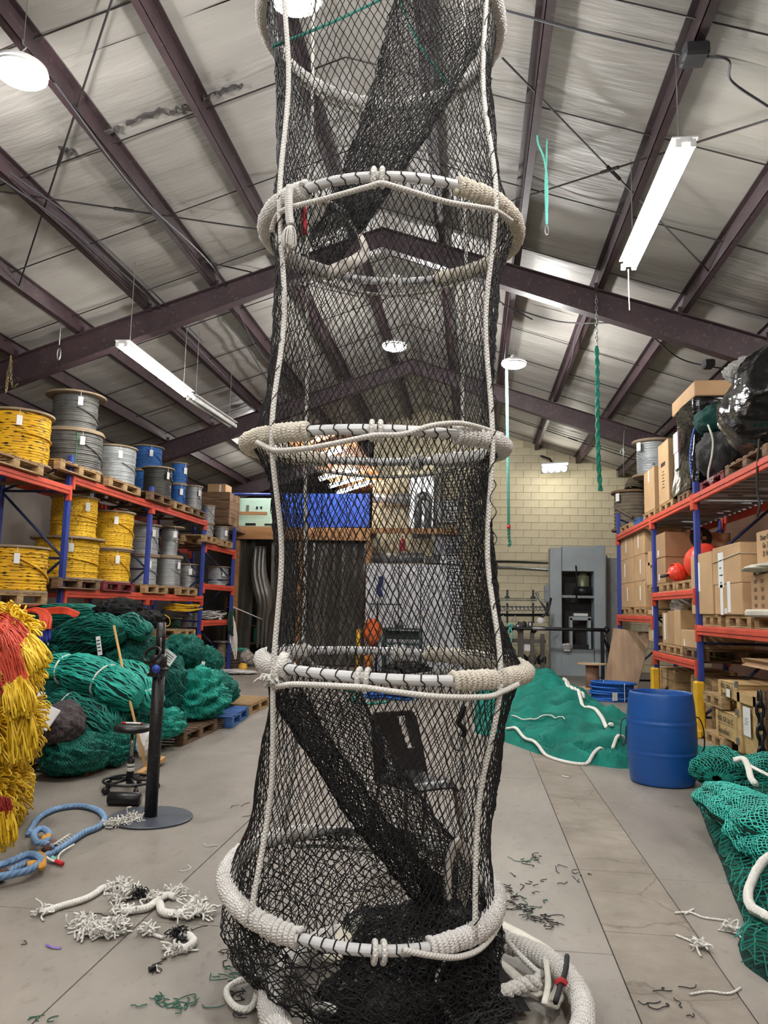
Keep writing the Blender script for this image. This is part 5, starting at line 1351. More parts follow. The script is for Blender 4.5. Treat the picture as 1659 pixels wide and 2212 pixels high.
def mesh_over(poly, F, dx, dy, r, m, name, ang_, lift, seed, jit=.005, xr=None, yr=None):
    """diamond netting laid over the heap, clipped to its outline"""
    X, Y, Z = F; P = np.array(poly); c = P.mean(0); R = 3.2; cs, sn = math.cos(ang_), math.sin(ang_)
    nr = int(2 * R / dy); nc = int(2 * R / dx); A = []; B = []
    j = np.arange(nr)[:, None]; i = np.arange(nc)[None, :]
    U = -R + (i + .5 * (j % 2)) * dx; Vv = -R + j * dy + 0 * U
    gx = c[0] + cs * U - sn * Vv; gy = c[1] + sn * U + cs * Vv
    nz = vnoise(np.stack([gx, gy, 0 * gx + seed], -1) * 2.2, seed); gx = gx + .09 * nz; gy = gy + .09 * vnoise(np.stack([gx, gy, 0 * gx], -1) * 2.4, seed + 3)
    ii = np.clip(((gx - X[0, 0]) / (X[1, 0] - X[0, 0])), 0, X.shape[0] - 1.01); jj = np.clip(((gy - Y[0, 0]) / (Y[0, 1] - Y[0, 0])), 0, X.shape[1] - 1.01)
    i0 = ii.astype(int); j0 = jj.astype(int); fi = ii - i0; fj = jj - j0; Zp = np.maximum(Z, 0)
    z = (Zp[i0, j0] * (1 - fi) + Zp[i0 + 1, j0] * fi) * (1 - fj) + (Zp[i0, j0 + 1] * (1 - fi) + Zp[i0 + 1, j0 + 1] * fi) * fj + lift
    G = np.stack([gx, gy, z], -1) + rng.normal(0, jit, gx.shape + (3,)); G[..., 2] = np.maximum(G[..., 2], .006)
    ins = inside(poly, gx, gy) & (gx < 3.0) & (gy > 3.0)
    if yr: ins &= (gy > yr[0]) & (gy < yr[1])
    for jr in range(nr - 1):
        if jr % 2 == 0: prs = ((slice(None), slice(None)), (slice(1, None), slice(None, -1)))
        else: prs = ((slice(None), slice(None)), (slice(None, -1), slice(1, None)))
        for sa, sb in prs:
            k = ins[jr][sa] & ins[jr + 1][sb]; A.append(G[jr][sa][k]); B.append(G[jr + 1][sb][k])
    return MB().prisms(np.concatenate(A), np.concatenate(B), r)
mesh_over(poly2, F2, .050, .045, .0032, GREEN_D, 'x', .3, .006, 5, .002).build('netting_layer', GREEN_D, t2, w=True)
mesh_over(poly2, F2, .052, .048, .0034, GREEN_N, 'x', .05, .02, 9, .002, yr=(3.0, 8.5)).build('netting_layer', GREEN_N, t2, w=True)
# brighter folds lying on it
def fold_tube(a, b, ra, rb, nr, nc, m, name, lift=.0, seed=1, flat=.62, bend=(0, 0, 0)):
    rows = []; d = np.array(b) - np.array(a); d /= np.linalg.norm(d); sd = np.cross(d, (0, 0, 1)); sd /= np.linalg.norm(sd); up = np.cross(sd, d)
    for j, f in enumerate(np.linspace(0, 1, nr)):
        c = np.array(a) * (1 - f) + np.array(b) * f + np.array(bend) * math.sin(PI * f); r = (ra * (1 - f) + rb * f) * min(1, (.03 + f / .16) ** .5, (.03 + (1 - f) / .2) ** .5)
        an = 2 * PI * (np.arange(nc) + .5 * (j % 2)) / nc; w = 1 + .12 * vnoise(np.stack([np.cos(an) * 2, np.sin(an) * 2, 0 * an + f * 6], -1), seed)
        rows.append(c + (np.cos(an) * r * w)[:, None] * sd + (np.sin(an) * r * w * flat)[:, None] * up)
    P = np.array(rows); P[..., 2] = np.maximum(P[..., 2], .01); mb = MB().net(P, .0044, True, .003)
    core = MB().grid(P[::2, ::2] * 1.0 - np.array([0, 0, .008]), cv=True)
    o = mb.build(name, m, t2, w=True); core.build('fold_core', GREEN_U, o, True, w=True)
fold_tube(PZ(1528, 1708, .26), PZ(1752, 1830, .24), .17, .30, 74, 46, GREEN_N2, 'net_fold', seed=3)
fold_tube(PZ(1595, 1775, .22), PZ(1730, 1880, .14), .15, .20, 44, 34, GREEN_N2, 'net_fold', seed=6)
fold_tube(PZ(1560, 1622, .42), PZ(1548, 1682, .26), .12, .24, 26, 36, GREEN_N, 'net_fold', seed=8)
fold_tube(PZ(1640, 1650, .34), PZ(1700, 1690, .28), .2, .25, 30, 36, GREEN_N, 'net_fold', seed=11)
lay(F2, hp([(1662, 1828), (1628, 1842), (1614, 1862), (1622, 1892), (1650, 1908), (1675, 1925)], .26), .026, WHITE_ROPE, 'headline', t2, 1.6)
MB().tube(smoothpath([PZ(1585, 1643, .42), PZ(1606, 1640, .44), PZ(1616, 1656, .42), PZ(1622, 1680, .38), PZ(1632, 1694, .36)], 7), .024, 8).build('headline', WHITE_ROPE, t2, True, w=True)
MB().tube(smoothpath([PZ(1615, 1652, .42), PZ(1640, 1665, .42), PZ(1662, 1676, .4)], 7), .014, 6).build('seam_line', WHITE_ROPE, t2, True, w=True)
m = MB()
for i in range(16):
    q = PZ(1515 + rng.normal(0, 5), 1666 + rng.normal(0, 4), .05); m.tube(smoothpath([q, q + rng.normal(0, .05, 3) * (1, 1, .4) + (0, 0, .02), q + rng.normal(0, .08, 3) * (1, 1, .3)], 4), .009, 5)
m.build('frayed_line', WHITE_ROPE, t2, True, w=True)

# ---- blue plastic barrel
def barrel():
    c = PZ(1431, 1690); r = .318; H_ = .83
    t = thing('plastic_barrel', 'blue open topped plastic barrel standing on the floor', 'barrel', c)
    BL = mat('blue_barrel_plastic', (26, 82, 156), .38, 0, .1, 3, .03, 60, wear=.05)
    _pr = [(0, 0), (.268, 0), (.285, .012), (.292, .05), (.305, .16), (r - .002, .262), (r + .004, .272), (r + .004, .286), (r - .002, .296), (r, .4), (r - .002, .524), (r + .004, .534), (r + .004, .548), (r - .004, .56), (.308, .68), (.294, .79), (.29, .82), (.286, .83), (.278, .82), (.282, .79), (.292, .68), (.300, .5), (.29, .1), (0, .03)]
    zs = np.linspace(.015, H_, 70); rs = .283 + .034 * np.sin(PI * np.clip(zs / H_, 0, 1)) ** .75
    for zb_ in (.285, .56): rs = rs + .0045 * np.exp(-((zs - zb_) / .010) ** 2) - .003 * np.exp(-((zs - zb_ - .025) / .01) ** 2)
    pr = [(0, 0), (.27, 0)] + list(zip(rs, zs)) + [(.276, H_ + .002), (.27, H_ - .01), (.285, .65), (.29, .4), (.27, .06), (0, .05)]
    MB().lathe(pr, 64).build('body', BL, t, True)
    for s, yy in ((-1, .3), (1, -.12)):
        x = s * math.sqrt(.3 ** 2 - (.1) ** 2); z0 = .56
        if s > 0: q = [(.29, -.06, .62), (.33, -.08, .60), (.36, -.09, .5), (.37, -.06, .35), (.35, -.05, .3)]
        else: q = [(-.3, .05, .58), (-.35, .06, .54), (-.37, .02, .42), (-.36, -.02, .33), (-.33, 0, .36), (-.32, .02, .5)]
        MB().tube(smoothpath(q, 6), .006, 5).build('wire_handle', BLACK_STEEL, t, True)
barrel()
# ---- coil of blue rope, cable drum, plywood
t = thing('blue_rope_coil', 'coil of blue rope on the floor by the plywood sheet', 'rope coil', PZ(1322, 1512))
BRP = ropemat('blue_rope_lay', (44, 104, 188), (24, 60, 128), 26, 3)
for i in range(11):
    a = np.linspace(0, 2 * PI, 40, endpoint=False); rr = (.36 + .02 * math.sin(i * 2.1)) if i < 8 else .34 + .025 * (i - 8); zz = .025 + i * .032 if i < 8 else .27 + (i - 8) * .02
    o = rng.normal(0, .012, 2)
    MB().tube(np.stack([o[0] + rr * np.cos(a), o[1] + rr * np.sin(a), zz + .012 * np.sin(a + i)], -1), .021, 7, closed=True).build('turn', BRP, t, True)
for a0 in (-1.2, 1.9): MB().tube([(.3 * math.cos(a0), .3 * math.sin(a0), z) for z in (.0, .33)] + [(.42 * math.cos(a0), .42 * math.sin(a0), z) for z in (.33, .02)], .006, 5).build('tie', WHITE_ROPE, t)
MB().box((-.02, -.42, .1), (.1, .01, .14), .002, rz=.4).build('paper_tag', PAPER, t)
t = thing('cable_drum', 'empty wooden cable drum in front of the grey press', 'cable drum', PZ(1280, 1488))
DR = mat('drum_board', (206, 176, 140), .7, 0, .1, 4); r = .31
for z in (0, .5): MB().lathe([(0, z), (r - .004, z), (r, z + .004), (r, z + .02), (r - .004, z + .024), (0, z + .024)], 40).build('flange', DR, t)
MB().lathe([(.135, .02), (.135, .5)], 32).build('core', mat('drum_core', (150, 116, 92), .75), t, True)
MB().tube(smoothpath([(-.05, -.1, .53), (.05, -.06, .535), (.12, -.12, .53), (.15, -.02, .53)], 5), .008, 5).build('rope_scrap', WHITE_ROPE, t)
def sheet(name, label, cat, c4, th, m):
    a, b, c, d = [np.array(q) for q in c4]; n = np.cross(b - a, d - a); n /= np.linalg.norm(n); V = [a, b, c, d, a + n * th, b + n * th, c + n * th, d + n * th]
    return tag(MB().add(V, [(0, 1, 2, 3), (7, 6, 5, 4), (0, 4, 5, 1), (1, 5, 6, 2), (2, 6, 7, 3), (3, 7, 4, 0)]).build(name, m), label, cat)
PLY = mat('weathered_plywood', (164, 134, 104), .7, 0, .2, 2.2, .2, 30, c2=(124, 98, 76), st=(3, 1, .5))
a, b = PZ(1300, 1502), PZ(1372, 1508); tl = PY(1326, 1357, a[1] + .35); tr = PY(1407, 1369, b[1] + .35)
sheet('plywood_sheet', 'weathered plywood sheet leaning near the right rack', 'plywood', (a, b, tr, tl), .018, PLY)

# ---- black plastic chair behind the trap
def chair():
    t = thing('stacking_chair', 'black plastic stacking chair with metal legs seen through the net', 'chair', (-.36, 5.27, 0), math.atan2(-.80, .60) + PI / 2)
    # local: faces -y, width along x
    u = np.linspace(-1, 1, 15); v = np.linspace(0, 1, 15); U, Vv = np.meshgrid(u, v, indexing='ij')
    wd = .215 - .02 * Vv; X = U * wd; Y = .2 - .42 * Vv; Zs = .455 - .022 * (1 - U ** 2) * np.sin(PI * np.clip(Vv * 1.1, 0, 1)) - .035 * np.clip(Vv - .85, 0, 1) / .15 - .03 * np.abs(U) ** 6
    top = np.stack([X, Y, Zs], -1); bot = top - (0, 0, .012)
    MB().grid(top).grid(bot).add(np.concatenate([top[:, -1], bot[:, -1]]), [(i, i + 1, i + 16, i + 15) for i in range(14)]).add(np.concatenate([top[0], bot[0]]), [(i, i + 1, i + 16, i + 15) for i in range(14)]).add(np.concatenate([top[-1], bot[-1]]), [(i, i + 1, i + 16, i + 15) for i in range(14)]).build('seat', BLACK_PLASTIC, t, True)
    n = 34; uu = np.linspace(-1, 1, n + 1); vv = np.linspace(0, 1, n + 1)
    U, Vv = np.meshgrid(uu, vv, indexing='ij'); wd = .205 - .03 * Vv ** 2
    X = U * wd; Z = .44 + .40 * Vv; Y = .2 + .035 * (1 - (1 - Vv) ** 2) + .09 * Vv + .02 * (1 - U ** 2) - .03
    rc = .12; keep = []; idx = np.arange((n + 1) ** 2).reshape(n + 1, n + 1)
    for i in range(n):
        for j in range(n):
            a, b = (uu[i] + uu[i + 1]) / 2, (vv[j] + vv[j + 1]) / 2
            k = True
            if b > .9 and abs(a) > .86 and (abs(a) - .86) / .14 + (b - .9) / .1 > 1: k = False
            s = a - (.62 - .35 * (1 - b))        # right slot leans
            if .38 < b < .92 and .0 < a - (.16 + .42 * (1 - b)) < .34 - .18 * (1 - b) * 1.2: k = False
            if .06 < b < .6 and .0 < -a - (.28 + .42 * b) + .12 < .34 - .3 * b: k = False
            if k: keep.append((idx[i, j], idx[i + 1, j], idx[i + 1, j + 1], idx[i, j + 1]))
    V = np.stack([X, Y, Z], -1).reshape(-1, 3); o = MB().add(V, keep).build('backrest', BLACK_PLASTIC, t, True)
    sm = o.modifiers.new('thickness', 'SOLIDIFY'); sm.thickness = .014
    LEG = mat('rusty_brown_leg', (86, 62, 54), .5, .3, .25, 12)
    for s in (-1, 1):
        MB().tube(smoothpath([(s * .16, -.12, .435), (s * .18, -.17, .42), (s * .205, -.21, .2), (s * .225, -.245, .0)], 6), .0115, 8).build('leg', LEG, t, True)
        MB().tube(smoothpath([(s * .16, .08, .435), (s * .18, .15, .42), (s * .205, .2, .2), (s * .225, .25, .0)], 6), .0115, 8).build('leg', LEG, t, True)
    for y in (-.1, .08): MB().tube([(-.17, y, .43), (.17, y, .43)], .01, 6).build('seat_rail', LEG, t, True)
chair()
# shackle and small block hanging by the chair, inside the trap
t = thing('shackle_line', 'black line with a steel shackle hanging inside the trap', 'shackle', PY(988, 1540, 3.55))
q = [PY(1004, 1525, 3.55), PY(996, 1545, 3.55), PY(990, 1562, 3.55), PY(1003, 1575, 3.55), PY(1000, 1592, 3.55)]
MB().tube(smoothpath(q, 5), .012, 6).build('line', BLACK_TWINE, t, True, w=True)
b = np.linspace(.3, PI * 1.8, 16); c = PY(990, 1602, 3.55)
MB().tube(np.stack([c[0] + .032 * np.cos(b + 2), c[1] + 0 * b, c[2] + .035 * np.sin(b + 2)], -1), .007, 6).build('shackle', GALV, t, True, w=True)
# ================================================================== LEFT PILE OF NETS
def bundle(label, pts, R, m, seed=0, ties=(), N=70, flat=.8, core=None, sr=.009, group='green net bundles at left', cat='net bundle', amp=.1, tiem=None, open_end=True):
    """bundle of netting gathered lengthwise: pts = axis points, R radii at them"""
    q = smoothpath(pts, 10); n = len(q); f = np.linspace(0, 1, n); r = np.interp(f, np.linspace(0, 1, len(R)), R)
    r = r * np.maximum(.12, np.minimum(1, np.minimum(f / .09, (1 - f) / .09))) ** .5
    for tt in ties: r = r * (1 - .22 * np.exp(-((f - tt) / .035) ** 2))
    base = np.array([q[:, 0].mean(), q[:, 1].mean(), (q[:, 2] - r).min()]); base[2] = max(base[2], 0)
    t = thing('net_bundle', label, cat, base, 0, group)
    d = np.gradient(q, axis=0); d /= np.linalg.norm(d, axis=1, keepdims=True); sd = np.cross(d, (0, 0, 1.0)); sd /= np.linalg.norm(sd, axis=1, keepdims=True); up = np.cross(sd, d)
    def ring(a, k):
        p = np.stack([np.cos(a) * 2, np.sin(a) * 2, f * 5 + 0 * a], -1); w = k * (1 + amp * vnoise(p, seed) + amp * .6 * vnoise(p * 2.7, seed + 1))
        o = q + (r * w * np.cos(a))[:, None] * sd + (r * w * flat * np.sin(a))[:, None] * up
        o[:, 2] = np.maximum(o[:, 2], .01); return o
    A = np.linspace(0, 2 * PI, 28, endpoint=False)
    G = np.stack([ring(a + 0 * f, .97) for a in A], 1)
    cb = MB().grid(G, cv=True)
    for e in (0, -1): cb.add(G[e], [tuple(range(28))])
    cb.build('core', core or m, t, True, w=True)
    mb = MB(); r2 = np.random.default_rng(seed)
    for k in range(N):
        a = 2 * PI * k / N + .10 * np.sin(f * r2.uniform(9, 22) + r2.uniform(0, 6)) + .35 * np.sin(f * 2 + k * .01) + r2.normal(0, .03)
        p = ring(a, 1.0 + r2.uniform(-.02, .035)); p += r2.normal(0, sr * .35, p.shape)
        mb.tube(p, sr, 4)
    o = mb.build('strands', m, t, True, w=True); o['kind'] = 'stuff'
    for tt in ties:
        i = int(tt * (n - 1)); a = np.linspace(0, 2 * PI, 26, endpoint=False); ii = np.full(26, i)
        w = 1.04; c = q[i] + (r[i] * w * np.cos(a))[:, None] * sd[i] + (r[i] * w * flat * np.sin(a))[:, None] * up[i]; c[:, 2] = np.maximum(c[:, 2], .012)
        MB().tube(c, .011, 6, closed=True).build('tie', tiem or WHITE_ROPE, t, True, w=True)
    return t
GA = mat('teal_net_strand', (28, 156, 138), .62, 0, .25, 9)
GB = mat('deep_green_net_strand', (14, 112, 98), .65, 0, .25, 9)
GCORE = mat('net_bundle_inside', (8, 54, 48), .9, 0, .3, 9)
GDK = netmat('dark_green_net_cloth', (14, 96, 86), (6, 54, 50), 55, .8, .5, .6)
KN = netmat('black_net_cloth', (22, 22, 24), (10, 10, 11), 70, .85, .5, .5)
B = lambda L: [PY(x, y, Yd) for x, y, Yd in L]
# pallets the pile stands on
pallet('long pallet under the left end of the green net pile', (-4.05, 7.55, 0), .0, 'dark', (1.25, 1.5)); pallet('pallet under the middle of the green net pile', (-3.75, 9.0, 0), 0, 'dark', (1.2, 1.15))
pallet('blue painted pallet under the draped green net', (-3.62, 10.25, 0), .1, 'blue', (1.1, 1.1)); pallet('pallet at the far end of the green net pile', (-3.7, 11.55, 0), 0, 'pine', (1.1, 1.1))
bundle('bright teal net bundle with two white ties at the front of the pile', B([(70, 1452, 7.6), (130, 1446, 7.5), (200, 1460, 7.45), (262, 1490, 7.4), (305, 1520, 7.4)]), [.1, .2, .24, .23, .14], GA, 3, (.32, .62), 96, core=GCORE)
bundle('green net bundle tied once, just below the bright teal one', B([(110, 1520, 7.4), (160, 1530, 7.35), (215, 1560, 7.3), (248, 1590, 7.25)]), [.16, .25, .27, .15], GB, 5, (.3,), 90, core=GCORE)
bundle('green net bundle with fine strands above the white tag', B([(105, 1400, 8.2), (165, 1382, 8.2), (225, 1366, 8.1), (262, 1362, 8.0)]), [.2, .25, .24, .13], GB, 7, (.12,), 90, core=GCORE)
bundle('far green net bundle behind the orange net', B([(40, 1330, 9.4), (120, 1328, 9.4), (215, 1322, 9.4)]), [.12, .16, .12], GB, 9, (), 60, core=GCORE)
bundle('rolled green net at the top right of the pile', B([(248, 1352, 8.3), (285, 1350, 8.2), (318, 1370, 8.1)]), [.11, .16, .11], GB, 11, (), 54, core=GCORE)
bundle('teal net bundle with loose ends in front of the stick', B([(232, 1470, 7.9), (275, 1462, 7.8), (310, 1490, 7.6), (330, 1530, 7.5)]), [.12, .22, .2, .12], GA, 13, (.8,), 70, core=GCORE)
bundle('small dark green bundle at the left of the ties', B([(85, 1412, 8.0), (130, 1412, 8.0)]), [.1, .12], GB, 15, (), 40, core=GCORE)
def pb(name, label, px, pt, pbm, w, Y, m, seed, dep=.7, cat='net', amp=.13, fr=3.0, z=None):
    ft = PY(px, pbm, Y); tp = PY(px, pt, Y); ww = w / F * Y
    c = (ft[0], Y, max(ft[2], .0) if z is None else z)
    return blob(name, label, cat, c, (ww, dep, tp[2] - c[2]), m, seed, amp, fr, 44, flat=.12, group='loose nets in the left pile', net=(GA if m is GREEN_C else GB) if m is not KN else None, ridge=.045)
pb('net_lump', 'rounded green net lump at the foot of the pile by the yellow loops', 160, 1572, 1706, 128, 6.9, GDK, 31, .8, z=.02)
pb('net_lump', 'dark green net lump above the stool', 225, 1560, 1650, 110, 7.3, GDK, 33, .7)
pb('net_lump', 'round green net lump right of the stand post', 352, 1528, 1612, 80, 8.2, GREEN_C, 35, .8, z=.146)
pb('net_lump', 'smooth green net lump left of the stand post', 300, 1520, 1600, 90, 8.1, GDK, 36, .8, z=.146)
pb('net_lump', 'wide draped green net on the blue pallet', 418, 1440, 1590, 130, 9.6, GREEN_C, 37, 1.1, amp=.2, z=.15)
pb('net_lump', 'long green net draped towards the far end of the pile', 450, 1448, 1560, 100, 10.6, GDK, 39, 1.3, amp=.2, z=.15)
pb('net_lump', 'dark green net roll beside the silver spool', 395, 1366, 1440, 80, 10.2, GDK, 41, .8, amp=.16)
pb('net_lump', 'green net roll with a white slip at the back of the pile', 443, 1392, 1455, 60, 11.2, GDK, 43, .8, amp=.16)
pb('net_lump', 'far green net lump nearest the floor by the aisle', 480, 1452, 1540, 50, 11.4, GDK, 45, .9, amp=.18)
pb('net_lump', 'folded green net between the stick and the post', 285, 1372, 1450, 90, 8.5, GDK, 46, .8, amp=.16)
pb('net_lump', 'green net in the middle of the pile behind the ties', 200, 1405, 1480, 130, 8.4, GDK, 47, .7, amp=.16)
pb('net_lump', 'shaded green net at the bottom of the pile behind the lump', 130, 1560, 1690, 130, 7.6, GDK, 48, .8, z=.1)
pb('net_lump', 'green net mass under the black nets', 330, 1385, 1560, 130, 9.2, GDK, 49, .9, amp=.14)
pb('net_lump', 'deep green net mass filling the back of the pile', 230, 1350, 1600, 330, 9.0, GDK, 50, .8, amp=.1)
pb('black_net', 'black net bundle on top of the pile, larger one', 258, 1290, 1345, 110, 8.6, KN, 51, .7, amp=.14)
pb('black_net', 'black net bundle on top of the pile, lower one', 318, 1316, 1358, 60, 8.4, KN, 53, .6, amp=.14)
# orange net draped over the top with a blue tip
ORN = mat('orange_net_strand', (226, 84, 52), .6, 0, .2, 9); BLN = mat('blue_net_strand', (44, 54, 150), .6, 0, .2, 9)
t = thing('orange_net_hank', 'orange net hank with a blue end draped over the pile', 'net', PY(90, 1386, 7.9), 0)
mo = MB(); mbl = MB()
for k in range(46):
    s = k / 45; j = rng.normal(0, 1.2, 2)
    mo.tube(smoothpath([PY(20 + 12 * s + j[0], 1352 - 26 * s, 7.9), PY(60 + 18 * s, 1322 - 8 * s + j[1], 7.9), PY(84 + 26 * s, 1328 + j[1], 7.8 - .02 * s), PY(83 + 27 * s + j[0] * .9, 1359, 7.75 + .03 * j[1])], 5), .006, 4)
    mbl.tube(smoothpath([PY(83 + 27 * s + j[0] * .5, 1358, 7.75), PY(84 + 26 * s, 1384 + rng.uniform(-4, 4), 7.75 + .03 * j[1])], 4), .006, 4)
for k in range(40):
    s = k / 39; z_ = rng.normal(0, 1.6); mo.tube(smoothpath([PY(30 + 20 * s, 1330 - 12 * s + z_, 7.95), PY(90, 1316 + 10 * s, 7.95), PY(140, 1312 + 14 * s, 7.9), PY(172 - 10 * s, 1326 + 6 * s + z_, 7.9)], 5), .006, 4)
o = mo.build('orange_strands', ORN, t, True, w=True); o['kind'] = 'stuff'; o = mbl.build('blue_strands', BLN, t, True, w=True); o['kind'] = 'stuff'
# grey and red plaid bundle with paper
t = thing('grey_net_bundle', 'grey and dark red net bundle with a white paper sheet', 'net bundle', PY(132, 1612, 6.75))
blob('body', None, None, (0, 0, -.02), (.36, .5, .42), netmat('grey_red_net', (96, 92, 94), (60, 34, 42), 24, .8, .4, .6), 61, .12, 3, 36, t)
MB().box((.0, -.31, .3), (.2, .012, .2), .003, R=rotx(-.5) @ roty(.35)).build('paper_sheet', PAPER, t)
MB().box((-.14, -.27, .45), (.16, .012, .14), .003, R=rotx(-.6) @ roty(.2)).build('paper_sheet', PAPER, t)
# tags and slips on the pile
for i, (x, y, Yd, w, h, rot, lb) in enumerate(((214, 1395, 7.85, .05, .2, -.2, 'narrow white tag hanging on the fine stranded bundle'), (363, 1420, 8.6, .16, .14, .6, 'white printed label on the net behind the stand post'), (438, 1437, 10.1, .05, .1, .2, 'small white slip on the far net roll'), (450, 1451, 10.0, .16, .03, 0, 'flat white slip lying on the draped net'))):
    t = thing('paper_tag', lb, 'tag', PY(x, y, Yd)); MB().box((0, 0, 0), (w, .006, h), .001, R=roty(rot)).build('paper', PAPER, t)
    if i == 1: label_lines(MB(), 0, 0, 0, 0, 0, 0) if False else None
    if i < 2:
        m = MB()
        for k in range(4): m.box(roty(rot) @ A3(0, -.005, h * (.28 - .18 * k)), (w * .7, .002, h * .05), R=roty(rot))
        m.build('print', INK, t)['kind'] = 'stuff'
# white cloth / sack on the floor at the far end of the pile
blob('white_sack', 'white plastic sack lying on the floor beyond the pile', 'sack', PZ(505, 1455), (1.0, .7, .09), mat('white_sack_plastic', (214, 212, 212), .4, 0, .1, 5, .6, 12), 63, .2, 4)
t = thing('woven_basket', 'dark woven basket crate beyond the green pile', 'basket', PZ(486, 1447))
for k in range(6): MB().box((0, 0, .05 + k * .075), (.6, .5, .066), .012).build('weave', mat('dark_basket', (84, 72, 60), .8, 0, .3, 30, .6, 60), t)
t = thing('yellow_buoy', 'small yellow ball buoy on the floor by the basket', 'buoy', PZ(524, 1452)); MB().lathe([(0, 0), (.07, .02), (.11, .09), (.11, .13), (.07, .2), (0, .22)], 20).build('ball', mat('yellow_buoy', (222, 172, 60), .4), t, True); MB().tube([(0, 0, .2), (.03, 0, .26), (0, 0, .25)], .012, 6).build('eye', BLACK_PLASTIC, t)
blob('plastic_bag', 'clear crumpled plastic bag behind the yellow buoy', 'bag', PZ(532, 1440), (.4, .4, .4), CLEAR, 65, .25)
t = thing('green_rope_coil', 'upright teal rope coil behind the plastic bag', 'rope coil', PZ(515, 1436))
for i in range(6):
    a = np.linspace(0, 2 * PI, 28, endpoint=False); MB().tube(np.stack([.22 * np.cos(a), .22 * np.sin(a), .05 + .07 * i + 0 * a], -1), .04, 7, closed=True).build('turn', GREEN_TWINE, t, True)
# broom stick and its brush
STK = mat('pale_stick_wood', (196, 152, 92), .6, 0, .1, 4)
a, b = PY(246, 1352, 7.6), PY(302, 1625, 7.05); fl0 = PZ(330, 1670)
t = thing('push_broom', 'wooden push broom leaning on the green nets', 'broom', fl0)
MB().tube([a, a * .55 + b * .45, PZ(315, 1660, .06)], .013, 8).build('handle', STK, t, True, w=True)
d = PZ(352, 1640) - PZ(302, 1674); L = np.linalg.norm(d); MB().box(PZ(327, 1655, .05), (L, .06, .05), .008, rz=math.atan2(d[1], d[0])).build('head', STK, t, w=True)
m = MB(); c = PZ(327, 1655, .03)
for i in range(60):
    s = rng.uniform(-.5, .5); w = rng.uniform(-.02, .02); q = c + d * s + (w, 0, 0); m.tube([q, q + (rng.normal(0, .008), rng.normal(0, .008), -.028)], .003, 3)
o = m.build('bristles', mat('dark_bristle', (50, 40, 34), .9), t, w=True); o['kind'] = 'stuff'
blob('white_cloth', 'white rag hanging beside the stool', 'cloth', PY(308, 1635, 7.15), (.14, .12, .26), PAPER, 67, .2, 4)

# ================================================================== YELLOW LOOPED STACK (left foreground)
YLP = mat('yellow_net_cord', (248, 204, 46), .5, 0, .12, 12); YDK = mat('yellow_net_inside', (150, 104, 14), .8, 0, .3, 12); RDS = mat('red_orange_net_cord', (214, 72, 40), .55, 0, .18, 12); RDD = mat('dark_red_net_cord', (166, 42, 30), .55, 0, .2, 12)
def hairpins(mb, P, D, L, wd, r, sag=.35):
    """looped cord ends: out from P along D and back"""
    for p, d, l in zip(P, D, L):
        s = np.cross(d, rng.normal(0, 1, 3)); s /= np.linalg.norm(s) + 1e-9; g = A3(0, 0, -sag * l)
        w = wd * rng.uniform(.6, 1.5)
        k = rng.normal(0, .012, 3)
        q = [p - d * .03 + s * w * .4, p + d * l * .45 + s * w * .8 + g * .2 + k, p + d * l * .8 + s * w * 1.2 + g * .6 + k, p + d * l * .98 + s * w * .7 + g + k, p + d * l * .98 - s * w * .7 + g + k, p + d * l * .8 - s * w * 1.2 + g * .6 + k, p + d * l * .45 - s * w * .8 + g * .2 + k, p - d * .03 - s * w * .4]
        mb.tube(np.array(q), r, 4, cap=False)
def yellow_bundle(label, c, sz, nl, seed, L=(.07, .12), front=True, red=0, sag=.35):
    """one bale of looped netting: solid inside, its visible sides bristling with loops"""
    t = thing('yellow_net_bale', label, 'net bale', (c[0], c[1], c[2] - sz[2] / 2), 0, 'yellow looped net bales')
    r2 = np.random.default_rng(seed)
    u = np.linspace(.05, PI - .05, 18); v = np.linspace(0, 2 * PI, 34, endpoint=False); U, Vv = np.meshgrid(u, v, indexing='ij')
    dd = np.stack([np.sin(U) * np.cos(Vv), np.sin(U) * np.sin(Vv), np.cos(U)], -1); k = 1 / (np.abs(dd) ** 4).sum(-1) ** .25 * (1 + .05 * vnoise(dd * 3, seed))
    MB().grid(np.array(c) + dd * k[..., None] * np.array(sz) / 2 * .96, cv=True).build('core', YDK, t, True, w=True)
    P = []; D = []
    while len(P) < nl:
        d = r2.normal(0, 1, 3); d /= np.linalg.norm(d)
        if d[0] < -.15 and d[1] > -.3: continue
        if d[1] > .75 or d[2] < -.9: continue
        kk = 1 / (np.abs(d) ** 4).sum() ** .25; p = np.array(c) + d * kk * np.array(sz) / 2
        n = (d / np.array(sz)) ; n = np.sign(n) * np.abs(n) ** 1.6; n /= np.linalg.norm(n); P.append(p); D.append((lambda q: q / np.linalg.norm(q))(n + r2.normal(0, .28, 3) + (0, 0, -.15)))
    mb = MB(); hairpins(mb, P, D, r2.uniform(*L, nl), .015, .0052, sag); o = mb.build('loops', YLP, t, True, w=True); o['kind'] = 'stuff'
    return t
xr = -2.86
bales = [('bottom yellow looped net bale beside the blue rope', (-3.63, 4.98, .27), (1.0, .95, .52), 1200, 71), ('second yellow looped net bale from the floor', (-3.61, 5.02, .70), (1.08, .9, .42), 1100, 72), ('third yellow looped net bale from the floor', (-3.65, 5.05, 1.04), (1.02, .85, .36), 1000, 73), ('topmost yellow looped net bale under the red strands', (-3.76, 5.1, 1.32), (.92, .8, .30), 800, 74)]
for b_ in bales: yellow_bundle(*b_)
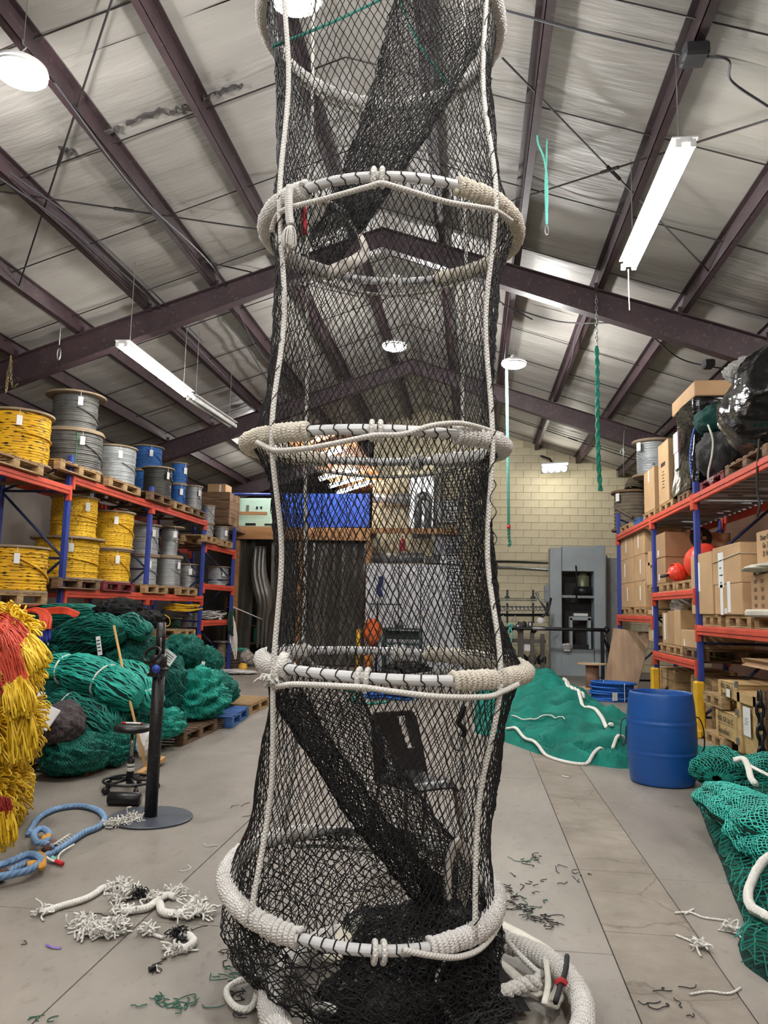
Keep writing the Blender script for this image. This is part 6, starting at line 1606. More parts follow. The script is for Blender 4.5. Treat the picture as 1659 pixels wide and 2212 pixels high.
def strand_fan(label, A0, A1, E0, E1, n, m, fringe=.1, seed=0, mid=None, bulge=.06):
    """sheet of parallel cords from line A to line E ending in yellow loops"""
    t = thing('red_net_hank', label, 'net hank', tuple((np.array(E0) + np.array(E1)) / 2), 0, 'red net hanks on the yellow bales')
    r2 = np.random.default_rng(seed); mb = MB(); P = []; D = []; mk = MB()
    for lay_ in range(2):
        for k in range(n):
            s = (k + r2.uniform(0, .6)) / n; a = np.array(A0) * (1 - s) + np.array(A1) * s; e = np.array(E0) * (1 - s) + np.array(E1) * s + r2.normal(0, .008, 3)
            mdl = (a + e) / 2 + A3(.02, -.03, bulge) + r2.normal(0, .006, 3) - A3(0, -.012, .012) * lay_
            q = smoothpath([a, mdl, e], 6); q[1:-1] += r2.normal(0, .005, q[1:-1].shape) * (1, 1, .6); mb.tube(q, .0046, 4)
            d = q[-1] - q[-3]; d /= np.linalg.norm(d); P += [e]; D.append(d)
            if lay_ == 0 and k % 2 == 0: mk.tube([e - d * .012, e + d * .004], .008, 5)
    mb.build('cords', m, t, True, w=True)['kind'] = 'stuff'; mk.build('white_marks', PAPER, t, True, w=True)['kind'] = 'stuff'
    f = MB(); P = np.array(P); D = np.array(D); P = np.concatenate([P, P + rng.normal(0, .01, P.shape)]); D = np.concatenate([D, D + rng.normal(0, .12, D.shape)])
    hairpins(f, P, D, np.random.default_rng(seed).uniform(fringe * .8, fringe * 1.3, len(P)), .009, .0056, .3); f.build('yellow_fringe', YLP, t, True, w=True)['kind'] = 'stuff'
    return t
fan = lambda L: [PY(x, y, Yd) for x, y, Yd in L]
strand_fan('bright red hank fanning over the topmost yellow bale', *fan([(-40, 1318, 4.75), (-30, 1348, 4.62), (72, 1380, 4.6), (42, 1422, 4.5)]), 34, RDS, .13, 81)
strand_fan('red hank hanging down the front of the yellow bales', *fan([(-45, 1345, 4.55), (5, 1348, 4.5), (16, 1492, 4.38), (60, 1478, 4.4)]), 40, RDS, .1, 82)
strand_fan('dark red hank half hidden below the bright one', *fan([(-25, 1470, 4.5), (30, 1475, 4.5), (25, 1560, 4.42), (58, 1530, 4.44)]), 30, RDD, .16, 83)
strand_fan('small dark red hank near the foot of the bales', *fan([(-20, 1725, 4.45), (10, 1728, 4.42), (0, 1775, 4.36), (22, 1765, 4.37)]), 16, RDD, .09, 84)
# loose yellow loops on top
t = thing('yellow_net_tangle', 'loose yellow looped cord crowning the bale stack', 'net hank', PY(20, 1345, 4.9)); mb = MB(); P = []; D = []
for i in range(150):
    x = rng.uniform(-40, 62); p = PY(x, 1316 + max(0, x) * .65 + rng.uniform(-6, 10), 4.85 + rng.uniform(-.15, .1)); P.append(p); d = A3(.7 * rng.normal(.5, .5), -.3, rng.normal(.1, .25)); D.append(d / np.linalg.norm(d))
hairpins(mb, P, D, rng.uniform(.1, .2, 150), .016, .006, .3); mb.build('loops', YLP, t, True, w=True)['kind'] = 'stuff'
t = thing('small_blue_float', 'small blue ball float tucked behind the yellow loops', 'float', PY(69, 1362, 5.3)); MB().lathe([(0, -.05), (.035, -.035), (.05, 0), (.035, .035), (0, .05)], 16).build('ball', mat('blue_float', (60, 110, 170), .5), t, True); MB().tube([(0, 0, .05), (.02, 0, .07), (0, 0, .08)], .006, 5).build('eye', WHITE_ROPE, t)
0 and blob('white_sheet', 'white paper sheet showing between the yellow loops and the green nets', 'paper', PY(88, 1480, 5.9), (.14, .1, .12), PAPER, 77, .1)

# ================================================================== STAND, STOOL, ROLLER
c = PZ(325, 1768); t = thing('post_stand', 'scuffed black steel post on a round floor plate', 'stand', c)
MB().lathe([(0, 0), (.295, 0), (.3, .004), (.3, .012), (.294, .016), (0, .016)], 56).build('base_plate', mat('worn_blue_black_steel', (66, 72, 84), .45, .2, .2, 5, wear=.4), t)
p1 = np.array(c) + (0, 0, .016); tp = PY(346, 1412, c[1]); MB().tube([p1, tp], .046, 24).build('post', BLACK_STEEL, t, True, w=True)
tq = PY(349, 1345, c[1]); MB().tube([tp - (0, 0, .02), tq], .035, 20).build('inner_post', BLACK_STEEL, t, True, w=True)
cl = PY(342, 1438, c[1] - .03); MB().lathe([(.05, -.08), (.062, -.07), (.062, .07), (.05, .08)], 24, c=cl).build('collar', BLACK_PLASTIC, t, True, w=True)
CG = mat('chrome', (170, 172, 176), .2, .9)
b = np.linspace(0, 2 * PI, 30, endpoint=False)[:, None]; MB().tube(cl + (-.04, -.03, .08) + np.cos(b) * A3(.07, -.02, .02) + np.sin(b) * A3(.0, .02, .05), .012, 8, closed=True).build('lever_loop', BLACK_PLASTIC, t, True, w=True)
MB().lathe([(0, 0), (.028, 0), (.033, .01), (.028, .022), (0, .026)], 20, c=cl + (.012, -.055, -.02), R=rotx(PI / 2)).build('blue_knob', mat('blue_knob', (40, 66, 160), .4), t, True, w=True)
for k in range(5):
    a0 = k * 2 * PI / 5; MB().tube([cl + (.012, -.045, -.02), cl + (.012 + .085 * math.cos(a0), -.045, -.02 + .085 * math.sin(a0))], [.016, .012], 7).build('star_arm', BLACK_PLASTIC, t, True, w=True)
MB().tube([PY(347, 1376, c[1] - .05), PY(347, 1398, c[1] - .05)], .007, 6).build('pin', CG, t, True, w=True)
MB().tube(smoothpath([PY(352, 1355, c[1]), PY(366, 1350, c[1]), PY(366, 1336, c[1]), PY(356, 1328, c[1])], 6), .004, 5).build('yellow_cord', YL, t, True, w=True)
c = PZ(279, 1708); t = thing('work_stool', 'round black work stool with a foot ring beside the post stand', 'stool', c)
MB().lathe([(0, .475), (.12, .478), (.155, .49), (.16, .51), (.15, .53), (.1, .538), (0, .54)], 36).build('seat', BLACK_PLASTIC, t, True)
MB().lathe([(.014, .22), (.014, .48)], 14).build('gas_lift', CG, t, True); MB().lathe([(.03, .06), (.03, .25), (.02, .27)], 18).build('column', BLACK_STEEL, t, True)
a = np.linspace(0, 2 * PI, 40, endpoint=False); MB().tube(np.stack([.21 * np.cos(a), .21 * np.sin(a), .085 + 0 * a], -1), .011, 8, closed=True).build('foot_ring', BLACK_STEEL, t, True)
for k in range(5):
    a0 = k * 2 * PI / 5 + .35; x, y = math.cos(a0), math.sin(a0); MB().tube([(0, 0, .1), (.2 * x, .2 * y, .075)], .014, 8).build('foot_arm', BLACK_STEEL, t, True)
    MB().lathe([(0, -.014), (.03, -.014), (.032, 0), (.03, .014), (0, .014)], 16, c=(.215 * x, .215 * y, .032), R=rotz(a0) @ rotx(PI / 2)).build('caster', BLACK_PLASTIC, t, True)
for z_, l in ((.16, .03), (.2, .02)): MB().lathe([(.0305, z_), (.0315, z_ + .001), (.0315, z_ + l), (.0305, z_ + l + .001)], 18).build('label_band', PAPER, t, True)
q = np.array(c) + (0, -.02, .55)
t = thing('red_marker', 'red capped white marker lying on the stool seat', 'marker', q); MB().tube([(-.06, 0, 0), (.07, .01, 0)], .0085, 10).build('barrel', PAPER, t, True); MB().tube([(-.09, -.003, 0), (-.055, 0, 0)], .0095, 10).build('cap', mat('red_cap', (200, 40, 40), .4), t, True); MB().tube([(.065, .01, 0), (.085, .012, 0)], .008, 8).build('end_plug', mat('red_cap', (200, 40, 40), .4), t, True)
c = PZ(268, 1740); t = thing('foam_roller', 'black rubber roller lying on the floor by the stool', 'roller', (c[0], c[1], 0), .12); MB().lathe([(0, -.125), (.04, -.125), (.05, -.118), (.05, .118), (.04, .125), (0, .125)], 24, c=(0, 0, .05), R=roty(PI / 2)).build('roller_body', BLACK_PLASTIC, t, True); MB().lathe([(.0, -.128), (.015, -.128), (.015, .128), (0, .128)], 12, c=(0, 0, .05), R=roty(PI / 2)).build('axle', GALV, t, True)
# ================================================================== FAR END OF THE HALL
def pbox(mb, x0, x1, y0, y1, Y, dep, b=.004, front=True):
    """box whose front face spans the given rows and columns at depth Y"""
    a = PY(x0, (y0 + y1) / 2, Y); c = PY(x1, (y0 + y1) / 2, Y); t = PY((x0 + x1) / 2, y0, Y)[2]; f = max(0.0, PY((x0 + x1) / 2, y1, Y)[2])
    return mb.box(((a[0] + c[0]) / 2, Y + dep / 2, (t + f) / 2), (abs(c[0] - a[0]), dep, t - f), b)
TIM = mat('warm_timber', (176, 132, 88), .7, 0, .15, 2, .15, 20, c2=(146, 104, 66), st=(.4, 1, 4))
t = thing('mezzanine', 'timber mezzanine platform at the far end behind the net', 'platform', PZ(640, 1452))
pbox(MB(), 508, 800, 1140, 1166, 20.2, .1).build('edge_beam', TIM, t, w=True)
pbox(MB(), 800, 1000, 1141, 1153, 20.25, .1).build('edge_beam', TIM, t, w=True)
for k in range(8):
    a = PY(508, 1145, 20.3)[0]; b = PY(800, 1145, 20.3)[0]; x = a + (b - a) * (k + .5) / 8
    MB().box((x, 23.3, PY(600, 1141, 20.2)[2] + .02), ((b - a) / 8 - .006, 6.0, .04), .003).build('deck_plank', TIM, t, w=True)
for px in (512, 650, 797): 
    q = PY(px, 1200, 20.35); zt_ = PY(px, 1166, 20.2)[2]; MB().box((q[0], 20.36, zt_ / 2), (.14, .12, zt_), .005).build('post', TIM, t, w=True)
pbox(MB(), 500, 576, 1105, 1112, 20.2, .05).build('guard_rail', TIM, t, w=True)
BLP = mat('blue_tarp_panel', (38, 84, 190), .5, 0, .1, 2, .1, 6)
t = thing('blue_screen', 'row of blue panels standing on the mezzanine edge', 'screen', PY(700, 1140, 20.45))
for x0, x1 in ((608, 668), (669, 694), (696, 748), (749, 798)): pbox(MB(), x0, x1, 1066, 1139, 20.45, .04).build('panel', BLP, t, w=True)
t = thing('pale_green_machine', 'pale green control cabinet on the mezzanine', 'cabinet', PY(548, 1138, 20.6))
PG = mat('pale_green_enamel', (176, 206, 190), .45, 0, .06, 3)
pbox(MB(), 516, 600, 1076, 1138, 20.6, .8, .02).build('body', PG, t, w=True); pbox(MB(), 530, 552, 1130, 1135, 20.58, .05).build('vent', BLACK_PLASTIC, t, w=True); pbox(MB(), 571, 590, 1131, 1135, 20.58, .05).build('vent', BLACK_PLASTIC, t, w=True)
for x in (553, 562): pbox(MB(), x, x + 4, 1094, 1099, 20.58, .04).build('dial', BLACK_STEEL, t, w=True)
pbox(MB(), 532, 538, 1091, 1104, 20.58, .03).build('hinge_plate', GALV, t, w=True)
tag(MB().tube([PY(430, 1067, 19.2), PY(610, 1068, 20.1)], .035, 8).build('blue_rail', RACK_BLUE, None, True), 'blue rail running along the mezzanine over the crates', 'rail')
t = crate('boarded crate stored high behind the last reels', tuple(PY(468, 1137, 19.6)), (.9, .9, .85), 4, WOOD_DK); 
t = thing('cardboard_box', 'carton on top of the high boarded crate', 'box', PY(474, 1068, 19.6)); MB().box((0, 0, .12), (.5, .5, .24), .01).build('body', CARD_DK, t); MB().box((.1, -.253, .12), (.05, .004, .2)).build('paper_label', PAPER, t)
# high shelf under the crate
tag(pbox(MB(), 440, 505, 1137, 1145, 19.15, 1.1).build('storage_shelf', WOOD_DK), 'board shelf carrying the high crate behind the rack', 'shelf')
# heavy plastic strip curtain under the mezzanine
FILM = mat('smoky_plastic_strip', (76, 72, 66), .18, 0, .25, 2, .5, 5, st=(3, 1, .4), trans=.0)
FILM2 = mat('pale_smoky_strip', (84, 80, 74), .3, 0, .3, 2, .6, 5, st=(3, 1, .4))
t = thing('strip_curtain', 'smoky plastic strip curtain hanging under the mezzanine', 'curtain', PZ(640, 1446))
zt_ = PY(600, 1168, 20.6)[2]; x0 = PY(506, 1300, 20.6)[0]; x1 = PY(790, 1300, 20.6)[0]; n = 15
for k in range(n):
    if k in (2, 3): continue
    xa = x0 + (x1 - x0) * k / n; w = (x1 - x0) / n * 1.12; u = np.linspace(0, 1, 7); v = np.linspace(0, 1, 18); U, Vv = np.meshgrid(u, v, indexing='ij')
    ph = rng.uniform(0, 6); Yc = 20.62 + .05 * (k % 2) + .05 * np.sin(U * 3 + ph) + .06 * Vv * np.sin(Vv * 4 + ph + U * 2)
    MB().grid(np.stack([xa + U * w + .05 * np.sin(Vv * 3 + ph) * Vv, Yc, zt_ * (1 - Vv) + .03], -1)).build('strip', FILM if k % 3 else FILM2, t, True, w=True)
# gathered strip tied back
q = smoothpath([PY(562, 1180, 20.5), PY(560, 1240, 20.45), PY(572, 1300, 20.4), PY(568, 1338, 20.4), PY(565, 1400, 20.4)], 8)
for o in (-.12, 0, .1): MB().tube(q + (o, .02, 0), np.interp(np.linspace(0, 1, len(q)), [0, .4, .75, 1], [.06, .15, .06, .04]), 9).build('gathered_strip', FILM2, t, True, w=True)
MB().tube([PY(503, 1311, 19.5), PY(566, 1338, 20.3)], .016, 6).build('tie_line', WHITE_ROPE, t, True, w=True)
t = thing('dark_shelf_unit', 'dim shelves with teal goods behind the strip curtain', 'shelf', PZ(545, 1440)); 
for z in (.5, 1.0, 1.5): MB().box((PY(545, 1400, 21.6)[0], 21.7, z), (1.6, .5, .04), .004).build('shelf_board', WOOD_DK, t, w=True)
for s in (-.8, .8): MB().box((PY(545, 1400, 21.6)[0] + s, 21.7, .9), (.05, .5, 1.8), .004).build('side_panel', WOOD_DK, t, w=True)
for k in range(4): MB().lathe([(.12, 0), (.14, .02), (.14, .4), (.12, .42)], 16, c=(PY(545, 1400, 21.6)[0] - .5 + k * .33, 21.6, .52 + .5 * (k % 2))).build('teal_spool', GREEN_TWINE, t, True, w=True)
# grey booth with door
BTH = mat('light_grey_booth', (196, 198, 204), .5, 0, .05, 2)
t = thing('grey_booth', 'light grey steel booth with a door behind the netting', 'booth', PZ(895, 1458))
for x0, x1 in ((789, 860), (861, 908), (909, 1000)):
    q0 = PY(x0, 1300, 19.4)[0]; q1 = PY(x1, 1300, 19.4)[0]; zt_ = PY(890, 1219, 19.4)[2]
    MB().box(((q0 + q1) / 2, 19.45, zt_ / 2), (q1 - q0 - .012, .08, zt_), .006).build('door' if x0 == 861 else 'wall_panel', BTH, t, w=True)
q0 = PY(789, 1300, 19.4)[0]; q1 = PY(1000, 1300, 19.4)[0]; MB().box(((q0 + q1) / 2, 20.45, zt_ - .03), (q1 - q0, 2.0, .06), .006).build('roof_panel', BTH, t, w=True)
for x in (q0 + .03, q1 - .03): MB().box((x, 20.45, zt_ / 2), (.06, 1.9, zt_), .006).build('side_panel', BTH, t, w=True)
pbox(MB(), 878, 897, 1231, 1240, 19.38, .03).build('sign', PAPER, t, w=True)
MB().lathe([(0, 0), (.05, 0), (.05, .03), (0, .05)], 14, c=PY(909, 1330, 19.39), R=rotx(PI / 2)).build('knob', mat('brass_knob', (220, 196, 150), .3, .4), t, True, w=True)
pbox(MB(), 797, 868, 1304, 1306, 19.39, .02).build('seam_strip', BLACK_STEEL, t, w=True); pbox(MB(), 921, 998, 1266, 1268, 19.39, .02).build('seam_strip', GALV, t, w=True)
q = PY(822, 1245, 19.36); MB().tube(smoothpath([q, q + (.02, 0, -.15), q + (-.04, 0, -.3), q + (.03, 0, -.5)], 5), .06, 8).build('hung_cloth', mat('blue_cloth', (36, 50, 110), .8), t, True, w=True)
# ducts on the wall above the booth
DUCT = mat('bright_duct', (196, 198, 200), .35, .5, .1, 3)
t = thing('extraction_duct', 'pale ventilation duct with elbow on the block wall behind the net', 'duct', PY(910, 1150, 21.4))
pbox(MB(), 884, 937, 1027, 1150, 21.3, .4, .02).build('upright_box', DUCT, t, w=True)
b = np.linspace(PI, 0, 14)[:, None]; c0 = PY(914, 1085, 21.1); MB().tube(np.concatenate([[c0 + (-.14, 0, -1.0)], c0 + np.cos(b) * A3(.14, 0, 0) + np.sin(b) * A3(0, 0, .2), [c0 + (.14, 0, -1.0)]]), .1, 12).build('elbow_pipe', mat('dull_duct', (120, 122, 124), .4, .5), t, True, w=True)
MB().tube([PY(806, 1075, 21.2), PY(885, 1078, 21.2)], .15, 16).build('cross_pipe', DUCT, t, True, w=True)
MB().tube([PY(806, 1205, 20.6), PY(915, 1205, 20.6)], .14, 16).build('cross_pipe', mat('dull_duct', (120, 122, 124), .4, .5), t, True, w=True)
for x in (940, 952): pbox(MB(), x, x + 5, 1010, 1140, 21.5, .1).build('strut', BLACK_STEEL, t, w=True)
t = thing('framed_board', 'white framed panel on the wall beside the duct', 'window frame', PY(965, 1128, 21.6)); pbox(MB(), 944, 988, 1079, 1084, 21.55, .08).build('frame_rail', PAPER, t, w=True); pbox(MB(), 944, 988, 1124, 1129, 21.55, .08).build('frame_rail', PAPER, t, w=True)
for x in (944, 984): pbox(MB(), x, x + 4, 1079, 1129, 21.55, .08).build('frame_stile', PAPER, t, w=True)
pbox(MB(), 948, 984, 1084, 1124, 21.6, .04).build('pane', mat('grey_pane', (110, 112, 110), .3), t, w=True)
t = thing('dark_equipment_box', 'dark equipment box and grey hood above the booth roof', 'equipment', PY(950, 1217, 20.2)); pbox(MB(), 918, 950, 1201, 1217, 20.0, .5, .01).build('black_box', BLACK_PLASTIC, t, w=True); pbox(MB(), 936, 998, 1150, 1200, 20.5, .4, .02).build('hood', mat('grey_hood', (130, 132, 136), .5), t, w=True); pbox(MB(), 951, 998, 1201, 1217, 20.0, .5, .01).build('side_box', BTH, t, w=True)
t = thing('red_fire_bottle', 'red canister on the shelf above the booth', 'canister', PY(869, 1190, 20.5)); MB().lathe([(0, 0), (.08, 0), (.085, .02), (.085, .26), (.05, .32), (.02, .34), (.02, .38), (0, .38)], 18).build('body', mat('red_enamel', (150, 30, 40), .4), t, True); MB().box((0, -.03, .39), (.03, .1, .03), .005).build('nozzle', BLACK_PLASTIC, t)
# small workshop things in front of the booth
t = thing('orange_jacket_stand', 'stand with an orange jacket in front of the booth', 'coat stand', PZ(812, 1452))
MB().tube([(0, 0, 0), (0, 0, 1.75)], .025, 8).build('pole', BLACK_STEEL, t, True); MB().box((.05, 0, .01), (.5, .4, .02), .005).build('foot', BLACK_STEEL, t)
blob('jacket', None, None, (-.12, 0, .62), (.42, .3, .72), mat('orange_cloth', (206, 96, 40), .8, 0, .2, 6), 91, .15, 3, 24, t)
blob('work_gloves', None, None, (-.18, -.1, .1), (.2, .2, .36), mat('orange_yellow_cloth', (226, 140, 60), .8, 0, .3, 9), 92, .2, 4, 18, t)
t = thing('work_trolley', 'dark green work trolley standing before the grey booth', 'trolley', PZ(868, 1462))
DG = mat('dark_green_enamel', (40, 66, 62), .5)
for x in (-.42, .42):
    for y in (-.25, .25): MB().box((x, y, .55), (.05, .05, 1.1), .004).build('leg', DG, t)
for z in (.15, .75, 1.1): MB().box((0, 0, z), (.9, .56, .04), .004).build('shelf', DG, t)
MB().box((0, .2, .95), (.8, .1, .2), .01).build('back_tray', DG, t); MB().lathe([(0, 0), (.1, 0), (.1, .16), (.03, .2), (0, .2)], 14, c=(-.1, 0, 1.12)).build('tin', GALV, t, True); MB().lathe([(0, 0), (.07, 0), (.07, .12), (0, .13)], 14, c=(.3, 0, 1.12)).build('jar', PAPER, t, True)
blob('machine_parts', 'dark machine parts on the floor before the trolley', 'machine part', PZ(880, 1470), (1.0, .7, .4), mat('oily_black', (24, 24, 26), .35, .3, .4, 9, .8, 20), 93, .3, 5)
blob('red_tool_case', 'small red tool case near the machine parts', 'tool case', PZ(845, 1476), (.3, .25, .2), mat('red_enamel', (150, 30, 40), .4), 94, .05)
t = thing('blue_rope_heap', 'heap of blue rope on the floor behind the trap', 'rope', PZ(845, 1510))
for i in range(10):
    a = np.linspace(0, 2 * PI, 26, endpoint=False); rr = rng.uniform(.2, .42); o = rng.uniform(-.4, .45)
    MB().tube(np.stack([o + rr * np.cos(a), .5 * rr * np.sin(a) + rng.normal(0, .08), .025 + .014 * i + .015 * np.sin(3 * a + i)], -1), .02, 6, closed=True).build('loop', BRP, t, True)
t = thing('teal_rope_line', 'teal rope strewn beside the blue rope heap', 'rope', PZ(800, 1500)); MB().tube(smoothpath([PZ(x, y, .02) for x, y in ((745, 1490), (775, 1500), (760, 1512), (790, 1520), (840, 1516))], 6), .022, 7).build('line', GREEN_TWINE, t, True, w=True)
t = thing('yellow_bollard', 'short yellow post beside the orange jacket stand', 'post', PZ(772, 1452)); MB().lathe([(.05, 0), (.05, 1.0), (.03, 1.04), (0, 1.05)], 14).build('post', mat('safety_yellow', (228, 176, 40)), t, True); MB().box((0, 0, .01), (.2, .2, .02), .004).build('foot_plate', mat('safety_yellow', (228, 176, 40)), t)

# ---- grey press at the end wall
PRS = mat('press_grey_enamel', (160, 170, 174), .5, 0, .07, 2.5, .04, 30, wear=.12)
t = thing('hydraulic_press', 'tall grey press frame with open window at the end wall', 'press', PZ(1250, 1460))
Yp = 19.9
pbox(MB(), 1189, 1214, 1183, 1490, Yp, .5, .01).build('side_column', PRS, t, w=True); pbox(MB(), 1284, 1309, 1178, 1490, Yp, .5, .01).build('side_column', PRS, t, w=True)
pbox(MB(), 1214, 1284, 1180, 1234, Yp, .5, .01).build('head_plate', PRS, t, w=True); pbox(MB(), 1214, 1284, 1403, 1490, Yp, .5, .01).build('foot_plate', PRS, t, w=True)
pbox(MB(), 1214, 1284, 1286, 1292, Yp + .02, .3, .006).build('cross_bar', GALV, t, w=True)
pbox(MB(), 1211, 1287, 1231, 1405, Yp + .7, .06).build('back_plate', mat('dark_inside', (44, 42, 40), .7), t, w=True)
c = PY(1259, 1236, Yp + .3); MB().lathe([(.13, -.55), (.16, -.5), (.16, -.1), (.1, -.08), (.1, .1)], 20, c=c).build('ram', mat('greenish_ram', (120, 124, 96), .4, .3), t, True, w=True)
c = PY(1258, 1278, Yp + .3); MB().lathe([(0, -.1), (.24, -.1), (.24, .12), (0, .14)], 24, c=c).build('ram_collar', BLACK_STEEL, t, True, w=True)
for x0, x1, y0, y1 in ((1231, 1237, 1335, 1402), (1270, 1277, 1335, 1402), (1231, 1277, 1332, 1340)): pbox(MB(), x0, x1, y0, y1, Yp + .12, .25).build('table_frame', PRS, t, w=True)
pbox(MB(), 1240, 1270, 1325, 1331, Yp + .14, .2).build('table_block', PAPER, t, w=True); pbox(MB(), 1238, 1272, 1392, 1402, Yp + .1, .2).build('tool', BLACK_STEEL, t, w=True)
MB().tube([PY(1244, 1222, Yp - .04), PY(1246, 1255, Yp - .04), PY(1245, 1292, Yp - .04)], .02, 6).build('chain_hook', BLACK_STEEL, t, True, w=True)
blob('rag', None, None, np.array(PY(1224, 1407, Yp - .1)) - np.array(t.location), (.22, .12, .2), PAPER, 95, .3, 4, 18, t)
t = thing('grey_cabinet', 'light grey cabinet door edge behind the press', 'cabinet', PZ(1320, 1455)); pbox(MB(), 1311, 1342, 1205, 1490, 20.6, .4, .01).build('body', mat('pale_grey_enamel', (170, 174, 174), .5), t, w=True); pbox(MB(), 1311, 1314, 1200, 1490, 20.5, .06).build('door_edge', PRS, t, w=True)
t = thing('rounded_steel_plate', 'grey rounded steel plate beside the press', 'plate', PY(1182, 1302, 20.2)); pbox(MB(), 1175, 1190, 1264, 1302, 20.2, .05, .05).build('plate', mat('plate_grey', (140, 144, 148), .5), t, w=True)
MB().tube([PY(1182, 1302, 20.25), PY(1182, 1330, 20.4)], .03, 6).build('stem', BLACK_STEEL, t, True, w=True)
# splicing bench with black posts and long shaft
t = thing('splicing_bench', 'steel splicing bench with shackles and a long shaft by the press', 'workbench', PZ(1130, 1452)); Yb = 19.2
for x in (1096, 1152):
    pbox(MB(), x - 2, x + 2, 1274, 1346, Yb, .1).build('black_post', BLACK_STEEL, t, w=True); pbox(MB(), x - 5, x + 5, 1288, 1292, Yb - .03, .16).build('clamp', BLACK_STEEL, t, w=True); pbox(MB(), x - 3, x + 3, 1293, 1303, Yb - .01, .1).build('steel_block', GALV, t, w=True)
for y in (1292, 1296): MB().tube([PY(1066, y, Yb - .02), PY(1160, y + 1, Yb - .02)], .012, 6).build('rail', GALV, t, True, w=True)
MB().tube([PY(1158, 1280, Yb), PY(1185, 1330, Yb + .2)], .03, 6).build('brace', GALV, t, True, w=True)
for y in (1311, 1327, 1330): MB().tube([PY(1060, y, Yb), PY(1178, y, Yb)], .02, 6).build('rack_bar', BLACK_STEEL, t, True, w=True)
for k in range(13):
    p = PY(1068 + k * 8.6, 1315, Yb - .03); bb = np.linspace(0, 2 * PI, 12, endpoint=False)[:, None]; MB().tube(p + np.cos(bb) * A3(.04, .01, 0) + np.sin(bb) * A3(0, 0, .05), .013, 5, closed=True).build('shackle', GALV, t, True, w=True)
for x in (1087, 1113): 
    p = [PY(x, 1329, Yb - .05), PY(x - 8, 1343, Yb - .05), PY(x + 8, 1343, Yb - .05)]; MB().tube(np.array(p), .014, 6, closed=True).build('triangle_link', GALV, t, True, w=True)
for k in range(8): 
    p = PY(1066 + k * 13 + rng.uniform(-3, 3), 1350 + rng.uniform(-4, 12), Yb + .05); MB().lathe([(0, -.12), (.05, -.1), (.07, 0), (.05, .08), (0, .1)], 10, c=p, R=roty(rng.uniform(-1, 1))).build('hanging_tool', BLACK_STEEL if k % 2 else GALV, t, True, w=True)
MB().tube([PY(1060, 1356, Yb - .1), PY(1316, 1361, Yb - .1)], .045, 10).build('shaft', BLACK_STEEL, t, True, w=True); MB().tube([PY(1307, 1361, Yb - .1), PY(1312, 1361, Yb - .1)], .09, 12).build('shaft_collar', BLACK_STEEL, t, True, w=True)
MB().tube([PY(1150, 1357, Yb - .1), PY(1178, 1358, Yb - .1)], .055, 10).build('bright_sleeve', GALV, t, True, w=True)
SB = mat('bench_brown_steel', (86, 80, 76), .6, .1)
for x0, x1, y0 in ((1083, 1092, 1364), (1119, 1131, 1344), (1146, 1154, 1366), (1168, 1177, 1370)): pbox(MB(), x0, x1, y0, 1490, Yb, .14).build('leg', SB, t, w=True)
pbox(MB(), 1064, 1180, 1380, 1388, Yb + .02, .14).build('cross_rail', SB, t, w=True); pbox(MB(), 1130, 1148, 1388, 1406, Yb + .1, .1).build('tray', PAPER, t, w=True)
for k in range(6): p = PY(1070 + k * 20, 1425, Yb + .1); MB().lathe([(0, -.14), (.1, -.1), (.12, .05), (.06, .12), (0, .14)], 10, c=p).build('casting', BLACK_STEEL if k % 2 else SB, t, True, w=True)
pbox(MB(), 1299, 1306, 1362, 1490, Yb - .12, .1).build('end_leg', BLACK_STEEL, t, w=True); MB().tube([PY(1304, 1372, Yb - .05), PY(1318, 1410, Yb + .1)], .05, 6).build('end_brace', BLACK_STEEL, t, True, w=True)
MB().lathe([(0, 0), (.085, 0), (.085, .02), (0, .02)], 18, c=PY(1168, 1341, Yb - .12), R=rotx(PI / 2)).build('gauge', PAPER, t, True, w=True)
MB().tube(smoothpath([PY(1190, 1292, Yb), PY(1186, 1310, Yb - .1), PY(1178, 1326, Yb - .1), PY(1168, 1334, Yb - .1)], 6), .03, 7).build('hose', BLACK_PLASTIC, t, True, w=True)
q = [PY(1102, 1352, Yb - .2), PY(1098, 1372, Yb - .2), PY(1097, 1400, Yb - .2), PY(1097, 1445, Yb - .2)]
t = thing('teal_hanging_line', 'teal line knotted over the shaft of the splicing bench', 'rope', q[-1]); TL = ropemat('teal_line', (120, 206, 192), (60, 150, 136), 40, 2)
MB().tube(smoothpath(q, 5), .022, 6).build('line', TL, t, True, w=True); MB().tube(smoothpath([PY(1102, 1352, Yb - .2), PY(1107, 1372, Yb - .22), PY(1104, 1385, Yb - .2), PY(1108, 1405, Yb - .2), PY(1112, 1440, Yb - .2)], 5), .022, 6).build('line', TL, t, True, w=True)
MB().tube(smoothpath([PY(1098, 1352, Yb - .24), PY(1104, 1348, Yb - .26), PY(1107, 1355, Yb - .24)], 5), .03, 6).build('knot', TL, t, True, w=True)

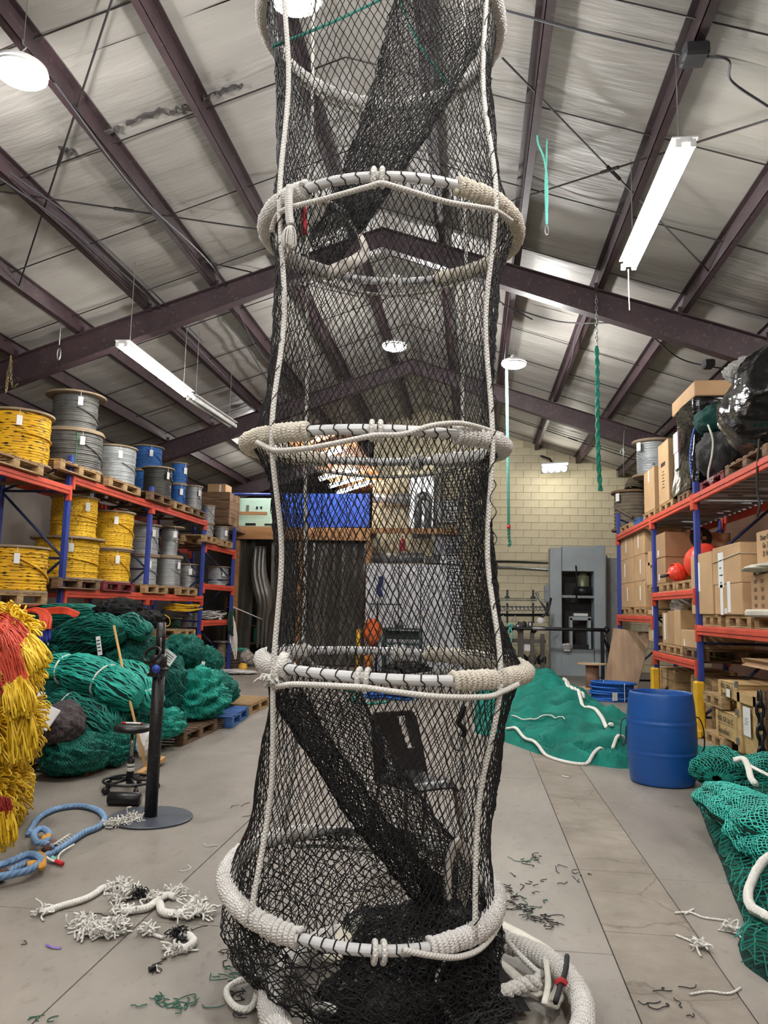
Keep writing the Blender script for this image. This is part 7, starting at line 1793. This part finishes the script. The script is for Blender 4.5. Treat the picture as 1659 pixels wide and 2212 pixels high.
# ================================================================== LINES AND CHAINS HANGING FROM THE ROOF
Yh = 10.62
t = thing('green_hanging_rope', 'thick twisted green rope hanging from a chain on the right', 'rope', PY(1297, 1062, Yh))
top = PY(1288, 640, Yh); top[2] = roof(top[0]) + .0; kk = PY(1289, 748, Yh); n = int((top[2] - kk[2]) / .055)
for k in range(n):
    b = np.linspace(0, 2 * PI, 12, endpoint=False); ax = A3(1, 0, 0) if k % 2 else A3(0, 1, 0); c = top * (1 - k / n) + kk * (k / n)
    MB().tube(c + np.cos(b)[:, None] * .016 * ax + np.sin(b)[:, None] * .036 * A3(0, 0, 1), .006, 5, closed=True).build('chain_link', GALV, t, True, w=True)
q = smoothpath([kk, PY(1290, 800, Yh), PY(1291, 900, Yh), PY(1293, 1000, Yh), PY(1297, 1060, Yh)], 10)
GTR = ropemat('green_hauling_rope', (40, 134, 112), (16, 74, 62), 14, 3)
m = MB()
for ph in (0, PI): m.tube(helix(q, .014, .3, 12, ph), .02, 7)
m.build('rope', GTR, t, True, w=True)
t = thing('thin_teal_rope', 'thin teal rope with a red whipping beside the netting', 'rope', PY(1100, 1172, 12.6)); Yh = 12.6
MB().tube([PY(1094, 800, Yh), PY(1097, 1000, Yh), PY(1099, 1136, Yh)], .024, 7).build('rope', TL, t, True, w=True); MB().tube([PY(1099, 1134, Yh), PY(1099, 1142, Yh)], .03, 7).build('red_whipping', mat('red_twine', (190, 40, 48)), t, True, w=True)
m = MB(); q = smoothpath([PY(1099, 1142, Yh), PY(1100, 1165, Yh), PY(1102, 1174, Yh), PY(1098, 1180, Yh)], 6)
for ph in (0, PI): m.tube(helix(q, .016, .12, 12, ph), .012, 6)
m.build('twisted_tail', GREEN_TWINE, t, True, w=True); MB().tube([PY(1093, 806, Yh), PY(1090, 775, Yh), PY(1094, 740, Yh)], .012, 6).build('hook_wire', GALV, t, True, w=True)
a = RP(1161, 292, .12, False); Yh = a[1]
t = thing('short_teal_strop', 'short teal strop with a steel link hung from a purlin', 'rope', PY(1180, 505, Yh))
MB().tube(smoothpath([a, PY(1163, 310, Yh), PY(1176, 345, Yh), PY(1182, 400, Yh), PY(1181, 484, Yh)], 6), .012, 6).build('strop', TL, t, True, w=True); MB().tube(smoothpath([PY(1182, 300, Yh), PY(1180, 360, Yh), PY(1178, 400, Yh), PY(1180, 484, Yh)], 6), .01, 6).build('strop', TL, t, True, w=True)
b = np.linspace(0, 2 * PI, 18, endpoint=False)[:, None]; MB().tube(PY(1181, 497, Yh) + np.cos(b) * A3(.018, .01, 0) + np.sin(b) * A3(0, 0, .05), .008, 6, closed=True).build('steel_link', GALV, t, True, w=True)
Yh = 10.5
t = thing('chain_hoist_hooks', 'loops of pale chain with a hook hanging on the left rafter', 'chain', PY(22, 845, Yh)); m_ = mat('brassy_chain', (150, 134, 96), .4, .5)
def chain_path(pts, name='link'):
    q = smoothpath(pts, 10); L = np.concatenate([[0], np.cumsum(np.linalg.norm(np.diff(q, axis=0), axis=1))]); n = int(L[-1] / .05)
    for k in range(n):
        s = L[-1] * (k + .5) / n; c = np.array([np.interp(s, L, q[:, i]) for i in range(3)]); e = np.array([np.interp(min(s + .01, L[-1]), L, q[:, i]) for i in range(3)]) - c; e /= np.linalg.norm(e) + 1e-9
        ax = np.cross(e, (0, 1, 0) if k % 2 else (1, 0, .3)); ax /= np.linalg.norm(ax) + 1e-9; bb = np.linspace(0, 2 * PI, 10, endpoint=False)[:, None]
        MB().tube(c + np.cos(bb) * .015 * ax + np.sin(bb) * .034 * e, .006, 4, closed=True).build(name, m_, t, True, w=True)
chain_path([PY(24, 768, Yh), PY(20, 800, Yh), PY(13, 846, Yh), PY(17, 800, Yh)]); chain_path([PY(24, 770, Yh), PY(24, 815, Yh), PY(28, 835, Yh), PY(38, 830, Yh)])
t = thing('wire_with_link', 'thin wire with a link hanging in front of the left rafter', 'wire', PY(128, 778, Yh - .1)); MB().tube([PY(137, 610, Yh - .1) * 1.0, PY(133, 680, Yh - .1), PY(128, 745, Yh - .1)], .008, 5).build('wire', GALV, t, True, w=True); b = np.linspace(0, 2 * PI, 16, endpoint=False)[:, None]
MB().tube(PY(127, 765, Yh - .1) + np.cos(b) * A3(.025, 0, 0) + np.sin(b) * A3(0, 0, .09), .012, 6, closed=True).build('link', GALV, t, True, w=True)
t = thing('wire_with_knot', 'thin wire with a knot hanging over the right rack reels', 'wire', PY(1347, 1030, 14.5)); MB().tube([PY(1349, 930, 14.5), PY(1346, 975, 14.5), PY(1348, 1030, 14.5)], .012, 5).build('wire', GALV, t, True, w=True); MB().tube(smoothpath([PY(1346, 968, 14.5), PY(1340, 976, 14.5), PY(1346, 982, 14.5), PY(1350, 974, 14.5)], 5), .012, 5).build('knot', GALV, t, True, w=True)

# ================================================================== BLUE MOORING ROPE WITH SHACKLES
BMR = ropemat('pale_blue_mooring_rope', (124, 158, 196), (66, 96, 140), 24, 3); OCH = mat('ochre_thimble', (214, 150, 50), .4, 0, .15, 9); BRS = mat('brown_sleeve', (86, 58, 46), .7)
t = thing('blue_mooring_rope', 'pale blue mooring rope with ochre thimbles by the yellow bales', 'rope', PZ(110, 1815))
fz = lambda L, z: smoothpath([PZ(x, y, z) for x, y in L], 8)
MB().tube(fz([(62, 1802), (82, 1768), (120, 1748), (170, 1741), (210, 1750), (226, 1768), (212, 1786), (180, 1800), (140, 1826), (112, 1842)], .022), .021, 9).build('rope', BMR, t, True, w=True)
MB().tube(fz([(112, 1842), (95, 1850), (70, 1858), (40, 1872), (-10, 1900)], .022), .021, 9).build('rope', BMR, t, True, w=True)
MB().tube(fz([(-10, 1872), (30, 1858), (60, 1846), (82, 1850), (88, 1862), (60, 1880), (20, 1890), (-20, 1898)], .06), .021, 9).build('rope', BMR, t, True, w=True)
MB().tube(fz([(112, 1832), (98, 1822), (78, 1818), (74, 1800), (90, 1790), (106, 1800), (100, 1818)], .05), .02, 9).build('rope', BMR, t, True, w=True)
for pts in ([(92, 1812), (100, 1812), (104, 1806)], [(58, 1868), (76, 1866), (90, 1872), (92, 1852), (84, 1846)]): MB().tube(fz(pts, .055), .021, 8).build('thimble', OCH, t, True, w=True)
for a, b_ in (((100, 1838), (116, 1824)), ((-8, 1896), (10, 1886))): MB().tube([PZ(*a, .04), PZ(*b_, .04)], .032, 9).build('sleeve', BRS, t, True, w=True)
for k in range(6):
    c = PZ(118 + k * 6, 1834 - k * 4, .03); b = np.linspace(0, 2 * PI, 16, endpoint=False)[:, None]; MB().tube(c + np.cos(b) * A3(.012, .03, 0) + np.sin(b) * A3(0, 0, .032), .005, 5, closed=True).build('whipping', WHITE_ROPE, t, True, w=True)
MB().tube(fz([(95, 1848), (110, 1858), (125, 1862), (132, 1864)], .02), .008, 6).tube(fz([(125, 1862), (128, 1846), (140, 1836), (160, 1824)], .02), .006, 6).build('thin_tail', WHITE_ROPE, t, True, w=True)
MB().tube(fz([(121, 1860), (135, 1866)], .02), .014, 7).build('red_tip', mat('red_twine', (190, 40, 48)), t, True, w=True); MB().tube(fz([(113, 1852), (122, 1861)], .02), .012, 7).build('green_tip', TL, t, True, w=True)

# ================================================================== ROPE SCRAPS ON THE FLOOR
def fray(mb, c, n, R, L=.055, r=.0052, up=.6):
    for i in range(n):
        d = rng.normal(0, 1, 3); d[2] = abs(d[2]) * up; d /= np.linalg.norm(d); o = np.array(c) + rng.normal(0, R * .4, 3) * (1, 1, .2); o[2] = max(o[2], .01)
        q = smoothpath([o, o + d * L * .5 + rng.normal(0, .012, 3), o + d * L * .8 + rng.normal(0, .018, 3) + (0, 0, -.01)], 3); q[:, 2] = np.maximum(q[:, 2], .006); mb.tube(q, r, 4)
    return mb
def scrap(label, pts, r=.018, frays=(), black=None, m=WHITE_ROPE):
    c = PZ(*pts[0]) if pts else PZ(*frays[0][0]); t = thing('rope_scrap', label, 'rope scrap', (c[0], c[1], 0), 0, 'white rope offcuts on the floor')
    if pts: MB().tube(smoothpath([PZ(x, y, r) for x, y in pts], 8), r, 9).build('rope', m, t, True, w=True)
    for (p, n, R) in frays: fray(MB(), PZ(*p, .015), n, R).build('frayed_strands', WHITE_ROPE, t, True, w=True)['kind'] = 'stuff'
    if black: fray(MB(), PZ(*black, .02), 40, .03, .05, .003).build('black_tip', BLACK_TWINE, t, True, w=True)['kind'] = 'stuff'
    return t
scrap('long white rope offcut with a frayed black tipped end', [(92, 1971), (130, 1958), (180, 1943), (206, 1930), (222, 1918), (242, 1914)], .017, (((250, 1915), 46, .05), ((262, 1938), 40, .05), ((280, 1925), 44, .05), ((92, 1971), 12, .02)), (300, 1932))
scrap('looped white rope offcut with frayed ends at the centre left', [(262, 1968), (290, 1966), (320, 1960), (340, 1945), (362, 1934), (378, 1938)], .019, (((262, 1966), 34, .04), ((330, 1940), 30, .04), ((382, 1930), 50, .05), ((430, 1970), 46, .05), ((400, 1978), 30, .04)))
scrap('curled white rope offcut touching the looped one', [(345, 1952), (352, 1970), (380, 1974), (410, 1968), (430, 1962), (415, 1948)], .021, (((425, 1955), 34, .04),))
scrap('white frayed tuft, left one of the pair', [], .02, (((172, 1996), 46, .05), ((195, 2012), 40, .045), ((185, 2002), 30, .04)))
scrap('white frayed tuft, right one of the pair', [], .02, (((224, 1996), 44, .05), ((240, 2008), 44, .05), ((252, 2004), 34, .045), ((226, 2018), 20, .04)))
scrap('tiny white rope end below the looped offcut', [(318, 2012), (330, 2018), (352, 2026)], .008, (((318, 2012), 16, .02),))
scrap('hooked white rope offcut with a black dipped end', [(390, 2020), (408, 2022), (418, 2034), (405, 2046), (385, 2052)], .019, (((382, 2052), 26, .03),), (382, 2018))
scrap('white rag like rope tuft on the edge of the stand plate', [], .02, (((240, 1782), 40, .05), ((262, 1778), 50, .06), ((282, 1768), 44, .05), ((292, 1772), 30, .04)))
scrap('pale Y shaped cord piece on the right floor', [(1458, 1972), (1490, 1971), (1520, 1982), (1572, 1989)], .006); scrap('short pale cord crossing the Y shaped one', [(1480, 1974), (1498, 1964)], .006)
scrap('white cord end with a knot near the bottom right', [(1460, 2020), (1490, 2032), (1515, 2046)], .006, (((1514, 2045), 14, .015),)); scrap('small white rope end by the right net', [(1568, 2006), (1580, 2008), (1588, 2014)], .012, (((1584, 2010), 14, .02),))
scrap('thin bent cord at the bottom right edge', [(1490, 2148), (1530, 2142), (1575, 2146), (1600, 2134)], .005)
scrap('white thread curl on the floor left of the trap', [(405, 1868), (412, 1875), (398, 1882), (388, 1881)], .003); scrap('white thread by the floor joint', [(440, 1822), (446, 1828), (470, 1826)], .003)
scrap('small white scrap on the bare floor strip', [(1214, 1676), (1222, 1678), (1230, 1680)], .006)
t = thing('orange_twine', 'knot of orange twine against the lowest hoop', 'twine', PZ(540, 1818)); OT = mat('orange_twine', (226, 96, 60), .6)
for i in range(5): MB().tube(smoothpath([PZ(520 + rng.uniform(0, 6), 1810 + rng.uniform(-2, 6), .01), PZ(535 + rng.uniform(-3, 3), 1814 + rng.uniform(-5, 5), .03), PZ(548, 1822 + rng.uniform(-4, 4), .02), PZ(558 + rng.uniform(-6, 6), 1826 + rng.uniform(-3, 8), .012)], 5), .006, 5).build('strand', OT, t, True, w=True)
tag(MB().tube(fz([(100, 2040), (112, 2046), (132, 2048)], .006), .006, 5, flat=.3).build('purple_strip', mat('purple_plastic', (120, 84, 190), .5), None, True), 'purple plastic strip on the floor at left', 'plastic strip')
t = thing('black_cap_scrap', 'short black sleeve with a white thread on the floor', 'rope scrap', PZ(330, 2092)); MB().tube(fz([(322, 2094), (336, 2090)], .012), .011, 8).build('sleeve', BLACK_PLASTIC, t, True, w=True); MB().tube(fz([(338, 2084), (340, 2096), (346, 2100)], .006), .003, 4).build('thread', WHITE_ROPE, t, True, w=True)
# twine clippings nobody could count
m = MB(); mg = MB()
def clip(cx, cy, sx, sy, n, mb):
    for i in range(n):
        p = PZ(cx + rng.normal(0, sx), cy + rng.normal(0, sy), .004); a = rng.uniform(0, 6.3); L = rng.uniform(.02, .11); q = [p]
        for k in range(4): a += rng.normal(0, 1.1); q.append(q[-1] + L / 3 * A3(math.cos(a), math.sin(a), rng.uniform(-.05, .12)))
        q = np.array(q); q[:, 2] = np.maximum(q[:, 2], .003); mb.tube(smoothpath(q, 3), .0022, 4)
for cx, cy, sx, sy, n in ((1135, 1962, 14, 6, 12), (1178, 1985, 10, 6, 18), (1150, 1860, 26, 8, 7), (1180, 1900, 40, 14, 8), (1110, 1930, 20, 10, 10), (1230, 1890, 20, 10, 6), (500, 2060, 12, 10, 10), (510, 2150, 16, 20, 8), (330, 2088, 10, 6, 2), (1440, 2150, 30, 20, 8), (515, 1750, 20, 10, 3), (330, 1990, 160, 60, 10)): clip(cx, cy, sx, sy, n, m)
for cx, cy, sx, sy, n in ((1140, 1955, 16, 8, 7), (1145, 1862, 14, 4, 6), (380, 2165, 26, 9, 14), (330, 2150, 20, 10, 6), (490, 2095, 20, 8, 8), (90, 2200, 20, 8, 3), (860, 1990, 60, 10, 8)): clip(cx, cy, sx, sy, n, mg)
tag(m.build('black_twine_clippings', BLACK_TWINE), 'black twine clippings scattered on the floor round the trap', 'clippings', None, 'stuff')
tag(mg.build('green_twine_clippings', mat('green_clipping', (40, 96, 76), .7)), 'green twine clippings scattered on the floor round the trap', 'clippings', None, 'stuff')
